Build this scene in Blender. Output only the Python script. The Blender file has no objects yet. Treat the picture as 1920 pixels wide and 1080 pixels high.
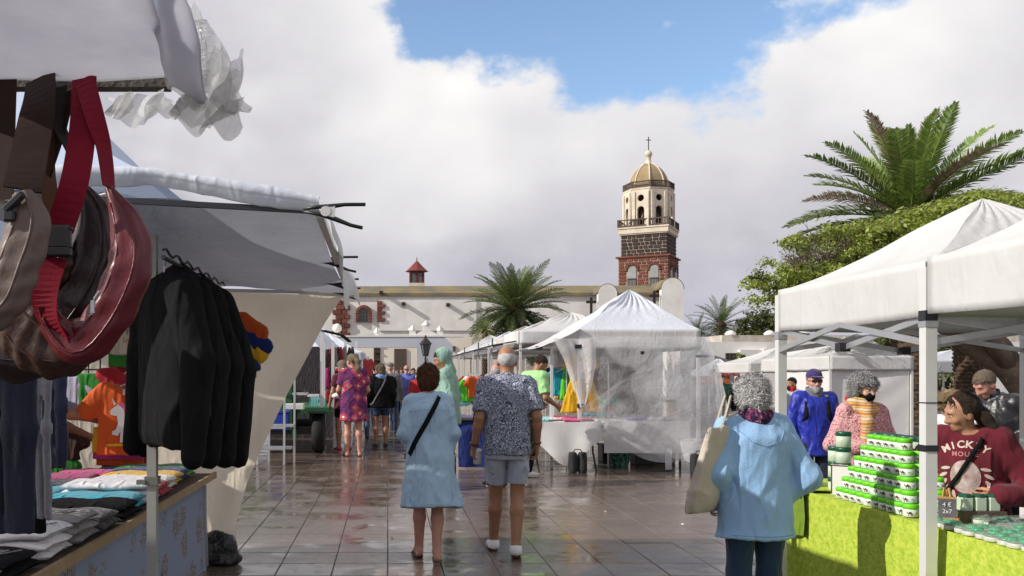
import bpy, bmesh, math, random
import numpy as np
from mathutils import Vector, Matrix, noise as mnoise
R = math.radians
random.seed(7)
rng = np.random.RandomState(11)
SC = bpy.context.scene
COL = SC.collection
# ------------------------------------------------------------------ camera
H = 1.5            # eye height
F = 1700.0         # focal length in photo pixels (1920 wide)
cam_d = bpy.data.cameras.new("camera")
cam = bpy.data.objects.new("camera", cam_d); COL.objects.link(cam)
cam.location = (0, 0, H); cam.rotation_euler = (R(90), 0, 0)
cam_d.sensor_width = 36.0; cam_d.lens = 36.0 * F / 1920
cam_d.shift_x = (960 - 727) / 1920.0      # the photo is an off-centre crop: street axis at x=727
cam_d.shift_y = (700 - 540) / 1920.0      # horizon below the middle, verticals stay vertical
cam_d.clip_start = 0.05; cam_d.clip_end = 3000
SC.camera = cam
# ------------------------------------------------------------------ light
SUN_DIR = Vector((-0.84, -0.22, 0.51)).normalized()     # towards the sun
sun_el = math.asin(SUN_DIR.z); sun_az = math.atan2(SUN_DIR.x, SUN_DIR.y)
sd = bpy.data.lights.new("sun", 'SUN'); sd.energy = 3.5; sd.angle = R(0.6); sd.color = (1.0, 0.94, 0.86)
so = bpy.data.objects.new("sun", sd); COL.objects.link(so)
so.rotation_euler = (-SUN_DIR).to_track_quat('-Z', 'Y').to_euler(); so.location = (-30, -5, 40)
W = bpy.data.worlds.new("World"); SC.world = W; W.use_nodes = True
def world_nodes():
    nt = W.node_tree; N = nt.nodes; L = nt.links; N.clear()
    out = N.new('ShaderNodeOutputWorld')
    sky = N.new('ShaderNodeTexSky'); sky.sky_type = 'NISHITA'; sky.sun_disc = False
    sky.sun_elevation = sun_el; sky.sun_rotation = sun_az
    sky.air_density = 1.0; sky.dust_density = 0.4; sky.ozone_density = 2.0
    b1 = N.new('ShaderNodeBackground'); b1.inputs[1].default_value = 0.15
    L.new(sky.outputs[0], b1.inputs[0])
    tc = N.new('ShaderNodeTexCoord'); D = tc.outputs['Generated']
    def vm(op, a, b=None):
        n = N.new('ShaderNodeVectorMath'); n.operation = op
        for i, s in enumerate((a, b)):
            if s is None: continue
            if isinstance(s, (tuple, list)): n.inputs[i].default_value = s
            else: L.new(s, n.inputs[i])
        return n
    def ma(op, a, b=None, c=None, cl=False):
        n = N.new('ShaderNodeMath'); n.operation = op; n.use_clamp = cl
        for i, s in enumerate((a, b, c)):
            if s is None: continue
            if isinstance(s, (int, float)): n.inputs[i].default_value = s
            else: L.new(s, n.inputs[i])
        return n.outputs[0]
    def mr(v, a, b, c, d):
        n = N.new('ShaderNodeMapRange'); n.interpolation_type = 'SMOOTHSTEP'
        L.new(v, n.inputs[0])
        for i, s in enumerate((a, b, c, d)): n.inputs[i + 1].default_value = s
        return n.outputs[0]
    def noi(vec, sc, det, ro, dist=0.0):
        n = N.new('ShaderNodeTexNoise'); L.new(vec, n.inputs['Vector'])
        n.inputs['Scale'].default_value = sc; n.inputs['Detail'].default_value = det
        n.inputs['Roughness'].default_value = ro; n.inputs['Distortion'].default_value = dist
        return n.outputs[0]
    st = vm('MULTIPLY', D, (1, 1, 1.5)).outputs[0]
    n1 = noi(st, 4.2, 12, 0.56)              # billows
    n2 = noi(vm('ADD', st, (5.1, 2.7, 1.3)).outputs[0], 1.25, 3, 0.5)     # weather-scale gaps
    n3 = noi(vm('ADD', st, (1.7, 9.2, 4.4)).outputs[0], 9.0, 9, 0.6)
    n4 = noi(vm('ADD', st, (8.7, 0.2, 3.4)).outputs[0], 3.0, 3, 0.5)
    # a gap in the cloud deck: lens shaped region of directions
    def lens(px, py, rx, rz):
        c = Vector(((px - 727) / F, 1, (700 - py) / F)).normalized()
        q = vm('SUBTRACT', D, tuple(c)).outputs[0]
        q = vm('MULTIPLY', q, (1 / rx, 0.4 / rx, 1 / rz)).outputs[0]
        return vm('LENGTH', q).outputs['Value']
    l1 = lens(1180, -150, .268, .165)
    l2 = lens(830, 20, .085, .07)
    lm = ma('MINIMUM', l1, ma('ADD', l2, 0.22))
    edge = ma('ADD', lm, ma('MULTIPLY', ma('SUBTRACT', n1, 0.5), 2.0))
    edge = ma('ADD', edge, ma('MULTIPLY', ma('SUBTRACT', n3, 0.5), 0.6))
    m1 = mr(edge, 0.80, 1.02, 0, 1)
    m2 = mr(ma('ADD', n2, ma('MULTIPLY', n1, .25)), 0.83, 0.94, 1, 0)  # a few more gaps elsewhere
    wisp = mr(n3, 0.60, 0.80, 0, 0.6)
    mask = ma('MAXIMUM', ma('MULTIPLY', m1, m2), wisp)
    # cloud brightness: bright rims towards the gap, grey bases, billow relief
    rim = mr(edge, 0.85, 2.1, 1, 0)
    val = ma('ADD', ma('MULTIPLY', rim, 0.36), ma('MULTIPLY', mr(n4, .42, .64, 0, 1), 0.22))
    val = ma('ADD', val, ma('MULTIPLY', mr(n1, .40, .66, 0, 1), 0.17))
    cr = N.new('ShaderNodeValToRGB'); L.new(val, cr.inputs[0])
    e = cr.color_ramp.elements
    e[0].position = 0.0; e[0].color = (0.35, 0.345, 0.385, 1)
    e[1].position = 0.62; e[1].color = (0.77, 0.755, 0.74, 1)
    x = e.new(0.18); x.color = (0.49, 0.48, 0.515, 1)
    x = e.new(0.36); x.color = (0.60, 0.59, 0.605, 1)
    # bluish low cloud near the horizon
    sep = N.new('ShaderNodeSeparateXYZ'); L.new(D, sep.inputs[0])
    low = mr(sep.outputs[2], 0.0, 0.16, 0.55, 0)
    mixl = N.new('ShaderNodeMix'); mixl.data_type = 'RGBA'; L.new(low, mixl.inputs[0]); L.new(cr.outputs[0], mixl.inputs[6]); mixl.inputs[7].default_value = (0.46, 0.46, 0.56, 1)
    b2 = N.new('ShaderNodeBackground'); L.new(mixl.outputs[2], b2.inputs[0]); b2.inputs[1].default_value = 1.0
    mx = N.new('ShaderNodeMixShader'); L.new(mask, mx.inputs[0]); L.new(b1.outputs[0], mx.inputs[1]); L.new(b2.outputs[0], mx.inputs[2])
    L.new(mx.outputs[0], out.inputs[0])
world_nodes()
SC.view_settings.view_transform = 'Standard'; SC.view_settings.look = 'None'
SC.view_settings.exposure = 0.42; SC.view_settings.gamma = 1.0; SC.view_settings.use_curve_mapping = False
SC.render.engine = 'CYCLES'
SC.cycles.use_denoising = True; SC.cycles.max_bounces = 6; SC.cycles.transparent_max_bounces = 16
SC.cycles.sample_clamp_indirect = 6.0
SC.cycles.caustics_reflective = False; SC.cycles.caustics_refractive = False

# ------------------------------------------------------------------ helpers
def P(px, py, Y):
    "a point seen at photo pixel (px, py), Y metres down the street"
    return Vector(((px - 727) / F * Y, Y, H - (py - 700) / F * Y))
def X(px, Y): return (px - 727) / F * Y
def Z(py, Y): return H - (py - 700) / F * Y
def G(px, py):
    Y = H * F / (py - 700); return Vector(((px - 727) / F * Y, Y, 0))

def link(o, parent=None):
    COL.objects.link(o)
    if parent is not None: o.parent = parent
    return o
def tag(o, label=None, cat=None, group=None, kind=None):
    if label: o['label'] = label
    if cat: o['category'] = cat
    if group: o['group'] = group
    if kind: o['kind'] = kind
    return o
def thing(name, loc, label, cat, group=None, rz=0.0):
    o = bpy.data.objects.new(name, None); o.empty_display_size = .1
    o.location = loc; o.rotation_euler = (0, 0, rz); link(o)
    return tag(o, label, cat, group)
def mobj(name, me, mat=None, parent=None):
    o = bpy.data.objects.new(name, me)
    if mat is not None and len(me.materials) == 0: me.materials.append(mat)
    return link(o, parent)
def shade(me, on=True):
    me.polygons.foreach_set('use_smooth', [on] * len(me.polygons)); return me
def mesh_np(name, V, Fc, smooth=True):
    me = bpy.data.meshes.new(name)
    me.from_pydata([tuple(v) for v in V], [], [tuple(f) for f in Fc])
    me.update()
    if smooth: shade(me)
    return me
def quads_np(name, V, Q, smooth=True):
    me = bpy.data.meshes.new(name); n = len(Q)
    me.vertices.add(len(V)); me.vertices.foreach_set('co', np.asarray(V, np.float32).ravel())
    me.loops.add(4 * n); me.loops.foreach_set('vertex_index', np.asarray(Q, np.int32).ravel())
    me.polygons.add(n); me.polygons.foreach_set('loop_start', np.arange(0, 4 * n, 4, dtype=np.int32))
    me.update(calc_edges=True)
    if smooth: shade(me)
    return me
def copy_tree(o, parent=None):
    c = o.copy(); link(c)
    c.parent = parent
    for ch in list(o.children):
        k = copy_tree(ch, c); k.matrix_parent_inverse = ch.matrix_parent_inverse.copy()
    return c

class MB:
    "collects boxes, bars, tubes and lathes into one mesh"
    def __init__(s): s.v = []; s.f = []
    def add(s, V, Fc, M=None):
        b = len(s.v)
        for p in V:
            p = Vector(p); s.v.append(M @ p if M is not None else p)
        s.f += [tuple(i + b for i in f) for f in Fc]; return s
    def box(s, c, d, rot=None):
        x, y, z = d[0] / 2, d[1] / 2, d[2] / 2
        V = [(-x, -y, -z), (x, -y, -z), (x, y, -z), (-x, y, -z), (-x, -y, z), (x, -y, z), (x, y, z), (-x, y, z)]
        Fc = [(0, 3, 2, 1), (4, 5, 6, 7), (0, 1, 5, 4), (1, 2, 6, 5), (2, 3, 7, 6), (3, 0, 4, 7)]
        M = Matrix.Translation(Vector(c))
        if rot is not None: M = M @ (rot.to_4x4() if isinstance(rot, Matrix) else Matrix.Rotation(rot, 4, 'Z'))
        return s.add(V, Fc, M)
    def mm(s, a, b):
        a = Vector(a); b = Vector(b); return s.box((a + b) / 2, (abs(b.x - a.x), abs(b.y - a.y), abs(b.z - a.z)))
    def bar(s, a, b, w, h=None):
        a = Vector(a); b = Vector(b); d = b - a; h = h or w
        q = d.to_track_quat('Y', 'Z').to_matrix()
        return s.box((a + b) / 2, (w, d.length, h), q)
    def tube(s, pts, r, n=8, cap=True, flat=1.0, up=None):
        pts = [Vector(p) for p in pts]; m = len(pts)
        rs = r if isinstance(r, (list, tuple)) else [r] * m
        V = []; Fc = []; prev = Vector(up) if up is not None else None
        for i, p in enumerate(pts):
            t = (pts[min(i + 1, m - 1)] - pts[max(i - 1, 0)]).normalized()
            if prev is None: prev = Vector((0, 0, 1)) if abs(t.z) < .9 else Vector((1, 0, 0))
            a = t.cross(prev);
            if a.length < 1e-5: a = t.orthogonal()
            a.normalize(); b = a.cross(t).normalized(); prev = b
            for k in range(n):
                w = 2 * math.pi * k / n
                V.append(p + a * (math.cos(w) * rs[i]) + b * (math.sin(w) * rs[i] * flat))
        for i in range(m - 1):
            for k in range(n):
                k2 = (k + 1) % n
                Fc.append((i * n + k, i * n + k2, (i + 1) * n + k2, (i + 1) * n + k))
        if cap: Fc.append(tuple(range(n))[::-1]); Fc.append(tuple((m - 1) * n + k for k in range(n)))
        return s.add(V, Fc)
    def lathe(s, prof, c=(0, 0, 0), n=16, cap=True, sx=1, sy=1):
        V = []; Fc = []; c = Vector(c); m = len(prof)
        for r, z in prof:
            for k in range(n):
                w = 2 * math.pi * k / n
                V.append(c + Vector((math.cos(w) * r * sx, math.sin(w) * r * sy, z)))
        for i in range(m - 1):
            for k in range(n):
                k2 = (k + 1) % n
                Fc.append((i * n + k, i * n + k2, (i + 1) * n + k2, (i + 1) * n + k))
        if cap: Fc.append(tuple(range(n))[::-1]); Fc.append(tuple((m - 1) * n + k for k in range(n)))
        return s.add(V, Fc)
    def mesh(s, name, smooth=False):
        return mesh_np(name, s.v, s.f, smooth)
    def build(s, name, mat, parent=None, smooth=False, bevel=0):
        me = s.mesh(name, smooth)
        if bevel:
            bm = bmesh.new(); bm.from_mesh(me)
            bmesh.ops.bevel(bm, geom=bm.edges[:], offset=bevel, segments=1, affect='EDGES')
            bm.to_mesh(me); bm.free()
        return mobj(name, me, mat, parent)

def wn(V, freq, seed, octv=3):
    "cheap smooth noise of points (n,3) in -1..1"
    r = np.random.RandomState(seed); V = np.asarray(V, np.float64); o = np.zeros(len(V)); a = 1.0; t = 0
    for k in range(octv):
        f = freq * 1.9 ** k
        for _ in range(3):
            d = r.normal(size=3); d /= np.linalg.norm(d); d2 = r.normal(size=3); d2 /= np.linalg.norm(d2)
            o += a * np.sin(f * (V @ d) + r.rand() * 6.28 + 1.7 * np.sin(f * .7 * (V @ d2) + r.rand() * 6.28))
            t += a
        a *= .55
    return o / t * 1.7

def ridged(V, freq, seed, octv=3):
    "sharp-crested folds, 0..1 minus mean"
    r = np.random.RandomState(seed); o = np.zeros(len(V)); t = 0; a = 1.0
    for k in range(octv):
        n = wn(V, freq * 1.8 ** k, seed * 7 + k, 1); o += a * (1 - np.abs(n)) ** 2; t += a; a *= .5
    o /= t; return o - o.mean()

def sheet(name, fn, nu, nv, mat, parent=None, wr=0.0, freq=6.0, seed=1, fade=None, solid=0.0, wr2=None):
    "cloth grid: fn(u,v)->xyz, wrinkles pushed along the normal"
    u, v = np.meshgrid(np.linspace(0, 1, nu), np.linspace(0, 1, nv), indexing='ij')
    pts = np.array([[tuple(fn(a, b)) for b in np.linspace(0, 1, nv)] for a in np.linspace(0, 1, nu)])
    if wr:
        du = np.gradient(pts, axis=0); dv = np.gradient(pts, axis=1)
        n = np.cross(du, dv); n /= (np.linalg.norm(n, axis=2, keepdims=True) + 1e-9)
        w = wn(pts.reshape(-1, 3), freq, seed).reshape(nu, nv)
        if wr2 is not None: w = w + wr2(u, v) / wr
        if fade is not None: w = w * fade(u, v)
        pts = pts + n * (w * wr)[..., None]
    V = pts.reshape(-1, 3); idx = np.arange(nu * nv).reshape(nu, nv)
    Q = np.stack([idx[:-1, :-1], idx[1:, :-1], idx[1:, 1:], idx[:-1, 1:]], -1).reshape(-1, 4)
    o = mobj(name, quads_np(name, V, Q), mat, parent)
    if solid:
        m = o.modifiers.new('solid', 'SOLIDIFY'); m.thickness = solid; m.offset = 0
    return o
def bil(a, b, c, d):
    a, b, c, d = map(Vector, (a, b, c, d))
    return lambda u, v: (a * (1 - u) + b * u) * (1 - v) + (d * (1 - u) + c * u) * v

def plate(name, outer, holes, depth, mat=None, parent=None, M=None):
    "flat plate in local XY with holes, extruded along z"
    cu = bpy.data.curves.new(name, 'CURVE'); cu.dimensions = '2D'; cu.fill_mode = 'BOTH'; cu.extrude = depth / 2
    for poly in [outer] + list(holes):
        sp = cu.splines.new('POLY'); sp.points.add(len(poly) - 1); sp.use_cyclic_u = True
        for i, p in enumerate(poly): sp.points[i].co = (p[0], p[1], 0, 1)
    t = bpy.data.objects.new('tmp', cu); COL.objects.link(t)
    dg = bpy.context.evaluated_depsgraph_get()
    me = bpy.data.meshes.new_from_object(t.evaluated_get(dg)); me.name = name
    bpy.data.objects.remove(t); bpy.data.curves.remove(cu)
    me.materials.clear()
    if M is not None: me.transform(M)
    o = mobj(name, me, mat, parent)
    return o
def text_mesh(s, size, depth=.004, font_shear=0.0, spacing=1.0, offset=0.0):
    cu = bpy.data.curves.new('text', 'FONT'); cu.body = s; cu.size = size; cu.extrude = depth; cu.align_x = 'CENTER'; cu.align_y = 'CENTER'
    cu.shear = font_shear; cu.space_character = spacing; cu.offset = offset; cu.resolution_u = 3
    t = bpy.data.objects.new('tmp', cu); COL.objects.link(t)
    dg = bpy.context.evaluated_depsgraph_get()
    me = bpy.data.meshes.new_from_object(t.evaluated_get(dg)); me.materials.clear()
    bpy.data.objects.remove(t); bpy.data.curves.remove(cu)
    return me
def arch(cx, z0, w, h, n=10):
    r = w / 2; pts = [(cx - r, z0), (cx + r, z0)]
    for k in range(n + 1):
        a = math.pi * k / n; pts.append((cx + r * math.cos(a), z0 + h - r + r * math.sin(a)))
    return pts
def circ(cx, cz, r, n=16): return [(cx + r * math.cos(2 * math.pi * k / n), cz + r * math.sin(2 * math.pi * k / n)) for k in range(n)]

# ------------------------------------------------------------------ materials
MATS = {}
def mat(name, col, rough=.7, col2=None, nsc=6.0, namt=.5, bump=0.0, bsc=40.0, metal=0.0, spec=.5, trans=0.0, rnd=0.0, sheen=0.0, coords='Object', det=5, coat=0.0, wrinkle=0.0):
    if name in MATS: return MATS[name]
    m = bpy.data.materials.new(name); m.use_nodes = True; nt = m.node_tree; N = nt.nodes; L = nt.links
    b = N['Principled BSDF']; out = N['Material Output']
    b.inputs['Roughness'].default_value = rough; b.inputs['Metallic'].default_value = metal
    b.inputs['Specular IOR Level'].default_value = spec
    if sheen: b.inputs['Sheen Weight'].default_value = sheen
    if coat: b.inputs['Coat Weight'].default_value = coat; b.inputs['Coat Roughness'].default_value = .15
    c1 = (*col, 1); c2 = (*(col2 if col2 else tuple(min(1, x * .72) for x in col)), 1)
    tc = N.new('ShaderNodeTexCoord')
    nz = N.new('ShaderNodeTexNoise'); L.new(tc.outputs[coords], nz.inputs['Vector'])
    nz.inputs['Scale'].default_value = nsc; nz.inputs['Detail'].default_value = det; nz.inputs['Roughness'].default_value = .6
    mr = N.new('ShaderNodeMapRange'); L.new(nz.outputs[0], mr.inputs[0]); mr.inputs[1].default_value = .36; mr.inputs[2].default_value = .68
    mr.inputs[4].default_value = namt
    mx = N.new('ShaderNodeMix'); mx.data_type = 'RGBA'; L.new(mr.outputs[0], mx.inputs[0]); mx.inputs[6].default_value = c1; mx.inputs[7].default_value = c2
    src = mx.outputs[2]
    if rnd:
        oi = N.new('ShaderNodeNewGeometry') if rnd < 0 else N.new('ShaderNodeObjectInfo')
        hv = N.new('ShaderNodeHueSaturation'); q = N.new('ShaderNodeMapRange')
        L.new(oi.outputs['Random Per Island' if rnd < 0 else 'Random'], q.inputs[0]); q.inputs[3].default_value = 1 - abs(rnd); q.inputs[4].default_value = 1 + abs(rnd)
        L.new(q.outputs[0], hv.inputs['Value']); L.new(src, hv.inputs['Color']); src = hv.outputs[0]
    L.new(src, b.inputs['Base Color'])
    if bump:
        n2 = N.new('ShaderNodeTexNoise'); L.new(tc.outputs[coords], n2.inputs['Vector']); n2.inputs['Scale'].default_value = bsc; n2.inputs['Detail'].default_value = 4
        bp = N.new('ShaderNodeBump'); bp.inputs['Strength'].default_value = bump; bp.inputs['Distance'].default_value = .02
        L.new(n2.outputs[0], bp.inputs['Height']); L.new(bp.outputs[0], b.inputs['Normal'])
        if wrinkle:
            mp = N.new('ShaderNodeMapping'); L.new(tc.outputs[coords], mp.inputs[0]); mp.inputs['Scale'].default_value = (13, 13, 4.2); mp.inputs['Rotation'].default_value = (0, R(14), 0)
            n3 = N.new('ShaderNodeTexNoise'); n3.noise_type = 'RIDGED_MULTIFRACTAL'; L.new(mp.outputs[0], n3.inputs['Vector']); n3.inputs['Scale'].default_value = 1.0; n3.inputs['Detail'].default_value = 3; n3.inputs['Distortion'].default_value = .9
            b3 = N.new('ShaderNodeBump'); b3.inputs['Strength'].default_value = wrinkle; b3.inputs['Distance'].default_value = .034; L.new(n3.outputs[0], b3.inputs['Height']); L.new(bp.outputs[0], b3.inputs['Normal']); L.new(b3.outputs[0], b.inputs['Normal'])
    if trans:
        t = N.new('ShaderNodeBsdfTranslucent'); L.new(src, t.inputs[0])
        ms = N.new('ShaderNodeMixShader'); ms.inputs[0].default_value = trans
        L.new(b.outputs[0], ms.inputs[1]); L.new(t.outputs[0], ms.inputs[2]); L.new(ms.outputs[0], out.inputs[0])
    MATS[name] = m; return m
def plastic(name, alpha=.5, col=(.85, .86, .88), rough=.25, bsc=9.0, bump=.6):
    "thin clear polythene: partly see-through, partly milky and glossy"
    if name in MATS: return MATS[name]
    m = bpy.data.materials.new(name); m.use_nodes = True; nt = m.node_tree; N = nt.nodes; L = nt.links
    b = N['Principled BSDF']; out = N['Material Output']
    b.inputs['Base Color'].default_value = (*col, 1); b.inputs['Roughness'].default_value = rough
    tc = N.new('ShaderNodeTexCoord'); nz = N.new('ShaderNodeTexNoise'); L.new(tc.outputs['Object'], nz.inputs['Vector'])
    nz.inputs['Scale'].default_value = bsc; nz.inputs['Detail'].default_value = 6; nz.inputs['Distortion'].default_value = 2.0
    bp = N.new('ShaderNodeBump'); bp.inputs['Strength'].default_value = bump; bp.inputs['Distance'].default_value = .03; L.new(nz.outputs[0], bp.inputs['Height'])
    L.new(bp.outputs[0], b.inputs['Normal'])
    tl = N.new('ShaderNodeBsdfTranslucent'); tl.inputs[0].default_value = (*col, 1)
    ms = N.new('ShaderNodeMixShader'); ms.inputs[0].default_value = .45; L.new(b.outputs[0], ms.inputs[1]); L.new(tl.outputs[0], ms.inputs[2])
    tr = N.new('ShaderNodeBsdfTransparent'); tr.inputs[0].default_value = (.97, .97, .97, 1)
    n2 = N.new('ShaderNodeTexNoise'); L.new(tc.outputs['Object'], n2.inputs['Vector']); n2.inputs['Scale'].default_value = 2.2; n2.inputs['Detail'].default_value = 5; n2.inputs['Distortion'].default_value = 1
    mr = N.new('ShaderNodeMapRange'); L.new(n2.outputs[0], mr.inputs[0]); mr.inputs[1].default_value = .3; mr.inputs[2].default_value = .7
    mr.inputs[3].default_value = max(0, alpha - .2); mr.inputs[4].default_value = min(1, alpha + .2)
    m2 = N.new('ShaderNodeMixShader'); L.new(mr.outputs[0], m2.inputs[0]); L.new(tr.outputs[0], m2.inputs[1]); L.new(ms.outputs[0], m2.inputs[2])
    L.new(m2.outputs[0], out.inputs[0]); MATS[name] = m; return m
def nodes_mat(name):
    m = bpy.data.materials.new(name); m.use_nodes = True; MATS[name] = m
    return m, m.node_tree.nodes, m.node_tree.links, m.node_tree.nodes['Principled BSDF']
# ------------------------------------------------------------------ people
class Field:
    "distance field of smoothly blended limbs, meshed with surface nets"
    def __init__(s, h): s.h = h; s.pr = []; s.post = []
    @staticmethod
    def _inv(M):
        Mi = np.array(M.inverted(), np.float32); return Mi
    def cone(s, a, b, ra, rb, k=.02, flat=None, flatend=False):
        a = np.array(a, np.float32); b = np.array(b, np.float32); r = max(ra, rb)
        ba = b - a; L2 = float(ba @ ba) + 1e-9
        def fn(X, Y, Z):
            x = X - a[0]; y = Y - a[1]; z = Z - a[2]
            t0 = (x * ba[0] + y * ba[1] + z * ba[2]) / L2; t = np.clip(t0, 0, 1)
            dx = x - t * ba[0]; dy = y - t * ba[1]; dz = z - t * ba[2]
            if flat: dx, dy, dz = dx * flat[0], dy * flat[1], dz * flat[2]
            d = np.sqrt(dx * dx + dy * dy + dz * dz) - (ra + (rb - ra) * t)
            return np.maximum(d, (t0 - 1) * L2 ** .5) if flatend else d
        e = r * (1 if not flat else max(1, 1 / min(flat)))
        s.pr.append((fn, np.minimum(a, b) - e, np.maximum(a, b) + e, k)); return s
    def chain(s, pts, rs, k=.02, flat=None):
        for i in range(len(pts) - 1): s.cone(pts[i], pts[i + 1], rs[i], rs[i + 1], k, flat)
        return s
    def ell(s, c, r, k=.02, M=None):
        "ellipsoid; M maps its frame (centre c before M) to the body"
        c = np.array(c, np.float32); r = np.array(r, np.float32); mr = float(r.min())
        if M is None:
            def fn(X, Y, Z):
                q = np.sqrt(((X - c[0]) / r[0]) ** 2 + ((Y - c[1]) / r[1]) ** 2 + ((Z - c[2]) / r[2]) ** 2)
                q2 = np.sqrt(((X - c[0]) / r[0] ** 2) ** 2 + ((Y - c[1]) / r[1] ** 2) ** 2 + ((Z - c[2]) / r[2] ** 2) ** 2) + 1e-6
                return q * (q - 1) / q2
            s.pr.append((fn, c - r, c + r, k)); return s
        Mi = s._inv(M); cw = np.array(M @ Vector(c.tolist()), np.float32); R_ = float(r.max())
        def fn(X, Y, Z):
            x = Mi[0, 0] * X + Mi[0, 1] * Y + Mi[0, 2] * Z + Mi[0, 3] - c[0]
            y = Mi[1, 0] * X + Mi[1, 1] * Y + Mi[1, 2] * Z + Mi[1, 3] - c[1]
            z = Mi[2, 0] * X + Mi[2, 1] * Y + Mi[2, 2] * Z + Mi[2, 3] - c[2]
            q = np.sqrt((x / r[0]) ** 2 + (y / r[1]) ** 2 + (z / r[2]) ** 2)
            q2 = np.sqrt((x / r[0] ** 2) ** 2 + (y / r[1] ** 2) ** 2 + (z / r[2] ** 2) ** 2) + 1e-6
            return q * (q - 1) / q2
        s.pr.append((fn, cw - R_, cw + R_, k)); return s
    def col(s, zs, cx, cy, rx, ry, k=.03, M=None, folds=None):
        "stack of ellipses along z with flat ends"
        zs, cx, cy, rx, ry = [np.array(q, np.float32) * np.ones(len(zs), np.float32) for q in (zs, cx, cy, rx, ry)]
        zf = np.linspace(zs[0], zs[-1], 160); g_ = np.exp(-.5 * (np.arange(-24, 25) / max(1.0, .022 / (zf[1] - zf[0]))) ** 2); g_ /= g_.sum()
        sm = lambda q: np.convolve(np.pad(np.interp(zf, zs, q), 24, mode='reflect', reflect_type='odd'), g_, 'valid')
        cx, cy, rx, ry = sm(cx), sm(cy), np.maximum(sm(rx), .01), np.maximum(sm(ry), .01); zs = zf
        M = M or Matrix.Identity(4); Mi = s._inv(M)
        def fn(X, Y, Z):
            x = Mi[0, 0] * X + Mi[0, 1] * Y + Mi[0, 2] * Z + Mi[0, 3]
            y = Mi[1, 0] * X + Mi[1, 1] * Y + Mi[1, 2] * Z + Mi[1, 3]
            z = Mi[2, 0] * X + Mi[2, 1] * Y + Mi[2, 2] * Z + Mi[2, 3]
            ax = np.interp(z, zs, rx); ay = np.interp(z, zs, ry)
            x = x - np.interp(z, zs, cx); y = y - np.interp(z, zs, cy)
            q = np.sqrt((x / ax) ** 2 + (y / ay) ** 2)
            if folds is not None: q = q + folds(np.arctan2(y / ay, x / ax), z)
            d = (q - 1) * np.minimum(ax, ay)
            return np.maximum(d, np.maximum(zs[0] - z, z - zs[-1]))
        e = np.array([[sx * (abs(cx).max() + rx.max()), sy * (abs(cy).max() + ry.max()), z] for sx in (-1, 1) for sy in (-1, 1) for z in (zs[0], zs[-1])])
        e = np.array([tuple(M @ Vector(q)) for q in e], np.float32)
        s.pr.append((fn, e.min(0) - .03, e.max(0) + .03, k)); return s
    def cut(s, p, n):
        "throw away the side the normal points to"
        p = np.array(p, np.float32); n = np.array(n, np.float32); n = n / np.linalg.norm(n)
        s.post.append(lambda d, X, Y, Z: np.maximum(d, (X - p[0]) * n[0] + (Y - p[1]) * n[1] + (Z - p[2]) * n[2])); return s
    def sub_ell(s, c, r, M=None):
        t = Field(s.h); t.ell(c, r, M=M); fn = t.pr[0][0]
        s.post.append(lambda d, X, Y, Z: np.maximum(d, -fn(X, Y, Z))); return s
    def rough(s, amp, f, seed=0):
        r = np.random.RandomState(seed); ph = r.rand(9) * 6.28
        def fn(d, X, Y, Z):
            a = np.sin(f * X + ph[0] + 2 * np.sin(.6 * f * Y + ph[1])); b = np.sin(f * Y + ph[2] + 2 * np.sin(.7 * f * Z + ph[3])); c = np.sin(f * Z + ph[4] + 2 * np.sin(.55 * f * X + ph[5]))
            return d + amp * (a * b + b * c + c * a) * .6
        s.post.append(fn); return s
    def mesh(s, name='m', scale=1.0, wr=0.0, wfreq=14, seed=1, lap=1):
        h = s.h; lo = np.min([p[1] for p in s.pr], 0) - 3 * h; hi = np.max([p[2] for p in s.pr], 0) + 3 * h
        n = np.ceil((hi - lo) / h).astype(int) + 1
        ax = [(lo[i] + h * np.arange(n[i])).astype(np.float32) for i in range(3)]
        D = np.full(n, 9.0, np.float32)
        for fn, a, b, k in s.pr:
            m = k + 2.5 * h
            i0 = np.maximum(np.floor((a - m - lo) / h).astype(int), 0); i1 = np.minimum(np.ceil((b + m - lo) / h).astype(int) + 1, n)
            sl = tuple(slice(i0[i], i1[i]) for i in range(3))
            Xs = ax[0][sl[0]][:, None, None]; Ys = ax[1][sl[1]][None, :, None]; Zs = ax[2][sl[2]][None, None, :]
            v = fn(Xs, Ys, Zs) + np.zeros(1, np.float32); o = D[sl]
            t = np.clip(.5 + .5 * (o - v) / k, 0, 1)
            D[sl] = o * (1 - t) + v * t - k * t * (1 - t)
        Xf = ax[0][:, None, None]; Yf = ax[1][None, :, None]; Zf = ax[2][None, None, :]
        for f in s.post: D = f(D, Xf, Yf, Zf)
        V, Q = surfnets(D, lo, h)
        if lap: V = laplace(V, Q, lap)
        if wr:
            N_ = vnormals(V, Q); w = 1.5 * ridged(V * np.array([1, 1, .45]), wfreq * .8, seed) + .8 * ridged(V @ np.array([[.8, 0, .6], [0, 1, 0], [-.6, 0, .8]]) * np.array([1.6, 1, .6]), wfreq * .9, seed + 5); V = V + N_ * (w * wr * 1.35)[:, None]
        return quads_np(name, V * scale, Q)
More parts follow.
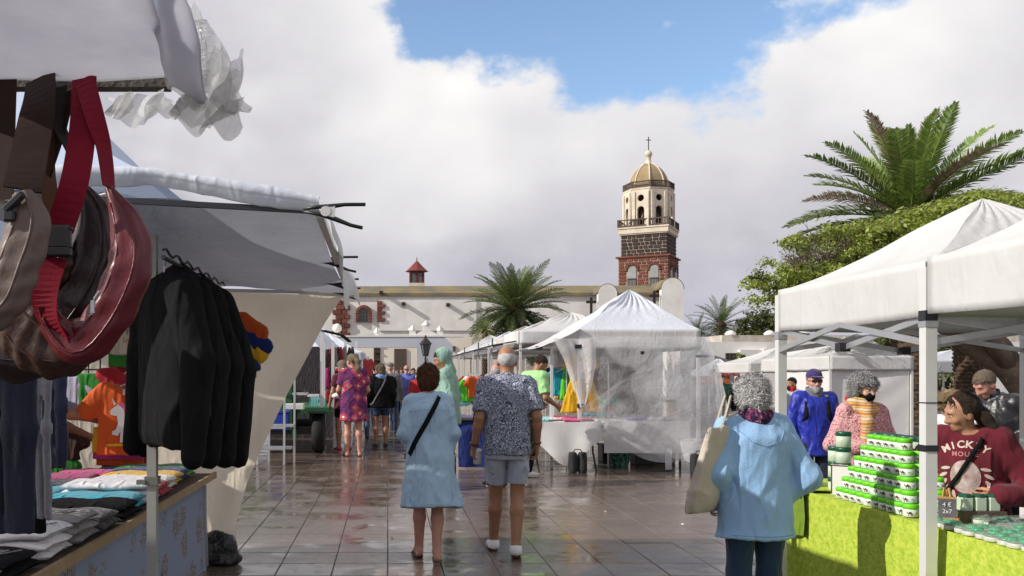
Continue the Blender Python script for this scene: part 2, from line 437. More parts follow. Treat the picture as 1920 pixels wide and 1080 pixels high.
def surfnets(D, lo, h):
    S = D < 0
    nx, ny, nz = D.shape
    c = [S[i:nx - 1 + i, j:ny - 1 + j, k:nz - 1 + k] for i in (0, 1) for j in (0, 1) for k in (0, 1)]
    cnt = sum(q.astype(np.int8) for q in c); act = (cnt > 0) & (cnt < 8)
    I = np.argwhere(act); idx = np.full(act.shape, -1, np.int32); idx[act] = np.arange(len(I))
    off = np.array([(i, j, k) for i in (0, 1) for j in (0, 1) for k in (0, 1)])
    vals = np.stack([D[I[:, 0] + o[0], I[:, 1] + o[1], I[:, 2] + o[2]] for o in off], 1)
    acc = np.zeros((len(I), 3)); num = np.zeros(len(I))
    for a in range(8):
        for b in range(a + 1, 8):
            if np.abs(off[a] - off[b]).sum() != 1: continue
            va, vb = vals[:, a], vals[:, b]; m = (va < 0) != (vb < 0)
            t = np.where(m, va / np.where(np.abs(va - vb) < 1e-9, 1, va - vb), 0)
            acc += np.where(m[:, None], off[a] + t[:, None] * (off[b] - off[a]), 0); num += m
    V = (I + acc / num[:, None]) * h + lo
    Q = []
    for axis in range(3):
        o1 = [(1, 2), (2, 0), (0, 1)][axis]
        sl0 = [slice(None)] * 3; sl1 = [slice(None)] * 3; sl0[axis] = slice(0, -1); sl1[axis] = slice(1, None)
        A = S[tuple(sl0)]; B = S[tuple(sl1)]; E = np.argwhere(A != B)
        ok = (E[:, o1[0]] > 0) & (E[:, o1[1]] > 0) & (E[:, o1[0]] < D.shape[o1[0]] - 1) & (E[:, o1[1]] < D.shape[o1[1]] - 1)
        E = E[ok]
        if len(E) == 0: continue
        inside = A[E[:, 0], E[:, 1], E[:, 2]]
        def at(da, db):
            q = E.copy(); q[:, o1[0]] += da; q[:, o1[1]] += db; return idx[q[:, 0], q[:, 1], q[:, 2]]
        q = np.stack([at(-1, -1), at(0, -1), at(0, 0), at(-1, 0)], 1)
        q[~inside] = q[~inside][:, ::-1]
        Q.append(q)
    Q = np.concatenate(Q); Q = Q[(Q >= 0).all(1)]
    return V, Q
def laplace(V, Q, it):
    for _ in range(it):
        a = np.zeros_like(V); n = np.zeros(len(V))
        for i in range(4):
            j = (i + 1) % 4
            for s_, t_ in ((i, j), (j, i)):
                for c in range(3): a[:, c] += np.bincount(Q[:, s_], V[Q[:, t_], c], len(V))
                n += np.bincount(Q[:, s_], minlength=len(V))
        V = V * .5 + .5 * a / np.maximum(n, 1)[:, None]
    return V
def vnormals(V, Q):
    fn = np.cross(V[Q[:, 2]] - V[Q[:, 0]], V[Q[:, 3]] - V[Q[:, 1]]); N_ = np.zeros_like(V)
    for i in range(4):
        for c in range(3): N_[:, c] += np.bincount(Q[:, i], fn[:, c], len(V))
    return N_ / (np.linalg.norm(N_, axis=1, keepdims=True) + 1e-9)

def skin(name, col): 
    return mat('skin_' + name, col, .5, tuple(c * .8 for c in col), 14, .5, .08, 90, spec=.4)
SK = {'fair': skin('fair', (.58, .34, .25)), 'tan': skin('tan', (.36, .18, .105)), 'warm': skin('warm', (.47, .25, .16)), 'pink': skin('pink', (.55, .28, .21)), 'dark': skin('dark', (.16, .08, .05))}
def hairm(name, a, b, sc=60): return mat('hair_' + name, a, .55, b, sc, .9, .9, 170, spec=.35)
HM = {'grey': hairm('grey', (.56, .55, .56), (.22, .22, .23), 75), 'white': hairm('white', (.78, .77, .76), (.40, .39, .40), 75), 'brown': hairm('brown', (.05, .028, .018), (.015, .009, .007)),
      'red': hairm('red', (.17, .062, .024), (.045, .018, .01)), 'blond': hairm('blond', (.46, .33, .17), (.2, .13, .06)), 'ash': hairm('ash', (.26, .2, .14), (.10, .075, .05)), 'black': hairm('black', (.016, .013, .012), (.006, .005, .005))}
def cl(name, col, rough=.85, amt=.35, bump=.25, bsc=160, col2=None, nsc=9, sheen=.2, spec=.25): return mat('cloth_' + name, col, rough, col2, nsc, amt, bump, bsc, spec=spec, sheen=sheen, wrinkle=.8)
M_eye = mat('eye_white', (.75, .73, .7), .25); M_iris = mat('eye_iris', (.03, .02, .015), .2); M_lip = mat('lip', (.36, .12, .1), .45); M_brow = mat('brow', (.05, .035, .025), .8)
M_sole = mat('shoe_sole', (.6, .6, .6), .6)

def hand_field(wrist, d, palmn, curl=.5, spread=.15, side=1, h=.0045, s=1.0, thumb=.6):
    "five finger hand: d = direction of the hand, palmn = direction the palm faces; side +1 = right hand"
    d = Vector(d).normalized(); pn = Vector(palmn); pn = (pn - d * pn.dot(d)).normalized()
    lat = d.cross(pn) * side            # towards the thumb
    w = Vector(wrist); f = Field(h); k = .008
    q = lambda a, b, c: w + (d * a + lat * b + pn * c) * s
    for b0, b1, r in ((.012, .03, .014), (.004, .011, .0145), (-.004, -.009, .014), (-.012, -.027, .0125)):
        f.cone(q(-.005, b0 * .8, 0), q(.082, b1, 0), .0165 * s, r * s, .012)
    for b, L_, r in ((.03, .07, .0095), (.0105, .078, .0098), (-.0095, .072, .0094), (-.0275, .056, .0084)):
        p = q(.085, b, 0); ang = 0; dirl = lat * (b / .03 * spread)
        for j, fr in enumerate((.45, .31, .24)):
            ang += curl * (1.0 if j else .7)
            v = (d * math.cos(ang) + pn * math.sin(ang) + dirl).normalized()
            p2 = p + v * (L_ * fr * s); f.cone(p, p2, r * s * (1 - .08 * j), r * s * (.92 - .08 * j), .004); p = p2
    t0 = q(.018, .024, .006); t1 = q(.05, .05, .018); t2 = q(.078, .052 - .02 * thumb, .03 + .012 * thumb); t3 = q(.1, .046 - .03 * thumb, .037 + .02 * thumb)
    f.chain([t0, t1, t2, t3], [.016 * s, .0125 * s, .011 * s, .009 * s], .008)
    f.cone(w - d * .03 * s, w + d * .01 * s, .024 * s, .021 * s, .012)
    return f
def merge_mesh(name, meshes):
    bm = bmesh.new()
    for m in meshes: bm.from_mesh(m); bpy.data.meshes.remove(m)
    me = bpy.data.meshes.new(name); bm.to_mesh(me); bm.free(); shade(me); return me

def person(loc, h, yaw, label, skin='fair', vox=.012, girth=1.0, lean=0.0, head=(0, 0, 0), armR=None, armL=None, legR=None, legL=None,
           hands=None, hair=('short', 'brown'), wear=(), beard=None, female=False, rot_hip=0.0, shoulder=1.0, group=None, side_lean=0.0, face=True, handcurl=.5, palmR=None, palmL=None, dirR=None, dirL=None):
    """a figure facing +y turned by yaw; all joints given for a 1.75 m body and scaled to h. wear: list of (garment, material, options)"""
    s = h / 1.75
    root = thing('person', loc, label, 'person', group, R(yaw))
    V3 = Vector
    piv = V3((0, 0, .95))
    ML = Matrix.Translation(piv) @ Matrix.Rotation(R(-lean), 4, 'X') @ Matrix.Rotation(R(side_lean), 4, 'Y') @ Matrix.Translation(-piv)
    up = lambda x, y, z: ML @ V3((x, y, z))
    sw = .185 * shoulder * (.9 if female else 1.0)
    J = {}
    J['sR'] = up(sw, -.01, 1.425); J['sL'] = up(-sw, -.01, 1.425)
    aR = armR or ((.25, -.03, 1.13), (.27, .06, .89)); aL = armL or ((-.25, -.03, 1.13), (-.27, .06, .89))
    J['eR'], J['wR'] = map(V3, aR); J['eL'], J['wL'] = map(V3, aL)
    lR = legR or ((.10, .015, .50), (.105, -.02, .085)); lL = legL or ((-.10, .015, .50), (-.105, -.02, .085))
    J['kR'], J['aR'] = V3(lR[0]), V3(lR[1]); J['kL'], J['aL'] = V3(lL[0]), V3(lL[1])
    J['hR'] = V3((.095, -.005, .9)); J['hL'] = V3((-.095, -.005, .9))
    hy, hp, ht = head
    npiv = V3((0, -.01, 1.5))
    MH = ML @ Matrix.Translation(npiv) @ Matrix.Rotation(R(hy), 4, 'Z') @ Matrix.Rotation(R(-hp), 4, 'X') @ Matrix.Rotation(R(ht), 4, 'Y') @ Matrix.Translation(-npiv)
    hd = lambda x, y, z: MH @ V3((x, y, z))
    g = girth
    def torso(f, inf=0.0, z0=.80, flare=0.0, k=.04, g=g):
        zs = [.80, .90, 1.02, 1.12, 1.25, 1.36, 1.44, 1.475]
        if female: rx = [.172, .178, .15, .137, .15, .16, .125, .06]; ry = [.11, .118, .10, .095, .118, .11, .075, .05]
        else: rx = [.155, .163, .158, .155, .168, .182, .14, .06]; ry = [.10, .11, .105, .107, .118, .115, .08, .05]
        gg = [1 + (g - 1) * q for q in (1.0, 1.05, 1.2, 1.25, 1.0, .7, .5, .3)]
        rx = [r * q + inf for r, q in zip(rx, gg)]; ry = [r * q + inf for r, q in zip(ry, gg)]
        zs[-1] += inf * .4
        cy = [0, -.005, 0, .005 + .02 * (g - 1), .0, -.01, -.015, -.015]
        if z0 > .8:
            a = [np.interp(z0, zs, q) for q in (rx, ry, cy)]
            keep = [i for i, z in enumerate(zs) if z > z0 + .01]
            zs = [z0] + [zs[i] for i in keep]; rx = [a[0]] + [rx[i] for i in keep]; ry = [a[1]] + [ry[i] for i in keep]; cy = [a[2]] + [cy[i] for i in keep]
        elif z0 < .8:
            zs = [z0] + zs; rx = [rx[0] + flare] + rx; ry = [ry[0] + flare * .8] + ry; cy = [cy[0]] + cy
        return zs, 0.0, cy, rx, ry
    lr = [.083 * (1 + .6 * (g - 1)), .056, .038]   # thigh knee ankle
    # ---- body
    f = Field(vox)
    f.col(*torso(f), k=.05, M=ML)
    f.cone(up(0, -.02, 1.40), hd(0, .0, 1.58), .062 if not female else .052, .055 if not female else .047, .03)
    for S in 'RL':
        sg = 1 if S == 'R' else -1
        f.cone(up(sg * .05, -.02, 1.45), J['s' + S], .05, .054, .03)
        f.chain([J['s' + S], J['e' + S]], [.052, .041], .03)
        m = J['e' + S].lerp(J['w' + S], .3)
        f.chain([J['e' + S], m, J['w' + S]], [.040, .041, .027], .02)
        f.cone(J['h' + S], J['k' + S], lr[0], lr[1], .03)
        c = J['k' + S].lerp(J['a' + S], .32) + V3((0, -.018, 0))
        f.chain([J['k' + S], c, J['a' + S]], [lr[1] * .95, .057, lr[2]], .025)
        toe = V3((J['a' + S].x + sg * .018, J['a' + S].y + .145, .0))
        fz = J['a' + S].z - .085
        heel = V3((J['a' + S].x, J['a' + S].y - .035, fz + .035)); toe.z = max(fz, 0) * .3 + .025
        J['heel' + S], J['toe' + S] = heel, toe
        f.cone(J['a' + S], heel, .036, .033, .02); f.cone(J['a' + S], toe + V3((0, -.04, .015)), .034, .028, .02); f.cone(heel, toe, .032, .026, .02, )
        if hands is None or vox > .013:
            d = (J['w' + S] - J['e' + S]).normalized(); e = J['w' + S] + d * .085
            f.cone(J['w' + S], e, .03, .033, .02, ); f.cone(e, e + d * .06 + V3((0, .02, 0)), .026, .014, .015)
            f.cone(J['w' + S] + d * .02, J['w' + S] + d * .07 + V3((-sg * .01, .045, 0)), .015, .011, .012)
    f.ell((0, -.008, 1.655), (.075, .095, .098), .02, MH); f.ell((0, .028, 1.595), (.058, .068, .082), .03, MH)
    f.ell((0, .066, 1.535), (.03, .028, .022), .03, MH)
    f.cone(hd(0, .092, 1.635), hd(0, .112, 1.592), .011, .016, .012); f.cone(hd(-.012, .098, 1.59), hd(.012, .098, 1.59), .012, .012, .01)
    f.cone(hd(-.035, .082, 1.655), hd(.035, .082, 1.655), .014, .014, .02)
    f.cone(hd(-.018, .09, 1.558), hd(.018, .09, 1.558), .010, .010, .01)
    for sg in (-1, 1):
        f.ell((sg * .078, -.008, 1.612), (.011, .022, .034), .008, MH)
        f.ell((sg * .038, .068, 1.60), (.024, .022, .024), .02, MH)
    ms = [f.mesh('body', s, lap=1)]
    if hands is not None and vox <= .013:
        for S in 'RL':
            sg = 1 if S == 'R' else -1
            d = Vector((dirR if S == 'R' else dirL) or tuple(J['w' + S] - J['e' + S]))
            pn = (palmR if S == 'R' else palmL) or (-sg, 0, 0)
            cu = hands.get(S, handcurl) if isinstance(hands, dict) else handcurl
            ms.append(hand_field(J['w' + S], d, pn, cu, .15, sg).mesh('hand', s, lap=1))
    bme = merge_mesh('body', ms) if len(ms) > 1 else ms[0]
    body = mobj('body', bme, SK[skin], root)
    # ---- face
    if face:
        for sg in (-1, 1):
            b = MB(); b.lathe([(.001, -.011), (.008, -.008), (.0115, 0), (.008, .008), (.001, .011)], n=10)
            me = b.mesh('eye', True); M = Matrix.Scale(s, 4) @ MH @ Matrix.Translation((sg * .031, .0815, 1.634)) @ Matrix.Diagonal((1.25, .9, .75, 1)); me.transform(M)
            e = mobj('eye', me, M_eye, root)
            b = MB(); b.lathe([(.001, -.0055), (.0045, -.003), (.006, 0), (.0045, .003), (.001, .0055)], n=8)
            me = b.mesh('iris', True); me.transform(Matrix.Scale(s, 4) @ MH @ Matrix.Translation((sg * .031, .0895, 1.633))); mobj('iris', me, M_iris, e)
            b = MB(); b.tube([hd(sg * .014, .097, 1.650) * s, hd(sg * .032, .097, 1.656) * s, hd(sg * .05, .084, 1.650) * s], [.003 * s, .0042 * s, .002 * s], 6)
            b.build('eyebrow', HM['grey'] if hair[1] in ('grey', 'white') else M_brow, root, True)
        b = MB(); b.tube([hd(-.024, .088, 1.557) * s, hd(-.010, .098, 1.561) * s, hd(0, .099, 1.559) * s, hd(.010, .098, 1.561) * s, hd(.024, .088, 1.557) * s], [.002 * s, .006 * s, .0065 * s, .006 * s, .002 * s], 6)
        b.build('mouth', M_lip, root, True)
    # ---- hair
    st, hc = hair[0], hair[1]
    hv = min(vox, .011)
    if st and st != 'none':
        f = Field(hv)
        if st == 'short':
            f.ell((0, -.012, 1.668), (.086, .102, .098), .02, MH); lim = (.040, 1.688); side = .005
        elif st == 'bald':
            f.ell((0, -.012, 1.640), (.0795, .0985, .08), .02, MH); lim = (.02, 1.75); side = .02
        elif st in ('curly', 'bigcurl'):
            q_ = .87 if st == 'curly' else 1.0; f.ell((0, -.015, 1.668), (.110 * q_, .122 * q_, .112 * q_), .02, MH); f.ell((0, -.035, 1.60), (.104 * q_, .092, .09), .03, MH); lim = (.055, 1.695); side = .02
            f.rough(.010, 95, 3)
        elif st == 'bob':
            f.ell((0, -.015, 1.668), (.097, .11, .105), .02, MH); f.ell((0, -.03, 1.585), (.098, .085, .085), .03, MH); lim = (.05, 1.695); side = .025
            f.rough(.004, 60, 5)
        elif st == 'tuft':
            f.ell((0, -.02, 1.675), (.102, .118, .107), .02, MH); f.ell((0, -.04, 1.60), (.085, .075, .075), .03, MH); lim = (.06, 1.70); side = .0
            f.rough(.006, 55, 8)
        else:   # drawn back
            f.ell((0, -.014, 1.664), (.083, .102, .102), .02, MH); lim = (.05, 1.712); side = .0
            if st == 'ponytail':
                f.chain([hd(0, -.10, 1.68), hd(.0, -.15, 1.655), hd(.0, -.165, 1.56), hd(.0, -.14, 1.44), hd(.01, -.12, 1.36)], [.03, .042, .045, .038, .014], .03); f.rough(.005, 70, 4)
            elif st == 'curltail':
                for q in range(5):
                    o = (q - 2) * .022
                    f.chain([hd(o * .5, -.075, 1.63), hd(o, -.105, 1.57), hd(o * 1.3, -.12 - .01 * (q % 2), 1.49), hd(o * 1.6 + .02, -.10, 1.42), hd(o * 1.9 + .05 + .01 * q, -.07 + .012 * q, 1.33 + .02 * (q % 2))], [.03, .035, .03, .028, .010], .025)
                f.rough(.009, 55, 4)
        Mi = Field._inv(MH)
        def facecut(d, X_, Y_, Z_, lim=lim, side=side):
            x = Mi[0, 0] * X_ + Mi[0, 1] * Y_ + Mi[0, 2] * Z_ + Mi[0, 3]
            y = Mi[1, 0] * X_ + Mi[1, 1] * Y_ + Mi[1, 2] * Z_ + Mi[1, 3]; z = Mi[2, 0] * X_ + Mi[2, 1] * Y_ + Mi[2, 2] * Z_ + Mi[2, 3]
            reg = np.maximum(lim[0] - .04 - (y - .25 * np.clip(z - 1.6, -.2, .2)) , z - lim[1] + 1.5 * x * x)      # the face
            d = np.maximum(d, -reg)
            if st in ('short', 'bald'):
                reg2 = np.maximum(side - .03 - y, z - 1.615); d = np.maximum(d, -reg2); d = np.maximum(d, 1.535 - z)
            return d
        f.post.insert(0, facecut)
        hme = f.mesh('hair', s, lap=1)
        if vox <= .0145: hme = tufts(hme, {'bald': 1500, 'short': 2200, 'curltail': 1500, 'ponytail': 900}.get(st, 5200), s, st, MH)
        mobj('hair', hme, HM[hc], root)
    if beard:
        f = Field(hv); f.ell((0, .035, 1.565), (.062, .07, .07), .02, MH); f.ell((0, .08, 1.525), (.035, .035, .04), .03, MH); f.rough(.003, 80, 2)
        Mi2 = Field._inv(MH)
        def bc(d, X_, Y_, Z_):
            y = Mi2[1, 0] * X_ + Mi2[1, 1] * Y_ + Mi2[1, 2] * Z_ + Mi2[1, 3]; z = Mi2[2, 0] * X_ + Mi2[2, 1] * Y_ + Mi2[2, 2] * Z_ + Mi2[2, 3]
            d = np.maximum(d, z - 1.575 - .6 * np.clip(.06 - y, 0, .05)); return np.maximum(d, .0 - y)
        f.post.insert(0, bc); mobj('beard', f.mesh('beard', s, lap=1), HM[beard], root)
    # ---- clothes
    ctx = dict(J=J, ML=ML, MH=MH, up=up, hd=hd, s=s, root=root, torso=torso, lr=lr, vox=vox, sw=sw)
    for w in wear:
        kind, m = w[0], w[1]; o = w[2] if len(w) > 2 else {}
        wear_item(kind, m, o, ctx)
    return root, ctx

def tufts(me, n, s, st, MH):
    "short strands rooted in the hair so that its outline breaks up"
    N_ = len(me.vertices); co = np.empty(N_ * 3, np.float32); no = np.empty(N_ * 3, np.float32); me.vertices.foreach_get('co', co); me.vertices.foreach_get('normal', no); co = co.reshape(-1, 3); no = no.reshape(-1, 3)
    r = np.random.RandomState(N_); ii = r.randint(0, N_, n); p = co[ii]; nn = no[ii]
    Ln, wd, outw, wav = {'bald': (.008, .0012, .2, .2), 'short': (.020, .0018, .25, .5), 'curly': (.026, .0020, .5, 2.2), 'bigcurl': (.030, .0022, .6, 2.4), 'bob': (.045, .0022, .08, .5), 'tuft': (.034, .0022, .3, .8)}.get(st, (.045, .002, .03, .35))
    ctr = np.array(MH @ Vector((0, -.02, 1.70))) * s; flow = p - ctr; flow[:, 2] -= .03; flow -= nn * (flow * nn).sum(1)[:, None]; flow /= np.linalg.norm(flow, axis=1)[:, None] + 1e-6
    flow += r.normal(size=(n, 3)) * .35 * wav; flow -= nn * (flow * nn).sum(1)[:, None]; flow /= np.linalg.norm(flow, axis=1)[:, None] + 1e-6
    L_ = (Ln * s * r.uniform(.6, 1.3, n))[:, None]; side = np.cross(flow, nn); W_ = (wd * s * r.uniform(.7, 1.4, n))[:, None]
    curl = r.normal(size=(n, 3)) * .3 * wav; V = []; 
    for k, w in ((0, 1), (.35, 1), (.7, .75), (1.0, .12)):
        c = p - nn * .004 * s + flow * L_ * k + nn * L_ * outw * math.sin(k * 2.2) + side * L_ * (.25 * min(wav, 1.6) * math.sin(k * 3.5)) * np.sign(curl[:, :1]) + curl * L_ * k * k * .5
        V += [c - side * W_ * w, c + side * W_ * w]
    V = np.stack(V, 1).reshape(-1, 3); b_ = np.arange(n)[:, None] * 8
    Q = np.concatenate([b_ + np.array([[0, 1, 3, 2]]), b_ + np.array([[2, 3, 5, 4]]), b_ + np.array([[4, 5, 7, 6]])])
    return merge_mesh('hair', [me, quads_np('t', V, Q)])
def wear_item(kind, m, o, c):
    J, ML, MH, up, hd, s, root, vox = (c[q] for q in ('J', 'ML', 'MH', 'up', 'hd', 's', 'root', 'vox'))
    f = Field(o.get('vox', vox)); inf = o.get('inf', .014); wr = o.get('wr', .006); wf = o.get('wf', 16); seed = o.get('seed', 3); name = o.get('name', kind)
    if kind in ('shirt', 'jacket', 'sweater', 'dress', 'tunic', 'hoodie', 'coat'):
        hem = o.get('hem', .84); fl = o.get('flare', .02)
        zs, cx, cy, rx, ry = c['torso'](f, inf, hem, fl)
        fit = o.get('fit', {'shirt': .5, 'dress': .55}.get(kind, .2))
        iz = [i for i, z in enumerate(zs) if z < 1.37]; mxr, mxy = max(rx[i] for i in iz) - fl * .5, max(ry[i] for i in iz) - fl * .4
        for i in iz:
            rx[i] = max(rx[i], rx[i] * fit + mxr * (1 - fit)); ry[i] = max(ry[i], ry[i] * fit + mxy * (1 - fit))
        fd = None
        if o.get('folds'):
            nf, am = o['folds']; ph = seed * 1.7
            def fd(a, z): return am * np.clip((1.3 - z) / .6, 0, 1) * (np.sin(nf * a + ph) + .6 * np.sin((nf * 2 + 1) * a + ph * 2 + 3 * z))
        f.col(zs, cx, cy, rx, ry, k=.03, M=ML if not o.get('straight') else None, folds=fd)
        sl = o.get('sleeve', 1.0)
        for S in 'RL':
            sg = 1 if S == 'R' else -1
            f.cone(up(sg * .04, -.02, 1.46), J['s' + S], .045 + inf, .058 + inf, .03)
            a, b, w_ = J['s' + S], J['e' + S], J['w' + S]; r0, r1, r2 = .056 + inf, .045 + inf + o.get('loose', .006), .034 + inf + o.get('cuff', .0)
            if sl <= .6:
                e = a.lerp(b, sl / .5 if sl < .5 else 1.0)
                f.cone(a, e, r0, .05 + inf + o.get('loose', .012), .022, flatend=True)
            else:
                t = (sl - .5) / .5; f.chain([a, b, b.lerp(w_, t)], [r0 - .006, r1, r2 if t > .9 else r1 + (r2 - r1) * t], .03)
        if o.get('neck', True): f.sub_ell((0, .005, 1.525), (.068, .07, .075 if not o.get('vneck') else .12), M=ML)
        if o.get('post'): f.post.append(o['post'])
        ob = mobj(name, f.mesh(name, s, wr, wf, seed), m, root)
        c[name] = ob; return ob
    if kind == 'collar':
        b = MB(); r = o.get('r', .07); hgt = o.get('h', .05); b.lathe([(r * 1.12, -.03), (r * 1.02, 0), (r, hgt * .6), (r * 1.02, hgt)], (0, 0, 0), 20, False)
        me = b.mesh('collar', True); me.transform(Matrix.Scale(s, 4) @ ML @ Matrix.Translation((0, -.008, 1.468)) @ Matrix.Rotation(R(-10), 4, 'X')); ob = mobj('collar', me, m, root); md = ob.modifiers.new('s', 'SOLIDIFY'); md.thickness = .012; return ob
    if kind in ('trousers', 'shorts', 'leggings'):
        zs, cx, cy, rx, ry = c['torso'](f, .011, .80); top = o.get('top', 1.02)
        n = [i for i, z in enumerate(zs) if z <= top]; f.col([zs[i] for i in n], cx, [cy[i] for i in n], [rx[i] for i in n], [ry[i] for i in n], k=.04)
        lr = c['lr']; wd = o.get('wide', 0)
        for S in 'RL':
            h_, k_, a_ = J['h' + S], J['k' + S], J['a' + S]
            if kind == 'shorts':
                t = o.get('len', .8); e = h_.lerp(k_, t); f.cone(h_, e, lr[0] + inf * .3, lr[1] + inf + .018 + wd, .012, flatend=True)
            else:
                cf = k_.lerp(a_, .35) + Vector((0, -.012, 0))
                f.chain([h_, k_, cf, a_], [lr[0] + inf, lr[1] + inf + wd * .5, .06 + inf * .8 + wd * .7, .042 + inf + wd], .025)
                f.cut((0, 0, .045), (0, 0, -1)) if S == 'L' else None
        c[kind] = mobj(name, f.mesh(name, s, wr, wf, seed), m, root); return c[kind]
    if kind in ('shoes', 'sandals', 'flipflops'):
        for S in 'RL':
            sg = 1 if S == 'R' else -1; heel, toe, an = J['heel' + S], J['toe' + S], J['a' + S]
            if kind == 'shoes':
                f = Field(min(vox, .009)); f.cone(heel + Vector((0, .0, .012)), toe + Vector((0, .0, .01)), .043, .036, .03); f.cone(an + Vector((0, 0, -.02)), heel, .045, .04, .03); f.cone(an + Vector((0, .01, -.015)), toe + Vector((0, -.05, .02)), .043, .034, .03)
                f.cut((0, 0, heel.z - .014), (0, 0, -1)); f.cut(an + Vector((0, 0, .012)), (0, .25, 1))
                sh = mobj('shoe', f.mesh('shoe', s, lap=1), m, root)
                b = MB(); z0 = heel.z - .016
                b.tube([(heel.x, heel.y - .02, z0 + .004), (heel.x + sg * .002, heel.y + .03, z0 + .002), (heel.x + sg * .01, heel.y + .1, .010 + (z0 - .0) * .25), (toe.x, toe.y + .012, .013)], [.036, .042, .044, .034], 12, flat=.46, up=(0, 0, 1))
                me = b.mesh('sole', True); me.transform(Matrix.Scale(s, 4)); mobj('sole', me, o.get('sole', M_sole), sh)
            else:
                b = MB(); z0 = heel.z - .036
                b.tube([(heel.x, heel.y - .02, z0), (heel.x, heel.y + .03, z0), (toe.x - sg * .006, toe.y - .05, toe.z - .028), (toe.x, toe.y + .02, toe.z - .024)], [.033, .039, .043, .034], 10, flat=.3, up=(0, 0, 1))
                if kind == 'sandals':
                    b.tube([(an.x - .04, an.y, an.z - .03), (an.x, an.y - .045, an.z - .025), (an.x + .04, an.y, an.z - .03), (an.x, an.y + .042, an.z - .012), (an.x - .04, an.y, an.z - .03)], .007, 6)
                b.tube([(toe.x - .04, toe.y - .06, toe.z - .01), (toe.x, toe.y - .05, toe.z + .028), (toe.x + .04, toe.y - .06, toe.z - .01)], .009, 6)
                me = b.mesh('sandal', True); me.transform(Matrix.Scale(s, 4)); mobj('sandal', me, m, root)
        return
    if kind == 'hood':
        f.ell((0, -.028, 1.655), (.094, .115, .122), .02, MH); f.chain([hd(0, -.05, 1.56), up(0, -.06, 1.46)], [.07, .075], .02)
        f.sub_ell((0, .10, 1.61), (.078, .115, .105), M=MH); f.rough(.003, 30, 2)
        return mobj(name, f.mesh(name, s, .004, 20), m, root)
    if kind == 'hoodback':
        f.chain([up(-.13, -.06, 1.45), up(-.06, -.12, 1.42), up(0, -.14, 1.40), up(.06, -.12, 1.42), up(.13, -.06, 1.45)], [.04, .055, .06, .055, .04], .03); return mobj('hood', f.mesh(name, s, .004, 20), m, root)
    if kind == 'scarf':
        r = o.get('r', .09); n = 12
        for q in range(o.get('turns', 2)):
            pts = [up(r * (1 + .12 * q) * math.cos(2 * math.pi * k / n + q), -.0 + r * math.sin(2 * math.pi * k / n + q), 1.455 + .035 * q + .02 * math.sin(2 * math.pi * k / n * 2 + 2 * q) - .02 * math.sin(2 * math.pi * k / n)) for k in range(n + 1)]
            f.chain(pts, [o.get('t', .042)] * (n + 1), .012)
        if o.get('tail'): f.chain([up(.03, .11, 1.46), up(.05, .17, 1.34), up(.06, .18, 1.2)], [.05, .05, .045], .03, flat=None)
        return mobj('scarf', f.mesh('scarf', s, .007, 30, 4), m, root)
    if kind == 'cap':
        f = Field(min(vox, .009)); f.ell((0, -.01, 1.69), (.09, .105, .088), .02, MH); f.post.append(lambda d, X_, Y_, Z_: d)
        Mi = Field._inv(MH)
        f.post.append(lambda d, X_, Y_, Z_: np.maximum(d, 1.672 - (Mi[2, 0] * X_ + Mi[2, 1] * Y_ + Mi[2, 2] * Z_ + Mi[2, 3])))
        ob = mobj('cap', f.mesh('cap', s, lap=1), m, root)
        f = Field(.007); f.ell((0, .10, 1.682), (.075, .085, .012), .01, MH); mobj('visor', f.mesh('visor', s, lap=1), m, ob); return ob
    if kind == 'mask':
        f = Field(min(vox, .008)); f.ell((0, .04, 1.578), (.068, .071, .066), .02, MH); f.cone(hd(0, .098, 1.60), hd(0, .112, 1.585), .015, .018, .02); Mi = Field._inv(MH)
        f.post.append(lambda d, X_, Y_, Z_: np.maximum(d, .02 - (Mi[1, 0] * X_ + Mi[1, 1] * Y_ + Mi[1, 2] * Z_ + Mi[1, 3]))); ob = mobj('face_mask', f.mesh('mask', s, lap=1), m, root)
        return ob
    if kind == 'glasses':
        b = MB()
        for sg in (-1, 1):
            b.box((sg * .033, 0, 0), (.05, .006, .032)); b.bar((sg * .06, -.0, .008), (sg * .082, -.1, .0), .004)
        b.bar((-.012, .002, .006), (.012, .002, .006), .005)
        me = b.mesh('glasses'); z = o.get('z', 1.635); y = o.get('y', .11); me.transform(Matrix.Scale(s, 4) @ MH @ Matrix.Translation((0, y, z))); return mobj('glasses', me, m, root)
    gar = next((c[q] for q in ('coat', 'jacket', 'hoodie', 'sweater', 'tunic', 'dress', 'shirt') if q in c), None)
    if kind == 'strap':      # cross-body strap round the torso, from one shoulder to the opposite hip
        sg = o.get('side', 1); n = 20; w_ = o.get('w', .02); zlo = o.get('zlo', .92); pts = []
        zs, cx, cy, rx, ry = c['torso'](f, o.get('off', .022), .8)
        for k in range(n + 1):
            a = 2 * math.pi * k / n; tt = .5 + .5 * math.cos(a); z = zlo + (1.472 - zlo) * tt
            xx = sg * (-.19 + (.19 - .0) * tt * 1.42) if True else 0
            ex = np.interp(z, zs, rx); ey = np.interp(z, zs, ry); yc = np.interp(z, zs, cy)
            xx = max(-ex * .97, min(ex * .97, sg * (-.2 + .29 * tt)))
            yy = yc + (1 if math.sin(a) >= 0 else -1) * ey * math.sqrt(max(0, 1 - (xx / ex) ** 2)) * (1 if abs(math.sin(a)) > .02 else 0)
            pts.append(up(xx, yy, z) * s)
        b = MB(); b.tube(pts, w_ * s, 8, flat=.22, up=(0, 0, 1)) if False else ribbon(b, pts, up(0, 0, 1.2) * s, w_ * s)
        ob = b.build('strap', m, root, True)
        if gar is not None:
            md = ob.modifiers.new('w', 'SHRINKWRAP'); md.target = gar; md.wrap_method = 'NEAREST_SURFACEPOINT'; md.wrap_mode = 'OUTSIDE_SURFACE'; md.offset = .009
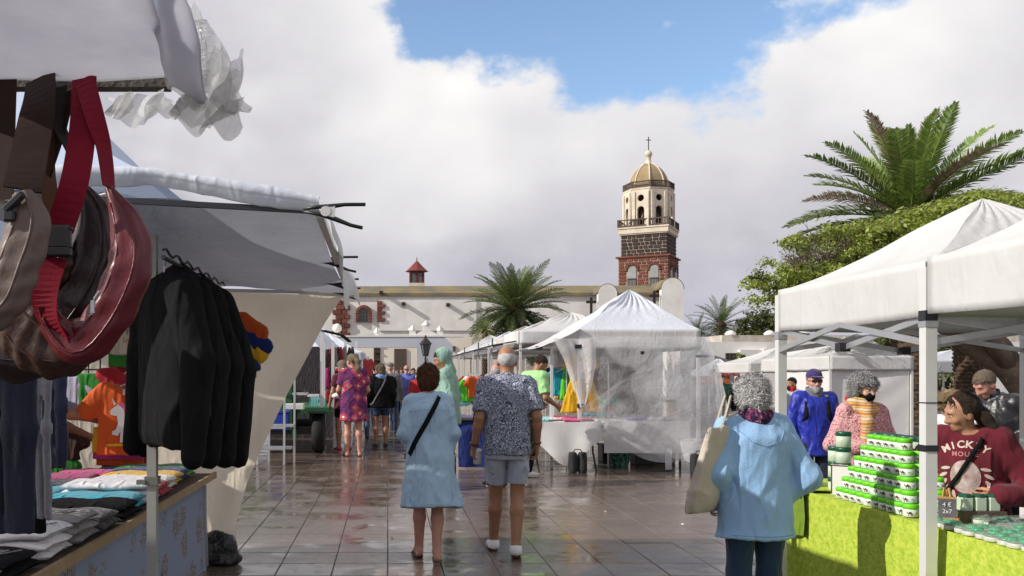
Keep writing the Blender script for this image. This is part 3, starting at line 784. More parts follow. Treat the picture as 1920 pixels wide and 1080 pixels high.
        md = ob.modifiers.new('s', 'SOLIDIFY'); md.thickness = .004; md.offset = 1; return ob
    if kind == 'pack':
        f.ell((0, -.20, 1.22), (.15, .10, .22), .03, ML); ob = mobj('backpack', f.mesh('backpack', s, .005, 20), m, root)
        for sg in (-1, 1):
            b = MB(); b.tube([up(sg * .1, -.14, 1.40) * s, up(sg * .115, -.03, 1.475) * s, up(sg * .12, .10, 1.38) * s, up(sg * .135, .125, 1.22) * s, up(sg * .165, .03, 1.08) * s], .024 * s, 8, flat=.35)
            b.build('strap', m, ob, True)
        return ob
def ribbon(b, pts, ctr, w):
    V = []; n = len(pts)
    for i, p in enumerate(pts):
        t = (pts[min(i + 1, n - 1)] - pts[max(i - 1, 0)]).normalized(); out = (p - ctr); out.z *= .2
        side = t.cross(out).normalized(); V += [p - side * w, p + side * w]
    b.add(V, [(2 * i, 2 * i + 1, 2 * i + 3, 2 * i + 2) for i in range(n - 1)]); return b

from mathutils.bvhtree import BVHTree
def seam(c, g, lines, m, r=.0028, name='seam', side=-1):
    "stitched seams pressed on a garment: lines are body-space points seen from behind (side -1) or the front"
    me = g.data; t = BVHTree.FromPolygons([v.co.copy() for v in me.vertices], [tuple(q.vertices) for q in me.polygons]); s = c['s']
    for ln in lines:
        pts = []
        for k in range(len(ln) - 1):
            for q in range(7):
                p = Vector(ln[k]).lerp(Vector(ln[k + 1]), q / 7); o = c['up'](p.x, side * .6, p.z) * s; h = t.ray_cast(o, (c['up'](p.x, 0, p.z) * s - o).normalized())
                if h[0] is not None: pts.append(h[0] + h[1] * r * .2)
        if len(pts) > 2: b = MB(); b.tube(pts, r, 5); b.build(name, m, g, True)
# ------------------------------------------------------------------ ground and paving
def stone_mat():
    m, N, L, b = nodes_mat('wet_paving')
    tc = N.new('ShaderNodeTexCoord'); g = N.new('ShaderNodeNewGeometry')
    pos = g.outputs['Position']
    def noi(sc, det, ro=.6, dist=0, vec=pos):
        n = N.new('ShaderNodeTexNoise'); L.new(vec, n.inputs['Vector']); n.inputs['Scale'].default_value = sc; n.inputs['Detail'].default_value = det; n.inputs['Roughness'].default_value = ro; n.inputs['Distortion'].default_value = dist; return n.outputs[0]
    def mr(v, a, bb, c, d):
        n = N.new('ShaderNodeMapRange'); L.new(v, n.inputs[0])
        for i, q in enumerate((a, bb, c, d)): n.inputs[i + 1].default_value = q
        return n.outputs[0]
    grain = noi(55, 6, .75); blot = noi(1.1, 6, .62, .6); fine = noi(7, 5, .65)
    # puddles: wider across the street than along it
    sc = N.new('ShaderNodeVectorMath'); sc.operation = 'MULTIPLY'; L.new(pos, sc.inputs[0]); sc.inputs[1].default_value = (1.0, 1.3, 1)
    pud = noi(1.5, 5, .62, .5, sc.outputs[0])
    c1 = N.new('ShaderNodeMix'); c1.data_type = 'RGBA'; L.new(mr(grain, .3, .7, 0, 1), c1.inputs[0]); c1.inputs[6].default_value = (.085, .063, .050, 1); c1.inputs[7].default_value = (.215, .165, .132, 1)
    c2 = N.new('ShaderNodeMix'); c2.data_type = 'RGBA'; c2.blend_type = 'MULTIPLY'; L.new(mr(blot, .38, .66, .0, .6), c2.inputs[0]); L.new(c1.outputs[2], c2.inputs[6]); c2.inputs[7].default_value = (.52, .48, .47, 1)
    hv = N.new('ShaderNodeHueSaturation'); L.new(c2.outputs[2], hv.inputs['Color']); L.new(mr(g.outputs['Random Per Island'], 0, 1, .78, 1.25), hv.inputs['Value'])
    L.new(hv.outputs[0], b.inputs['Base Color'])
    ad = N.new('ShaderNodeMath'); ad.operation = 'ADD'; L.new(pud, ad.inputs[0]); L.new(mr(fine, .3, .7, -.09, .09), ad.inputs[1])
    L.new(mr(ad.outputs[0], .40, .57, .24, .03), b.inputs['Roughness'])
    b.inputs['Specular IOR Level'].default_value = .75
    bp = N.new('ShaderNodeBump'); bp.inputs['Distance'].default_value = .004
    L.new(mr(ad.outputs[0], .42, .62, .55, .05), bp.inputs['Strength']); 
    hh = N.new('ShaderNodeMath'); hh.operation = 'ADD'; L.new(grain, hh.inputs[0]); L.new(fine, hh.inputs[1]); L.new(hh.outputs[0], bp.inputs['Height']); L.new(bp.outputs[0], b.inputs['Normal'])
    return m
M_pave = stone_mat()
M_grout = mat('paving_joint', (.13, .115, .105), .55, (.06, .05, .045), 20, .8)
me = mesh_np('ground', [(-400, -200, -.012), (400, -200, -.012), (400, 900, -.012), (-400, 900, -.012)], [(0, 1, 2, 3)], False)
ground = tag(mobj('ground', me, M_grout), kind='structure')
TW, TL = .42, .435
def slab_mesh(seed):
    r = random.Random(seed); w, l = TW / 2 - .003, TL / 2 - .003; c = .004
    tz = [r.uniform(-.0012, .0012) for _ in range(4)]
    V = []
    for (x, y), z in zip(((-w, -l), (w, -l), (w, l), (-w, l)), tz): V.append((x, y, -.03))
    for (x, y), z in zip(((-w, -l), (w, -l), (w, l), (-w, l)), tz): V.append((x, y, -.004 + z))
    for (x, y), z in zip(((-w, -l), (w, -l), (w, l), (-w, l)), tz): V.append((x - math.copysign(c, x), y - math.copysign(c, y), z))
    Fc = [(8, 9, 10, 11)]
    for i in range(4):
        j = (i + 1) % 4; Fc += [(i, j, 4 + j, 4 + i), (4 + i, 4 + j, 8 + j, 8 + i)]
    return V, Fc
slab_me = []
for k in range(24):
    V, Fc = slab_mesh(k); m_ = mesh_np('paving_slab', V, Fc, False); m_.materials.append(M_pave); slab_me.append(m_)
rest = MB(); cnt = 0
slabs = []
for j in range(14, 150):
    y = 6.5 + (j - 14) * TL
    xl, xr = max(-9, X(330, y) - .5), min(13.5, X(1990, y) + .5)
    for i in range(int(math.floor(xl / TW)), int(math.ceil(xr / TW)) + 1):
        slabs.append((y, i * TW + TW / 2, i, j))
near = [q for q in slabs if q[0] < 14.2 and X(380, q[0]) - .3 < q[1] < X(1500, q[0]) + .3][:300]
ns = set((q[2], q[3]) for q in near)
for y, x, i, j in slabs:
    off = random.uniform(-.0015, .0015)
    if (i, j) in ns:
        o = bpy.data.objects.new('paving_slab', random.choice(slab_me)); o.location = (x, y, off); link(o, ground)
    else:
        V, Fc = slab_mesh(i * 131 + j); rest.add(V, Fc, Matrix.Translation((x, y, off)))
tag(rest.build('distant_paving', M_pave, ground), kind='stuff')

# ------------------------------------------------------------------ walls and church
M_lime = mat('limewash', (.82, .805, .775), .9, (.55, .52, .48), 1.1, .5, .3, 25, det=10)
M_limec = mat('limewash_clean', (.80, .79, .765), .85, (.66, .64, .61), 1.2, .5, .2, 20, det=8)
M_red = mat('red_stone', (.20, .068, .045), .9, (.10, .035, .025), 3, .7, .5, 12, rnd=.3)
M_blk = mat('basalt', (.045, .035, .035), .85, (.02, .016, .016), 3, .7, .5, 12, rnd=.4)
M_mortar = mat('mortar', (.42, .32, .245), .95, (.27, .195, .14), 2.5, .7, .4, 14, det=8)
M_moss = mat('mossy_roof', (.15, .135, .10), .95, (.30, .23, .085), .9, .75, .5, 9, det=9)
M_dark = mat('dark_void', (.015, .014, .013), .9)
M_wood = mat('old_wood', (.115, .085, .065), .8, (.06, .045, .035), 9, .7, .3, 60)
M_tin = mat('dark_tin', (.03, .022, .02), .6, metal=.2)
M_redw = mat('red_painted_wood', (.165, .028, .02), .6, (.09, .02, .015), 8, .7)
M_glass = mat('window_glass', (.10, .12, .13), .08, (.2, .2, .2), 3, .6)
M_dome = mat('dome_render', (.36, .27, .15), .85, (.22, .165, .085), 1.5, .7, .35, 16, det=8)
M_stucco = mat('tower_stucco', (.72, .64, .53), .9, (.52, .43, .33), 1.3, .65, .3, 18, det=9)
brick_cache = {}
def brick(M, size, m, parent, key, name='brick', jit=.0):
    "one stone: shared bevelled cube, scaled"
    k = (key, m.name)
    if k not in brick_cache:
        b = MB(); b.box((0, 0, 0), (1, 1, 1)); me = b.mesh('brick')
        bm = bmesh.new(); bm.from_mesh(me); bmesh.ops.bevel(bm, geom=bm.edges[:], offset=.09, segments=1, affect='EDGES'); bm.to_mesh(me); bm.free(); me.materials.append(m); brick_cache[k] = me
    o = bpy.data.objects.new(name, brick_cache[k]); link(o, parent); o.matrix_local = M @ Matrix.Diagonal((*size, 1)); return o

YC = 58.0
church = thing('church', (X(900, YC), YC, 0), 'long whitewashed church nave with mossy roof and red lantern turret', 'church')
ca = R(-1.5)     # nave runs very slightly away to the right
church.rotation_euler[2] = ca
def cx(px): return (X(px, YC) - church.location.x)
zr0, zr1 = Z(549, YC), Z(533, YC)
x0, x1 = cx(560), cx(1262)
b = MB(); b.mm((x0, .0, 0), (x1, 9, zr0)); b.build('wall', M_lime, church)
b = MB()
b.add([(x0, -.18, zr0 - .02), (x1, -.18, zr0 - .02), (x1, 1.6, zr1 + .05), (x0, 1.6, zr1 + .05), (x0, 9, zr1 + .1), (x1, 9, zr1 + .1), (x0, -.18, zr0 - .2), (x1, -.18, zr0 - .2), (x0, 9, zr0), (x1, 9, zr0)],
      [(0, 1, 3, 2)[:2] + (2, 3), (3, 2, 5, 4), (6, 7, 1, 0), (0, 3, 4, 8, 6), (1, 7, 9, 5, 2)])
b.build('roof', M_moss, church)
# pilaster band, ledges, water spouts
b = MB(); b.mm((cx(711), -.10, Z(620, YC)), (cx(893), -.002, Z(562, YC))); b.build('raised_panel', M_lime, church)
for px, py in ((715, 549), (757, 570), (840, 572)):
    b = MB(); z = Z(py, YC); b.mm((cx(px) - .12, -.55, z - .09), (cx(px) + .12, -.11, z + .09)); b.build('water_spout', M_tin, church)
# quoins
def quoins(px, y0, y1, side, n):
    for k in range(n):
        z = Z(y0 + (y1 - y0) * (k + .5) / n, YC); w = .52 if k % 2 else .32
        brick(Matrix.Translation((cx(px) + side * w / 2, -.06, z)), (w, .28, (y1 - y0) / n * YC / F * .96), M_red, church, 'q')
quoins(707, 564, 603, 1, 6); quoins(641, 564, 640, 1, 9)
for k in range(7): brick(Matrix.Translation((cx(632) + .2 * (k % 2), -.07, Z(567 + k * 9, YC))), (.6, .3, .3), M_red, church, 'q')
# niche window with red arch
n0 = cx(682); zb = Z(604, YC); hN = .9; ww = .62
nich = MB(); nich.mm((n0 - ww / 2, -.03, zb), (n0 + ww / 2, -.01, zb + hN - ww / 2)); 
win = plate('window', arch(0, 0, ww, hN, 12), [], .04, M_glass, church, Matrix.Translation((n0, -.04, zb)) @ Matrix.Rotation(R(90), 4, 'X'))
for k in range(9):
    a = math.pi * k / 8; r = ww / 2 + .1
    brick(Matrix.Translation((n0 + r * math.cos(a), -.1, zb + hN - ww / 2 + r * math.sin(a))) @ Matrix.Rotation(-a, 4, 'Y'), (.2, .3, .17), M_red, church, 'q')
for k in range(3):
    for sg in (-1, 1): brick(Matrix.Translation((n0 + sg * (ww / 2 + .1), -.1, zb + .1 + k * .2)), (.2, .3, .19), M_red, church, 'q')
b = MB()
for k in (-1, 0, 1): b.box((n0 + k * .17, -.07, zb + .4), (.03, .03, .8))
for k in range(3): b.box((n0, -.07, zb + .15 + .22 * k), (.55, .03, .03))
b.build('window_bars', M_wood, win)
# lantern turret
lx = cx(782); lz = Z(533, YC) - .12
b = MB(); b.box((lx, 2.3, lz + .15), (1.05, 1.05, .5)); b.build('turret_base', M_stucco, church)
b = MB(); b.box((lx, 2.3, lz + .75), (.86, .86, .8)); tur = b.build('turret', M_redw, church)
for k in (-1, 1):
    for q in range(5):
        b = MB(); b.box((lx + k * .2, 1.855, lz + .47 + q * .13), (.26, .03, .10)); b.build('shutter_slat', M_glass, tur)
b = MB()
for sx in (-1, 1):
    for sy in (-1, 1): b.box((lx + sx * .45, 2.3 + sy * .45, lz + .76), (.1, .1, .86))
b.box((lx, 1.85, lz + .76), (.09, .1, .8)); b.box((lx, 2.3, lz + 1.18), (1.02, 1.02, .08)); b.build('turret_frame', M_redw, tur)
b = MB(); b.lathe([(.80, 0), (.70, .05), (.40, .34), (.10, .66), (.03, .72), (.03, .92), (.001, .96)], (lx, 2.3, lz + 1.2), 8); b.build('turret_roof', mat('turret_roof', (.20, .035, .024), .6, (.12, .025, .02), 6, .7), tur)
# barrel ended buttress gables at the right end, each with a black cross
for pxg, wpx, top in ((1128, 34, 538), (1245, 40, 527)):
    gx = cx(pxg); w = wpx * YC / F; zt = Z(top, YC)
    plate('gable', arch(0, 0, w, 4.2, 12), [], .5, M_lime, church, Matrix.Translation((gx, -1.35, zt - 4.2)) @ Matrix.Rotation(R(90), 4, 'X'))
    b = MB(); r = w / 2
    V = []; Fc = []
    for k in range(13):
        a = math.pi * k / 12
        for yy in (-1.65, 1.7): V.append((gx + (r + .05) * math.cos(a), yy + (.07), zt - r + (r + .05) * math.sin(a)))
    b.add(V, [(2 * k, 2 * k + 1, 2 * k + 3, 2 * k + 2) for k in range(12)]); o = b.build('gable_roof', M_moss, church, True); o.modifiers.new('s', 'SOLIDIFY').thickness = .06
    b = MB(); xx = gx - w * .5 - .42; b.box((xx, -1.5, zt - 1.35), (.15, .12, 1.1)); b.box((xx, -1.53, zt - 1.1), (.62, .10, .16)); b.build('cross', M_tin, church)

# ------------------------------------------------------------------ bell tower
YT = 63.0; tw = 3.38
tower = thing('bell_tower', (X(1223, YT), YT + .9, 0), 'tall church bell tower of dark and red stone under a pale dome', 'tower', rz=R(-29))
zt = lambda py: Z(py, YT)
hw = tw / 2
b = MB(); b.mm((-hw, -hw, 0), (hw, hw, zt(483) + .0)); b.build('lower_shaft', M_mortar, tower)
hu = hw - .14
b = MB(); b.mm((-hu, -hu, zt(483) + .002), (hu, hu, zt(437))); b.build('upper_shaft', M_mortar, tower)
rs = random.Random(5)
def course(face, z0, z1, half, m, lo, hi, skip=None, proud=.05):
    x = -half + .01
    while x < half - .06:
        w = min(rs.uniform(lo, hi), half - x)
        if half - (x + w) < .18: w = half - x
        c = x + w / 2
        spans = [(x, x + w)]
        if skip and AZ0 - .02 < (z0 + z1) / 2 < AZ0 + AH + .1:
            for a in AX:
                lo_, hi_ = a - AW / 2 - .07, a + AW / 2 + .07; nx = []
                for p0, p1 in spans: nx += [q for q in ((p0, min(p1, lo_)), (max(p0, hi_), p1)) if q[1] - q[0] > .09]
                spans = nx
        for p0, p1 in spans:
            c = (p0 + p1) / 2; w_ = p1 - p0
            hz = (z1 - z0) * rs.uniform(.72, .85)
            sz = (max(.04, w_ - .07), .16, hz); zz = (z0 + z1) / 2
            if face == 0: Mx = Matrix.Translation((c, -half - proud + .08, zz))
            else: Mx = Matrix.Translation((half + proud - .08, c, zz)) @ Matrix.Rotation(R(90), 4, 'Z')
            brick(Mx, sz, m, tower, 't')
        x += w
def rows(p0, p1, n): return [(zt(p1 - (p1 - p0) * i / n), zt(p1 - (p1 - p0) * (i + 1) / n)) for i in range(n)]
AW = .62; AX = (-.75, .75); AZ0, AH = zt(536), zt(499.5) - zt(536)
AZ0 = zt(537); AH = 1.42
skipw = lambda c, w, z: any(abs(c - a) < AW / 2 + w / 2 - .02 for a in AX) and AZ0 - .05 < z < AZ0 + AH - .05
for f_ in (0, 1):
    for z0, z1 in rows(436.5, 441, 1): course(f_, z0, z1, hu, M_red, .14, .24)
    for z0, z1 in rows(441, 482, 6): course(f_, z0, z1, hu, M_blk, .28, .62)
    for z0, z1 in rows(485, 541, 9): course(f_, z0, z1, hw, M_red, .32, .78, skipw)
for z0, z1 in rows(546, 640, 12): course(1, z0, z1, hw, M_red, .3, .6)
for py, hh, ov in ((482.5, .10, .16), (544, .12, .16)):
    b = MB(); z = zt(py); b.box((0, 0, z), (tw + 2 * ov, tw + 2 * ov, hh)); b.build('string_course', M_red, tower)
for f_ in (0, 1):
    for a in AX:
        Mx = Matrix.Translation((a, -hw - .03, AZ0)) if f_ == 0 else Matrix.Rotation(R(90), 4, 'Z') @ Matrix.Translation((a, -hw - .03, AZ0))
        w_ = plate('belfry_window', arch(0, 0, AW, AH), [], .04, mat('belfry_sky_grey', (.34, .345, .35), .5, (.2, .2, .2), 2, .6), tower, Mx @ Matrix.Rotation(R(90), 4, 'X'))  # grey plate stands in for sky showing through the open arch
        for k in range(9):
            an = math.pi * k / 8; r = AW / 2 + .09
            brick(Mx @ Matrix.Translation((r * math.cos(an), -.02, AH - AW / 2 + r * math.sin(an))) @ Matrix.Rotation(-an, 4, 'Y'), (.17, .16, .13), M_red, tower, 't')
        b = MB()
        for k in range(7): b.box((-AW / 2 + AW * k / 6, -.08, .25), (.025, .025, .5))
        b.box((0, -.08, .5), (AW, .035, .035)); me = b.mesh('railing'); me.transform(Mx); mobj('railing', me, M_tin, w_)
# cornice, balustrade
zc = zt(434)
b = MB(); b.box((0, 0, zc), (tw + .02, tw + .02, .34)); b.box((0, 0, zc + .22), (tw + .14, tw + .14, .10)); b.box((0, 0, zc - .21), (tw - .1, tw - .1, .08)); b.build('cornice', M_stucco, tower)
def rail_ring(pts, z0, hgt, per, name):
    b = MB(); n = len(pts)
    for i in range(n):
        a, c = Vector((*pts[i], z0)), Vector((*pts[(i + 1) % n], z0)); up_ = Vector((0, 0, hgt))
        b.bar(a + up_, c + up_, .09, .07); b.bar(a + up_ * .12, c + up_ * .12, .08, .10)
        b.box(a + up_ * .53, (.13, .13, hgt * 1.1))
        for k in range(1, per): p = a.lerp(c, k / per); b.box(p + up_ * .5, (.045, .045, hgt))
    return b.build(name, M_wood, tower)
q = hw + .0; zbal = zc + .275
rail_ring([(-q, -q), (q, -q), (q, q), (-q, q)], zbal, .5, 16, 'lower_balustrade')
# octagonal belfry drum with holed walls
zd0, zd1 = zbal, zt(358); ra = 1.50; hd_ = zd1 - zd0; fw = 2 * ra * math.tan(math.pi / 8)
b = MB(); b.lathe([(.95, 0), (.95, hd_)], (0, 0, zd0 - .01), 8); b.build('drum_core', M_wood, tower)
for k in range(8):
    a = math.pi / 4 * k + R(-6)
    Mx = Matrix.Rotation(a, 4, 'Z') @ Matrix.Translation((0, -ra, zd0)) @ Matrix.Rotation(R(90), 4, 'X')
    e = fw / 2 - .003
    plate('drum_wall', [(-e, 0), (e, 0), (e, hd_), (-e, hd_)], [arch(0, .1, .5, 1.32), circ(0, hd_ * .78, .235)], .22, M_stucco, tower, Mx)
    b = MB()
    for sg in (-1, 1): b.mm((sg * (e - .14) - .1, -.08, 0), (sg * (e - .14) + .1, -.001 + .0, hd_ - .12))
    me = b.mesh('pilaster'); me.transform(Matrix.Rotation(a, 4, 'Z') @ Matrix.Translation((0, -ra - .112, zd0))); mobj('pilaster', me, M_stucco, tower)
    if k in (0, 1, 7):
        b = MB(); b.lathe([(.02, .55), (.1, .52), (.14, .3), (.2, .06), (.23, 0), (.2, 0)], (0, 0, 0), 14)
        me = b.mesh('bell', True); me.transform(Matrix.Rotation(a, 4, 'Z') @ Matrix.Translation((0, -ra + .33, zd0 + .62))); mobj('bell', me, mat('bronze', (.10, .075, .05), .45, metal=.6), tower)
b = MB(); cr_ = 1 / math.cos(math.pi / 8)
b.lathe([(ra * cr_ + .05, -.04), (ra * cr_ + .12, .05), (ra * cr_ + .14, .15), (ra * cr_ + .05, .17)], (0, 0, zd1), 8)
me = b.mesh('drum_cornice'); me.transform(Matrix.Rotation(R(-6) + math.pi / 8, 4, 'Z')); mobj('drum_cornice', me, M_stucco, tower)
rr = (ra + .06) * cr_
rail_ring([(rr * math.cos(math.pi / 4 * k + math.pi / 8 + R(-6)), rr * math.sin(math.pi / 4 * k + math.pi / 8 + R(-6))) for k in range(8)], zd1 + .172, .42, 9, 'upper_balustrade')
zq = zd1 + .17; rd = 1.37; hD = zt(300) - zq
prof = [(rd * (1 - t ** 2.1) ** .62 if t < 1 else .12, hD * t) for t in [0, .08, .18, .3, .42, .54, .66, .77, .86, .93, .975]]
b = MB(); b.lathe(prof, (0, 0, zq), 8); me = b.mesh('dome'); me.transform(Matrix.Rotation(R(-6) + math.pi / 8, 4, 'Z')); dome = mobj('dome', me, M_dome, tower)
for k in range(8):
    a = math.pi / 4 * k + math.pi / 8 + R(-6)
    b = MB(); b.tube([((r_ + .015) * math.cos(a), (r_ + .015) * math.sin(a), zq + z_) for r_, z_ in prof], .05, 6); b.build('rib', M_stucco, dome, True)
zf = zt(300)
b = MB(); b.lathe([(.34, -.12), (.30, 0), (.2, .12), (.15, .35), (.2, .42), (.12, .44)], (0, 0, zf - .05), 12); b.lathe([(.02, -.27), (.16, -.22), (.26, -.05), (.26, .06), (.16, .22), (.02, .27)], (0, 0, zf + .62), 14); b.build('finial', M_stucco, tower, True)
b = MB(); b.box((0, 0, zf + 1.35), (.05, .05, 1.0)); b.box((0, 0, zf + 1.62), (.34, .05, .05)); me = b.mesh('cross'); me.transform(Matrix.Rotation(R(29), 4, 'Z')); mobj('cross', me, M_tin, tower)

# ------------------------------------------------------------------ gateway wall in front of the church
YG = 42.0
gate = thing('gateway_wall', (X(745, YG), YG, 0), 'white gateway wall with a wide square opening at the end of the street', 'wall')
gx = lambda px: X(px, YG) - gate.location.x
gz = lambda py: Z(py, YG)
pl = plate('wall', [(gx(560), 0), (gx(664), 0), (gx(664), gz(652)), (gx(783), gz(652)), (gx(783), 0), (gx(848), 0), (gx(848), gz(647)), (gx(833), gz(633)), (gx(560), gz(632))], [], .5, mat('shaded_whitewash', (.56, .60, .66), .9, (.48, .51, .57), 1.0, .5), gate, Matrix.Rotation(R(90), 4, 'X'))  # white wall; its shade is put into the bluish colour
b = MB(); b.box((gx(745) - .3, 0, gz(632) + .03), (gx(833) - gx(560), .56, .07)); b.build('coping', M_limec, gate)
# back wall seen through the gate, with door
YB = 47.0
bw = thing('house', (X(760, YB), YB, 0), 'plain white house front with a brown plank door seen through the gateway', 'house')
bx = lambda px: X(px, YB) - bw.location.x
b = MB(); b.mm((bx(600), 0, 0), (bx(1120), 3, Z(632, YB))); b.build('wall', mat('sunlit_cream_wash', (.86, .80, .69), .9, (.76, .69, .58), 1.2, .5), bw)  # brighter cream carries the sunlight on this wall in its colour
for k in range(5):
    b = MB(); xx = bx(739) + k * .13; b.mm((xx, -.06, 0), (xx + .122, -.003, Z(654, YB))); b.build('door_plank', M_wood, bw)
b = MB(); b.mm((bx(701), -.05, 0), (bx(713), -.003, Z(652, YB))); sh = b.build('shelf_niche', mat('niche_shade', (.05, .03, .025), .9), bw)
for k in range(8):
    b = MB(); b.box((bx(707), -.08, .2 + .4 * k), (.3, .06, .05)); b.build('shelf', M_wood, sh)
b = MB(); b.mm((bx(846), -.06, Z(658, YB)), (bx(854), -.003, Z(649, YB))); b.build('window', M_wood, bw)
for px, top, sz in ((774, 618, .32), (800, 609, .34), (826, 619, .32), (706, 623, .22)):
    pn = MB(); xx = bx(px); zz = Z(632, YB)
    hgt = Z(top, YB) - zz
    pn.box((xx, .5, zz + hgt * .5), (sz, sz, hgt * .99)); pn.lathe([(sz * .74, 0), (sz * .72, .04), (.01, .26)], (xx, .5, zz + hgt), 4)
    pn.build('pinnacle', M_limec, bw)
o = plate('pediment', [(bx(779), 0), (bx(822), 0), (bx(822), .1), (bx(812), .3), (bx(800), .42), (bx(788), .3), (bx(779), .1)], [], .4, M_limec, bw, Matrix.Translation((0, .5, Z(632, YB))) @ Matrix.Rotation(R(90), 4, 'X'))
# small pinnacled roof behind at far left
pn = thing('stone_pinnacle', P(632, 640, 50), 'white stone ball pinnacle above the left stalls beside red quoins', 'pinnacle')
b = MB(); b.box((0, 0, -1.4), (.5, .5, 4)); b.lathe([(.1, 0), (.33, .2), (.36, .4), (.25, .62), (.08, .7)], (0, 0, .6), 12); o_ = b.build('shaft', M_lime, pn, True); o_.scale = (.75,) * 3

# street lamp on the gateway wall
YL = YG - .75
lamp = thing('wall_lamp', P(798, 668, YL), 'black wrought iron wall lantern on the white gateway wall', 'lamp', 'street lamp')
b = MB(); b.tube([(0, .5, -.25), (0, .25, -.42), (0, .05, -.3), (0, 0, -.1), (0, 0, 0)], .03, 6); b.tube([(0, .5, -.5), (0, .5, -.05)], .04, 6); b.lathe([(.02, -.22), (.14, -.14), (.16, 0), (.08, .1), (.02, .14)], (0, .1, -.38), 10); b.build('bracket', M_tin, lamp, True)
b = MB(); b.lathe([(.10, 0), (.22, .5)], (0, 0, .05), 6); b.build('glass', M_glass, lamp)
b = MB()
for k in range(6):
    a = math.pi / 3 * k; b.bar((.11 * math.cos(a), .11 * math.sin(a), .04), (.23 * math.cos(a), .23 * math.sin(a), .55), .03)
b.lathe([(.30, 0), (.24, .08), (.12, .22), (.05, .28), (.05, .36), (.01, .42)], (0, 0, .55), 6); b.lathe([(.13, -.04), (.13, .03)], (0, 0, .04), 6); b.build('frame', M_tin, lamp)

# ------------------------------------------------------------------ white house on the right
YH = 46.0
house = thing('white_house', (X(1450, YH), YH, 0), 'low white house with brown barred window behind the crepe tent', 'house')
hx = lambda px: X(px, YH) - house.location.x
b = MB(); b.mm((hx(1310), 0, 0), (hx(1990), 6, Z(641, YH))); b.build('wall', M_lime, house)
b = MB(); b.mm((hx(1366), .9, Z(641, YH) + .002), (hx(1990), 5.5, Z(627, YH))); b.build('parapet', mat('weathered_parapet', (.50, .46, .40), .95, (.26, .23, .19), 1.5, .8, .4, 12, det=9), house)
b = MB(); b.mm((hx(1383), -.35, 0), (hx(1424), -.002, Z(656, YH))); b.build('porch_block', M_lime, house)
b = MB(); b.mm((hx(1424) + .01, -.5, 0), (hx(1437), -.002, Z(655, YH))); b.build('porch_pier', M_limec, house)
for p0, p1, q0, q1 in ((1360, 1381, 662, 680), (1435, 1446, 663, 676)):
    b = MB(); b.mm((hx(p0), -.06, Z(q1, YH)), (hx(p1), -.003, Z(q0, YH))); w = b.build('window', M_wood, house)
    n = 3 if p1 - p0 > 15 else 2
    for i in range(n):
        for j in range(3):
            b = MB(); dx = (hx(p1) - hx(p0)) / n; dz = (Z(q0, YH) - Z(q1, YH)) / 3
            b.box((hx(p0) + dx * (i + .5), -.062, Z(q1, YH) + dz * (j + .5)), (dx * .62, .02, dz * .7)); b.build('pane', M_dark, w)
for px in (1385, 1460, 1525):
    b = MB(); b.lathe([(.28, 0), (.3, .1), (.15, .22), (.02, .26)], (hx(px), 1.1, Z(627, YH) + .001), 10); b.build('roof_ball', M_lime, house, True)
lw = thing('low_roof', (X(1345, 40), 40, 0), 'grey lean-to roof edge beside the crepe tent', 'roof')
b = MB(); b.add([(-1.0, 0, Z(655, 40)), (.75, 0, Z(678, 40)), (.75, 2, Z(678, 40)), (-1.0, 2, Z(655, 40)), (-1.0, 0, 0), (.75, 0, 0), (.75, 2, 0), (-1.0, 2, 0)], [(0, 1, 2, 3), (4, 5, 1, 0), (5, 6, 2, 1), (7, 4, 0, 3), (6, 7, 3, 2)]); b.build('slope', mat('grey_sheet_roof', (.18, .18, .19), .7, nsc=3), lw)
b = MB(); b.mm((.9, -.2, 0), (3.8, -.1, Z(682, 40))); b.build('awning_wall', M_limec, lw)

# ------------------------------------------------------------------ plants
def leafmat(name, a, b_, tr=.35, rough=.5, rnd=.35):
    m, N, L, b = nodes_mat(name); out = N['Material Output']
    g = N.new('ShaderNodeNewGeometry'); mx = N.new('ShaderNodeMix'); mx.data_type = 'RGBA'; L.new(g.outputs['Random Per Island'], mx.inputs[0]); mx.inputs[6].default_value = (*a, 1); mx.inputs[7].default_value = (*b_, 1)
    oi = N.new('ShaderNodeObjectInfo'); hv = N.new('ShaderNodeHueSaturation'); q = N.new('ShaderNodeMapRange'); L.new(oi.outputs['Random'], q.inputs[0]); q.inputs[3].default_value = 1 - rnd; q.inputs[4].default_value = 1 + rnd
    L.new(q.outputs[0], hv.inputs['Value']); L.new(mx.outputs[2], hv.inputs['Color']); L.new(hv.outputs[0], b.inputs['Base Color']); b.inputs['Roughness'].default_value = rough
    t = N.new('ShaderNodeBsdfTranslucent'); L.new(hv.outputs[0], t.inputs[0]); ms = N.new('ShaderNodeMixShader'); ms.inputs[0].default_value = tr; L.new(b.outputs[0], ms.inputs[1]); L.new(t.outputs[0], ms.inputs[2]); L.new(ms.outputs[0], out.inputs[0]); return m
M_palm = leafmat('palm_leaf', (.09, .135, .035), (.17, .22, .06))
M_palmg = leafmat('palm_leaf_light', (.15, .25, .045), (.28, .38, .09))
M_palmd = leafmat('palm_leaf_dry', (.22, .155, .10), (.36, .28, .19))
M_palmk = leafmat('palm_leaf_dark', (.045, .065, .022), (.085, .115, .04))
M_bark = mat('palm_bark', (.11, .07, .045), .95, (.05, .03, .02), 7, .8, .9, 14)
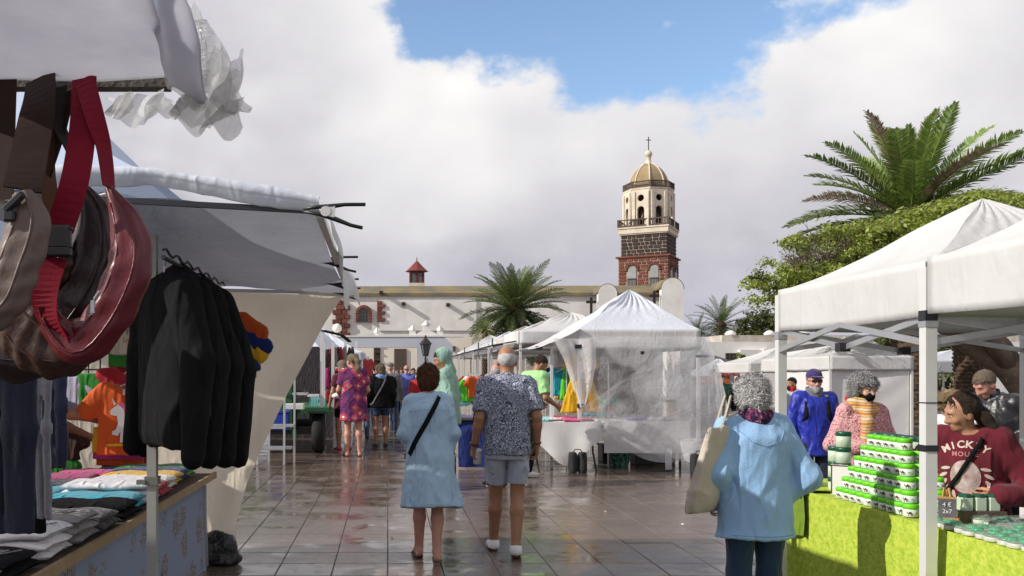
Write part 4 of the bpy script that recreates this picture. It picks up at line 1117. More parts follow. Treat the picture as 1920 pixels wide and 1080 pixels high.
def frond_mesh(L_, droop, n, m, seed, leaf=.42, tip=.6):
    r = random.Random(seed); b = MB()
    def pt(t): return Vector((L_ * t * (1 - .18 * droop * t * t), 0, -droop * L_ * .55 * t ** 2.2))
    b.tube([pt(k / 7) for k in range(8)], [.035 * (1 - .85 * k / 7) for k in range(8)], 4)
    for i in range(n):
        t = .12 + .88 * i / (n - 1); p = pt(t); d = (pt(min(1, t + .02)) - pt(t - .02)).normalized()
        ll = leaf * L_ / 3 * (.35 + .65 * math.sin(math.pi * min(1, .12 + t * .9)) ** .6) * (1 if t < .93 else .7)
        for sg in (-1, 1):
            sd = Vector((0, sg, 0)); v = (sd * .80 + d * tip + Vector((0, 0, .35 - .35 * r.random()))).normalized() * ll * r.uniform(.85, 1.1)
            e = p + v + Vector((0, 0, -.10 * ll * r.random())); w = d * (.020 * L_ / 3 + .006); mid = p + v * .55 + Vector((0, 0, .06 * ll))
            k = len(b.v); b.v += [p - w * .6, p + w * .6, mid + w * .9, mid - w * .9, e]
            b.f += [(k, k + 1, k + 2, k + 3), (k + 3, k + 2, k + 4)]
    me = b.mesh('frond', False); me.materials.append(m); return me
def palm(loc, crown_h, L_, count, label, mats, seed, trunk_r=.35, n=34, dense_dead=0, lo=-55, hi=86, yaw_bias=None, droopk=1.0):
    r = random.Random(seed); t = thing('palm_tree', loc, label, 'palm tree')
    b = MB(); prof = []
    for k in range(24): prof.append((trunk_r * (1.18 - .18 * k / 23) * (1 + .06 * (k % 2)), crown_h * k / 23))
    prof.append((trunk_r * 1.35, crown_h + trunk_r * .6)); prof.append((trunk_r * .6, crown_h + trunk_r * 1.6)); b.lathe(prof, (0, 0, 0), 14); b.build('trunk', M_bark, t, False)
    # old leaf bases, staggered diamonds
    b = MB()
    for k in range(int(crown_h / .14)):
        for a in range(11):
            an = 2 * math.pi * (a + .5 * (k % 2)) / 11; z = k * .14 + .05; rr = trunk_r * (1.2 - .18 * z / crown_h)
            c = Vector((math.cos(an) * rr, math.sin(an) * rr, z)); o_ = Vector((math.cos(an), math.sin(an), .5)) * .055; s_ = Vector((-math.sin(an), math.cos(an), 0)) * trunk_r * .26
            i = len(b.v); b.v += [c - s_, c + Vector((0, 0, -.06)), c + s_, c + Vector((0, 0, .09)), c + o_]; b.f += [(i, i + 1, i + 4), (i + 1, i + 2, i + 4), (i + 2, i + 3, i + 4), (i + 3, i, i + 4)]
    tag(b.build('bark_scales', M_bark, t), kind='stuff')
    lib = {}
    for k in range(count):
        u = (k + .5) / count; el = hi + (lo - hi) * u ** .85 + r.uniform(-6, 6)
        az = k * 137.5 + r.uniform(-14, 14)
        dr = (.25 + .9 * u if el > -10 else .5) * droopk * r.uniform(.8, 1.2)
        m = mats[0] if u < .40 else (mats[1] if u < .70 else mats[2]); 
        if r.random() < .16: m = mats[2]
        kk = (int(dr * 5), m.name, k % 2)
        if kk not in lib: lib[kk] = frond_mesh(L_, dr, n, m, seed + len(lib))
        o = bpy.data.objects.new('frond', lib[kk]); link(o, t)
        s_ = r.uniform(.85, 1.08) * (1 if u > .12 else .8)
        o.matrix_local = Matrix.Translation((0, 0, crown_h + trunk_r * (.9 - .8 * u))) @ Matrix.Rotation(R(az), 4, 'Z') @ Matrix.Rotation(R(-el), 4, 'Y') @ Matrix.Rotation(R(r.uniform(-25, 25)), 4, 'X') @ Matrix.Scale(s_, 4)
    return t
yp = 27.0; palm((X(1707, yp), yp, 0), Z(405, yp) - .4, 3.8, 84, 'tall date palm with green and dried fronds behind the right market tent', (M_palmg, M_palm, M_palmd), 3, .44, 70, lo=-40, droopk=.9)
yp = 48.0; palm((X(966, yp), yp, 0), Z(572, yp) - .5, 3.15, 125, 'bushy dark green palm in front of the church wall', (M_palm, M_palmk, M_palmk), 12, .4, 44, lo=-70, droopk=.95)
yp = 46.0; palm((X(909, yp), yp, 0), Z(620, yp), .75, 34, 'small bright palm at the foot of the big church palm', (M_palmg, M_palmg, M_palmd), 15, .12, 18, lo=-50)
yp = 78.0; palm((X(1352, yp), yp, 0), Z(614, yp), 3.3, 46, 'distant palm with drooping fronds beside the white house', (M_palm, M_palmk, M_palmk), 22, .35, 30, lo=-40)
yp = 84.0; palm((X(1308, yp), yp, 0), Z(626, yp), 2.4, 30, 'distant half hidden palm just behind the white tent', (M_palmk, M_palmk, M_palmk), 25, .3, 24, lo=-40)
yp = 30.0
st = thing('palm_tree', (X(1815, yp), yp, 0), 'rough palm trunk standing behind the leather jacketed man', 'palm tree')
b = MB(); b.lathe([(.40 * (1 + .05 * (k % 2)), 4.6 * k / 30) for k in range(31)], (0, 0, 0), 14); b.build('trunk', M_bark, st)
b = MB()
for k in range(34):
    for a in range(11):
        an = 2 * math.pi * (a + .5 * (k % 2)) / 11; z = k * .13 + .05; rr = .415
        c = Vector((math.cos(an) * rr, math.sin(an) * rr, z)); o_ = Vector((math.cos(an), math.sin(an), .5)) * .06; s_ = Vector((-math.sin(an), math.cos(an), 0)) * .1
        i = len(b.v); b.v += [c - s_, c + Vector((0, 0, -.06)), c + s_, c + Vector((0, 0, .09)), c + o_]; b.f += [(i, i + 1, i + 4), (i + 1, i + 2, i + 4), (i + 2, i + 3, i + 4), (i + 3, i, i + 4)]
tag(b.build('bark_scales', M_bark, st), kind='stuff')

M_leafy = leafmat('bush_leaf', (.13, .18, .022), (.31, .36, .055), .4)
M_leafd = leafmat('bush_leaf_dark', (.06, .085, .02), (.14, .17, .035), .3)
M_twig = mat('twig', (.17, .125, .095), .95, (.09, .065, .05), 12, .7)
M_branch = mat('grey_bark', (.24, .18, .135), .95, (.11, .08, .06), 4, .8, .8, 18)
def leaf_cloud(b, c, rad, n, sz, r, up=.6):
    for _ in range(n):
        v = Vector((r.gauss(0, 1), r.gauss(0, 1), r.gauss(0, 1))).normalized() * (r.random() ** .5 * (1.0 if r.random() < .85 else 1.5))
        p = Vector(c) + Vector((v.x * rad[0], v.y * rad[1], v.z * rad[2]))
        nrm = (v + Vector((r.gauss(0, .5), r.gauss(0, .5), r.gauss(0, .5) + up))).normalized(); a = nrm.orthogonal().normalized(); a = Matrix.Rotation(r.random() * 6.28, 3, nrm) @ a; d = nrm.cross(a)
        s_ = sz * r.uniform(.6, 1.3); i = len(b.v)
        b.v += [p - a * s_ * .4, p + d * s_ * .8 + nrm * s_ * .15, p + a * s_ * .4, p - d * s_ * .8]; b.f.append((i, i + 1, i + 2, i + 3))
def crown_np(name, m, parent, clumps, seed):
    b = MB(); r = random.Random(seed)
    for c, rad, n, sz in clumps: leaf_cloud(b, c, rad, n, sz, r)
    return tag(b.build(name, m, parent), kind=None)
ty = 21.0
tree = thing('spreading_tree', (X(1870, ty), ty, 0), 'spreading tree with twisted grey limbs and sunlit green top behind the right tent', 'tree')
tl = lambda px, py, dy=0: Vector((X(px, ty + dy) - tree.location.x, dy, Z(py, ty + dy)))
b = MB()
limbs = []
def limb(pts, r0, r1): b.tube(pts, [r0 + (r1 - r0) * k / (len(pts) - 1) for k in range(len(pts))], 9); limbs.append(pts)
limb([tl(1935, 800), tl(1925, 730), tl(1890, 690), tl(1840, 660), tl(1790, 630), tl(1740, 590)], .42, .14)
limb([tl(1925, 730), tl(1880, 650, .4), tl(1840, 600, .6), tl(1800, 550, .8)], .26, .08)
limb([tl(1930, 740), tl(1935, 660, -.3), tl(1950, 590, -.4), tl(1945, 500)], .3, .1)
limb([tl(1890, 690), tl(1862, 640, -.5), tl(1810, 600, -.7), tl(1750, 560, -.8), tl(1650, 540, -.6)], .24, .07)
limb([tl(1740, 590), tl(1660, 560), tl(1570, 530), tl(1500, 530)], .14, .04)
limb([tl(1800, 550, .8), tl(1700, 500, .6), tl(1600, 470, .2), tl(1520, 440, 0)], .08, .03)
b.build('trunk', M_branch, tree, True)
r = random.Random(77); tw_ = MB(); clA = []; clB = []
top = [(1462, 500), (1480, 455), (1530, 430), (1580, 425), (1630, 425), (1680, 415), (1730, 395), (1790, 378), (1850, 365), (1910, 370), (1980, 380), (2060, 400)]
def ontop(px): 
    for i in range(len(top) - 1):
        if top[i][0] <= px <= top[i + 1][0]: return top[i][1] + (top[i + 1][1] - top[i][1]) * (px - top[i][0]) / (top[i + 1][0] - top[i][0])
    return 420
for k in range(105):     # green flushes: a few shelves
    px = r.uniform(1480, 2050); dy = r.uniform(-1.6, 1.8); py = ontop(px) + r.uniform(0, 26)
    clA.append((tl(px, py, dy), (r.uniform(.2, .6), r.uniform(.25, .55), r.uniform(.10, .26)), 120, r.uniform(.05, .085))) if px > 1600 or r.random() < .35 else clB.append((tl(px, py + 12, dy), (.32, .35, .16), 80, .055))
shelf = [(1465, 520), (1450, 550), (1510, 540), (1540, 520), (1570, 500), (1620, 480), (1660, 470), (1700, 450), (1750, 440), (1800, 425), (1600, 520), (1640, 500)]
for px, py in shelf:
    for k in range(11):
        dy = r.uniform(-2.0, -.6); q = tl(px + r.gauss(0, 26), py + r.gauss(0, 15), dy)
        (clA if r.random() < .7 else clB).append((q, (r.uniform(.12, .42), .3, r.uniform(.07, .22)), 105, r.uniform(.045, .08)))
for k in range(120):
    px = r.uniform(1448, 2050); py = ontop(max(1462, px)) + r.uniform(35, 190); dy = r.uniform(-1.2, 1.8)
    if py > 610: continue
    clB.append((tl(px, py, dy), (.3, .35, .2), 55, .055))
for k in range(260):    # bare twiggery below the green
    px = r.uniform(1470, 1990); y1 = ontop(max(1462, px)) + r.uniform(10, 50); dy = r.uniform(-1.7, 1.2); y0 = y1 + r.uniform(60, 150)
    p0 = tl(px + (1800 - px) * .15 + r.uniform(-20, 20), min(y0, 610), dy * .6); p1 = tl(px, y1, dy); m_ = p0.lerp(p1, .5) + Vector((r.uniform(-.2, .2), r.uniform(-.2, .2), r.uniform(-.1, .2)))
    tw_.tube([p0, m_, p1], [.022, .015, .006], 4, cap=False)
    for q in range(5):
        a_ = m_.lerp(p1, r.random()); e = a_ + Vector((r.uniform(-.4, .4), r.uniform(-.3, .3), r.uniform(.05, .5))); tw_.tube([a_, a_.lerp(e, .5) + Vector((0, 0, .04)), e], [.010, .007, .004], 3, cap=False)
tw_.build('twigs', M_twig, tree)
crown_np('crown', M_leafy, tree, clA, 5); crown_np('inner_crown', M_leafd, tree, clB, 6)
def round_tree(px, py, Y, rx, rz, label, n, seed, m=M_leafd, sz=.16, name='broadleaf_tree', cat='tree'):
    c = P(px, py, Y); t = thing(name, (c.x, Y, 0), label, cat); r = random.Random(seed)
    b = MB(); b.tube([(0, 0, 0), (.05, .02, c.z * .5), (0, 0, c.z - rz * .3)], [rx * .12, rx * .09, rx * .05], 8)
    for k in range(6):
        a = k * 1.05; b.tube([(0, 0, c.z - rz * .8), (math.cos(a) * rx * .4, math.sin(a) * rx * .4, c.z - rz * .1), (math.cos(a) * rx * .7, math.sin(a) * rx * .7, c.z + rz * .4)], [rx * .05, rx * .03, .01], 5)
    b.build('trunk', M_branch, t, True); cl_ = []
    for k in range(n):
        v = Vector((r.gauss(0, 1), r.gauss(0, 1), r.gauss(0, .9))).normalized() * r.uniform(.55, 1.0); q = r.uniform(.16, .3)
        cl_.append((Vector((v.x * rx, v.y * rx, c.z + v.z * rz)), (rx * q, rx * q, rz * q * .9), 70, sz))
    crown_np('crown', m, t, cl_, seed); return t
round_tree(1422, 616, 72, 2.3, 1.45, 'dark rounded tree beyond the white house roof', 75, 8)
round_tree(1440, 630, 74, 2.6, 1.2, 'low dark bush behind the white house parapet', 60, 9)
round_tree(1390, 680, 43.5, .42, .5, 'small green shrub in front of the brown barred window', 16, 10, M_leafy, .09, 'shrub', 'shrub')
round_tree(1668, 652, 33, .9, .75, 'dark green tree between closed white tents and the palm trunk', 30, 13, M_leafd, .12)
round_tree(1758, 690, 38, 1.3, 1.2, 'dark green shrub mass seen between the two palm trunks', 40, 14, M_leafd, .13, 'shrub', 'shrub')
# ------------------------------------------------------------------ market tents and stalls
M_tent = mat('tent_white', (.74, .745, .75), .75, (.56, .545, .515), 1.1, .6, .15, 14, trans=.22, det=10, wrinkle=.22)
M_tentb = mat('tent_blue_white', (.74, .78, .85), .6, (.62, .66, .74), 1.6, .6, .2, 14, trans=.22, det=9, wrinkle=.3)
M_tentd = mat('tent_weathered', (.66, .63, .58), .85, (.46, .43, .39), 1.6, .6, .2, 14, trans=.2, det=8, wrinkle=.25)
M_awn = mat('awning_grey', (.52, .54, .60), .55, (.42, .44, .51), 3.0, .6, .5, 22, trans=.25, det=8, wrinkle=.6)
M_cream = mat('cream_sheet', (.88, .80, .66), .8, (.78, .69, .55), 2.0, .5, .25, 16, trans=.55, det=8, wrinkle=.6)
M_alu = mat('aluminium', (.62, .63, .64), .38, (.5, .51, .52), 9, .5, metal=.75)
M_steelw = mat('pale_pole', (.70, .70, .69), .45, (.58, .58, .57), 7, .4, metal=.15)
M_blkpl = mat('black_plastic', (.018, .018, .02), .4)
M_blkfab = mat('black_fabric', (.022, .022, .025), .85, (.012, .012, .013), 12, .6, .3, 60)
M_white = mat('white_cloth', (.78, .77, .76), .85, (.66, .65, .66), 3, .5, .2, 40, trans=.12)
M_poly = plastic('clear_polythene', .32, (.92, .93, .95))
M_poly2 = plastic('milky_polythene', .70, (.93, .93, .95), .2, 14, .9)
def tent(corners, apex, zt, vh, label, m=None, mside=None, name='market_tent', group=None, pole=.05, poles=True, wr=.012, vals=(0, 1, 2, 3), seed=1, sag=.12, mvals=None, poleh=None, cat='tent', pole_idx=(0, 1, 2, 3), crinkle=None):
    """four corners (x,y) counter-clockwise from the near street corner; apex point; eave height; valance height"""
    m = m or M_tent; c = [Vector((x, y, zt[i] if isinstance(zt, (list, tuple)) else zt)) for i, (x, y) in enumerate(corners)]
    ctr = sum(c, Vector()) / 4; t = thing(name, (ctr.x, ctr.y, 0), label, cat, group); O = Vector((ctr.x, ctr.y, 0)); A = Vector(apex) - O; c = [q - O for q in c]
    for i in range(4):
        a, b_ = c[i], c[(i + 1) % 4]
        def fn(u, v, a=a, b_=b_):
            e = a.lerp(b_, u); p = e.lerp(A, v); p.z -= sag * math.sin(math.pi * v) * (1 - v) * (.6 + 1.2 * math.sin(math.pi * u) * .5); return p
        fd = lambda u, v: np.sin(np.pi * np.clip(v, 0, 1)) ** .5 * .7 + .0
        w2 = (lambda u, v: wr * 1.3 * np.sin(u * 43 + seed + 3 * np.sin(v * 5)) * np.exp(-((v - .85) / .3) ** 2)) if wr else None
        sheet('roof_panel', fn, 28, 22, m, t, wr, 5.5, seed + i, fd, .0, w2)
        if i in vals:
            out = (b_ - a).cross(Vector((0, 0, 1))).normalized() * .012
            z0 = vh
            fv = lambda u, v, a=a, b_=b_: a.lerp(b_, u) + out + Vector((0, 0, .004 - z0 * v - .012 * math.sin(u * math.pi) * v))
            sheet('valance', fv, 26, 8, (mvals or m), t, wr * .7, 7, seed + 10 + i, lambda u, v: (.3 + .7 * v), .004)
    if poles:
        for i in pole_idx:
            b = MB(); d = (Vector((0, 0, 0)) - Vector((c[i].x, c[i].y, 0))).normalized() * (.03 if pole < .055 else .004)
            x, y = c[i].x + d.x, c[i].y + d.y
            b.mm((x - pole / 2, y - pole / 2, .0), (x + pole / 2, y + pole / 2, c[i].z - .03)); p = b.build('pole', M_steelw, t)
            b = MB(); b.box((x, y, .01), (pole * 2.2, pole * 2.2, .02)); b.build('foot_plate', M_blkpl, p)
    return t, c, O
def truss(t, a, b_, zt_, drop, w=.022, n=2):
    "folding scissor bars between two posts"
    a, b_ = Vector(a), Vector(b_)
    for k in range(n):
        p, q = a.lerp(b_, k / n), a.lerp(b_, (k + 1) / n)
        for s_ in (0, 1):
            m_ = MB(); z0, z1 = (zt_, zt_ - drop) if s_ ^ (k % 2) else (zt_ - drop, zt_); off = Vector((.0, .012 if s_ else -.012, 0)) if abs(a.x - b_.x) > abs(a.y - b_.y) else Vector((.012 if s_ else -.012, 0, 0))
            m_.bar(p + Vector((0, 0, z0)) + off, q + Vector((0, 0, z1)) + off, w * .7, w * 1.4); m_.build('truss_bar', M_alu, t)
        for q_, z_ in ((q, zt_ - drop if k % 2 == 0 else zt_),):
            m_ = MB(); m_.box(q_ + Vector((0, 0, z_)), (.06, .06, .05)); m_.build('joint', M_blkpl, t)

# --- right foreground tent (near panel belongs to a second tent pitched against it)
D0 = 4.38; XS = 1013 / F * D0; D1 = 5.98; XE = X(1463, D1); WR = 1.6
zE = Z(490, D0); zE1 = Z(545, D1)
tR, cR, OR = tent([(XS, D0), (XS + WR, D0 + .02), (XE + WR + .06, D1 + .05), (XE, D1)], P(1842, 372, (D0 + D1) / 2 + .05), [zE, zE, zE1, zE1], .27,
                  'white pop-up tent sheltering the green jar table at right', group='white market tents', pole=.055, wr=.008, sag=.10, seed=3)
zB = Z(592, D0)
truss(tR, cR[3] * Vector((1, 1, 0)) if False else Vector((cR[3].x, cR[3].y, 0)), Vector((cR[0].x, cR[0].y, 0)), zB - .0, .13)
truss(tR, Vector((cR[3].x, cR[3].y, 0)), Vector((cR[2].x, cR[2].y, 0)), zB - .0, .13)
truss(tR, Vector((cR[0].x, cR[0].y, 0)), Vector((cR[1].x, cR[1].y, 0)), zB - .0, .13)
truss(tR, Vector((cR[1].x, cR[1].y, 0)), Vector((cR[2].x, cR[2].y, 0)), zB - .0, .13)
for i in range(4):
    b = MB(); s_ = Vector((cR[i].x, cR[i].y, 0)); d = -s_.normalized() * .004; b.box(s_ + d + Vector((0, 0, zB - .03)), (.062, .062, .05)); b.build('corner_bracket', M_alu, tR)
b = MB(); b.box((cR[0].x + .003, cR[0].y + .003, Z(840, D0) + .0), (.066, .066, .03)); b.build('pole_clip', M_blkpl, tR)
b = MB(); b.box((cR[0].x + .003, cR[0].y + .003, Z(755, D0)), (.06, .06, .005)); b.build('tie', M_blkpl, tR)
D2 = 2.9
tR2, cR2, OR2 = tent([(XS - .0, D2), (XS + WR, D2), (XS + WR, D0 - .05), (XS - .02, D0 - .05)], (XS + WR / 2, (D2 + D0) / 2, zE + .55), [zE + .01] * 4, .27,
                   'second white tent valance pitched against the near side of the jar tent', m=M_tent, group='white market tents', pole_idx=(1, 2), wr=.008, seed=9)

# --- centre tent with polythene sheets
YD = 14.0; xl, xr = X(1085, YD), X(1313, YD)
zD = Z(618, YD)
tD, cD, OD = tent([(xl, YD), (xr, YD), (xr, YD + 2.1), (xl, YD + 2.1)], P(1180, 543, YD + 1.05), zD, .30, 'white tent wrapped in clear polythene in the middle of the market', M_tentb, group='white market tents', pole=.05, wr=.03, seed=21, mvals=M_tent, sag=.05)
zb = zD - .36
# gathered sheets
def poly(name, fn, nu=40, nv=30, m=None, wr=.035, fr=5, seed=1, par=None, fade=None): return sheet(name, fn, nu, nv, m or M_poly, par, wr, fr, seed, fade)
lx_, ly_ = cD[0].x, cD[0].y; rx_ = cD[1].x
# front sheet: full width, lifted in a swag at the bottom left, blown out at the right
def front(u, v):
    x = lx_ + (rx_ + .14 - lx_) * u + .26 * u * v ** 1.5; zbot = .16 + .45 * max(0, 1 - u / .8) ** 1.6 - .0 * u; z = zb + .25 - (zb + .25 - zbot) * v
    return (x, ly_ - .06 - .22 * math.sin(math.pi * v) * (.3 + .7 * u), z)
poly('polythene_front', front, 60, 50, None, .035, 4.5, 4, tD, lambda u, v: .25 + .75 * v)
def side(u, v):
    y = cD[1].y - .1 + 2.2 * u; x = rx_ + .08 + (.38 * math.sin(math.pi * v * .62)) * (1 - .3 * u); return (x, y, zb + .25 - (zb + .2) * v)
poly('polythene_side', side, 40, 40, M_poly2, .05, 4, 8, tD)
# curtain gathered to the left pole
def curt(u, v):
    w = .62 * (1 - v) ** .8 + .05; x = lx_ - .42 + .42 * v ** .8 + (w * u) * .95; return (x, ly_ - .10 - .05 * math.sin(9 * u), zb + .22 - (zb + .22 - .98) * v)
poly('polythene_curtain', curt, 40, 40, M_poly2, .02, 9, 15, tD)
# swag pulled to the pole from the front
def swag(u, v):
    a = Vector((lx_ + .05, ly_ - .12, 1.0 - .05 * v)); e = Vector((rx_ - .5 + .5 * v, ly_ - .2, zb + .1 - (zb - .18) * v)); p = a.lerp(e, u); p.z -= .42 * math.sin(math.pi * u) * v + .0; p.y -= .04; return p
poly('polythene_swag', swag, 40, 24, None, .03, 7, 19, tD)
# trailing ends on the right and tail
def tail(u, v): return (rx_ - .42 + .85 * u + .1 * v, ly_ - .25 - .1 * math.sin(5 * u), .52 - .50 * v * (.5 + .5 * math.sin(math.pi * min(1, u + .1))))
poly('polythene_tail', tail, 26, 18, M_poly2, .05, 7, 23, tD)
def strip(u, v): return (rx_ - .62 + .10 * u, ly_ - .27, .42 - .38 * v)
poly('polythene_strip', strip, 6, 16, M_poly2, .02, 9, 24, tD)
# rods and clamps under the valance
b = MB(); b.tube([(lx_ - .62, ly_ + .1, Z(652, YD)), (lx_ + .02, ly_ + .02, Z(650, YD))], .014, 8); b.tube([(lx_ - .62, ly_ + .1, Z(652, YD)), (lx_ - .62, ly_ + 1.9, Z(652, YD))], .014, 8); b.build('awning_rod', M_alu, tD)
b = MB(); b.box((lx_ - .60, ly_ + .08, Z(652, YD)), (.1, .05, .05)); b.box((lx_ - .02, ly_ - .06, Z(650, YD)), (.1, .05, .06)); b.box((rx_ + .02, ly_ - .08, Z(668, YD)), (.22, .05, .04)); b.box((lx_ + .95, ly_ - .1, Z(662, YD)), (.05, .05, .05)); b.build('clip', M_blkpl, tD)
def awn(u, v):
    return (lx_ - .80 * v + .02, ly_ - .06 + 2.3 * u, zD + .01 - .30 * v - .05 * math.sin(math.pi * v) + .03 * math.sin(6 * u) * v)
sheet('side_awning', awn, 34, 14, M_tent, tD, .03, 6, 31, lambda u, v: .3 + .7 * v)
b = MB(); b.mm((lx_ - .36, ly_ + .4, .0), (lx_ - .32, ly_ + .44, Z(652, YD))); b.build('awning_pole', M_steelw, tD)
b = MB(); b.box((lx_ + .03, ly_ - .02, 1.0), (.11, .11, .06)); b.build('pole_knob', M_blkpl, tD)
b = MB(); b.mm((lx_ + .05, ly_ + 2.05, .3), (rx_ - .05, ly_ + 2.07, zD - .2)); b.build('back_sheet', M_tentd, tD)

# --- row of tents behind it, receding along the right side of the street
row = [(16.6, 1069, 585, 'fifth'), (18.9, 1040, 594, ''), (21.2, 1016, 603, ''), (24.2, 985, 611, ''), (28.0, 954, 621, ''), (32.5, 920, 628, '')]
rl = ['white tent roof just behind the polythene wrapped tent', 'second white tent roof behind the polythene wrapped tent', 'third white roof in the receding row before the church palm', 'fourth white roof in the receding row before the church palm', 'fifth roof in the receding row, left of the palm trunk', 'farthest roof in the receding row on the right of the street']
for k, (y, px, py, _) in enumerate(row):
    xa = 4.0; ya = y + 1.1
    apex = (X(px, y + 1.1), y + 1.1, Z(py, y + 1.1)); ax_ = apex[0]
    tent([(ax_ - 1.15, y), (ax_ + 1.15, y), (ax_ + 1.15, y + 2.1), (ax_ - 1.15, y + 2.1)], apex, 2.28, .24, rl[k], [M_tent, M_tentd, M_tentb, M_tentd, M_tentb, M_tent][k], group='white market tents', pole=.04, wr=.02, seed=40 + k, sag=.05)
# sloping rain sheets joined to the street side of the row
for k, (y, L_) in enumerate(((16.9, 2.0), (19.5, 2.2), (23, 2.6), (27.5, 3.2))):
    rs_ = thing('rain_awning', (2.45, y, 0), ['sagging white rain awning on rods beside the polythene tent', 'grey rain awning with upright hooks over the clothes racks', 'white rain awning over the middle clothes rack', 'far white rain awning before the gateway'][k], 'awning')
    def aw(u, v, y=y, L_=L_): return (.75 - 1.25 * v, L_ * u, 2.22 - .22 * v - .08 * math.sin(math.pi * u) * math.sin(math.pi * v))
    sheet('awning_sheet', aw, 24, 16, [M_tent, M_awn, M_tent, M_tentb][k], rs_, .03, 5, 50 + k)
    b = MB()
    b.tube([(-.5, 0, 2.02), (.75, 0, 2.24)], .016, 6); b.tube([(-.5, L_, 2.02), (.75, L_, 2.24)], .016, 6); b.tube([(-.5, 0, 2.02), (-.5, L_, 2.02)], .016, 6)
    b.tube([(-.5, 0, 2.0), (-.5, 0, 2.16)], .014, 6); b.build('rod', M_blkpl, rs_)
    for yy in (0, L_):
        b = MB(); b.mm((-.3, yy - .018, 0), (-.264, yy + .018, 2.06)); b.build('pole', M_steelw, rs_)

# --- closed tents and crepe tent on the right background
def closed(px0, px1, pyv0, pyv1, pxa, pya, Y, dep, label, m, sides=True, pxl=None):
    xa, xb = X(px0, Y), X(px1, Y); z = Z(pyv0, Y); t, c, O = tent([(xa, Y), (xb, Y), (xb, Y + dep), (xa, Y + dep)], (X(pxa, Y + dep / 2), Y + dep / 2, Z(pya, Y + dep / 2)), z, z - Z(pyv1, Y), label, m, group='white market tents', pole=.05, wr=.015, seed=int(px0), sag=.10)
    if sides:
        def fr(u, v): return (c[0].x + .06 + (c[1].x - c[0].x - .12) * u, c[0].y + .05 - .0 * v, z - .1 - (z - .14) * v)
        sheet('front_wall', fr, 24, 24, M_white, t, .03, 3, int(px0) + 3)
        def sd_(u, v): return (c[0].x + .05, c[0].y + .08 + (dep - .16) * u, z - .1 - (z - .14) * v)
        sheet('side_wall', sd_, 20, 20, M_white, t, .025, 3, int(px0) + 4)
    return t
closed(1556, 1712, 668, 694, 1607, 626, 19.5, 2.6, 'nearest closed white tent behind the jar table', M_tent)
closed(1496, 1590, 672, 697, 1540, 638, 22.5, 2.2, 'middle closed tent with grey creased peak', M_tent, False)
closed(1405, 1492, 680, 699, 1470, 648, 25.5, 2.6, 'leftmost closed white tent behind the far tent pole', M_tent, False)
closed(1330, 1386, 694, 705, 1347, 672, 33, 2.0, 'small white crepe tent with red lettering on its valance', M_tentb, False)
YK = 33
sg = thing('sign_board', (X(1357, YK) + .02, YK - .06, Z(699, YK)), 'handwritten red crepes lettering on the small tent valance', 'sign')
sg.name = 'crepe_sign'
me = text_mesh('Crêpes', .36, .006, 0, 1.05, .006); me.transform(Matrix.Rotation(R(90), 4, 'X')); mobj('lettering', me, mat('red_paint', (.42, .025, .03), .6), sg)
b = MB(); b.box((0, .012, 0), (1.1, .008, .24)); b.build('panel', M_tentb, sg)
mb_ = thing('menu_board', (X(1352, 32.5), 33.0, Z(713, 33)), 'red and orange menu banner hanging under the crepes sign', 'banner')
b = MB(); b.box((0, 0, 0), (1.0, .03, .34)); b.build('banner', mat('menu_print', (.45, .05, .02), .6, (.5, .25, .04), 9, 1.0), mb_)
closed(1725, 1850, 676, 700, 1790, 655, 31, 2.4, 'pale blue roofed tent far behind the blonde shopper', M_tentb, False)
closed(1640, 1700, 700, 715, 1672, 690, 36, 2.4, 'low white tent glimpsed left of the thick palm trunk', M_tent, False)

# ------------------------------------------------------------------ left foreground stalls
# stall A: tarpaulin over the photographer's left
stA = thing('market_stall', (-.9, 1.5, 0), 'nearest left stall roof of dripping white tarpaulin on a dark beam', 'stall')
oA = Vector((-.9, 1.5, 0)); YA = 1.6
pA = lambda px, py, Y=YA: P(px, py, Y) - oA
M_tarp = mat('wet_tarp', (.82, .82, .86), .3, (.64, .65, .72), 5, .6, .35, 26, trans=.62, det=8, spec=.5)
def tarpA(u, v):
    a = pA(-260, 137).lerp(pA(322, 140), u); q = pA(-260, -260, .98).lerp(pA(200, -260, .98), u); p = a.lerp(q, v); p.y += .05 * math.sin(math.pi * v); p.z -= .012 * math.sin(math.pi * u) * (1 - v); return p
sheet('tarpaulin', tarpA, 60, 40, M_tarp, stA, .010, 9, 61, None, .003)
b = MB(); b.bar(pA(-300, 150, 1.64), pA(318, 150, 1.64), .03, .034); b.build('beam', mat('rusty_iron', (.045, .04, .038), .7, (.11, .08, .06), 30, .7, .4, 60, metal=.3), stA)
def edgeA(u, v):      # folded hem falling along the right side
    a = pA(240, -60, 1.26).lerp(pA(318, 165, 1.575), u); a2 = pA(330, -60, 1.24).lerp(pA(395, 190, 1.56), u); p = a.lerp(a2, v); p.y += .03 * math.sin(7 * v + 3 * u); return p
sheet('tarpaulin_hem', edgeA, 44, 22, M_tarp, stA, .010, 18, 62, None, .002)
def bunch(u, v, A=(300, 60), B=(440, 120), C=(455, 200), D_=(180, 195), dy=0.0):
    p = (pA(*A).lerp(pA(*B), u)).lerp(pA(*D_).lerp(pA(*C), u), v); p.y += dy + .05 * math.sin(10 * u + 5 * v); p.z += .006 * math.sin(21 * u + 7 * v); return p
M_crumple = plastic('crumpled_polythene', .62, (.92, .92, .92), .16, 24, 1.0)
sheet('polythene_edge', lambda u, v: bunch(u, v, (330, -10), (372, 20), (448, 205), (325, 190), -.01), 60, 46, M_crumple, stA, .016, 22, 63)
sheet('polythene_edge', lambda u, v: bunch(u, v, (392, 92), (442, 96), (456, 190), (330, 232), .02), 50, 40, M_crumple, stA, .018, 24, 66)
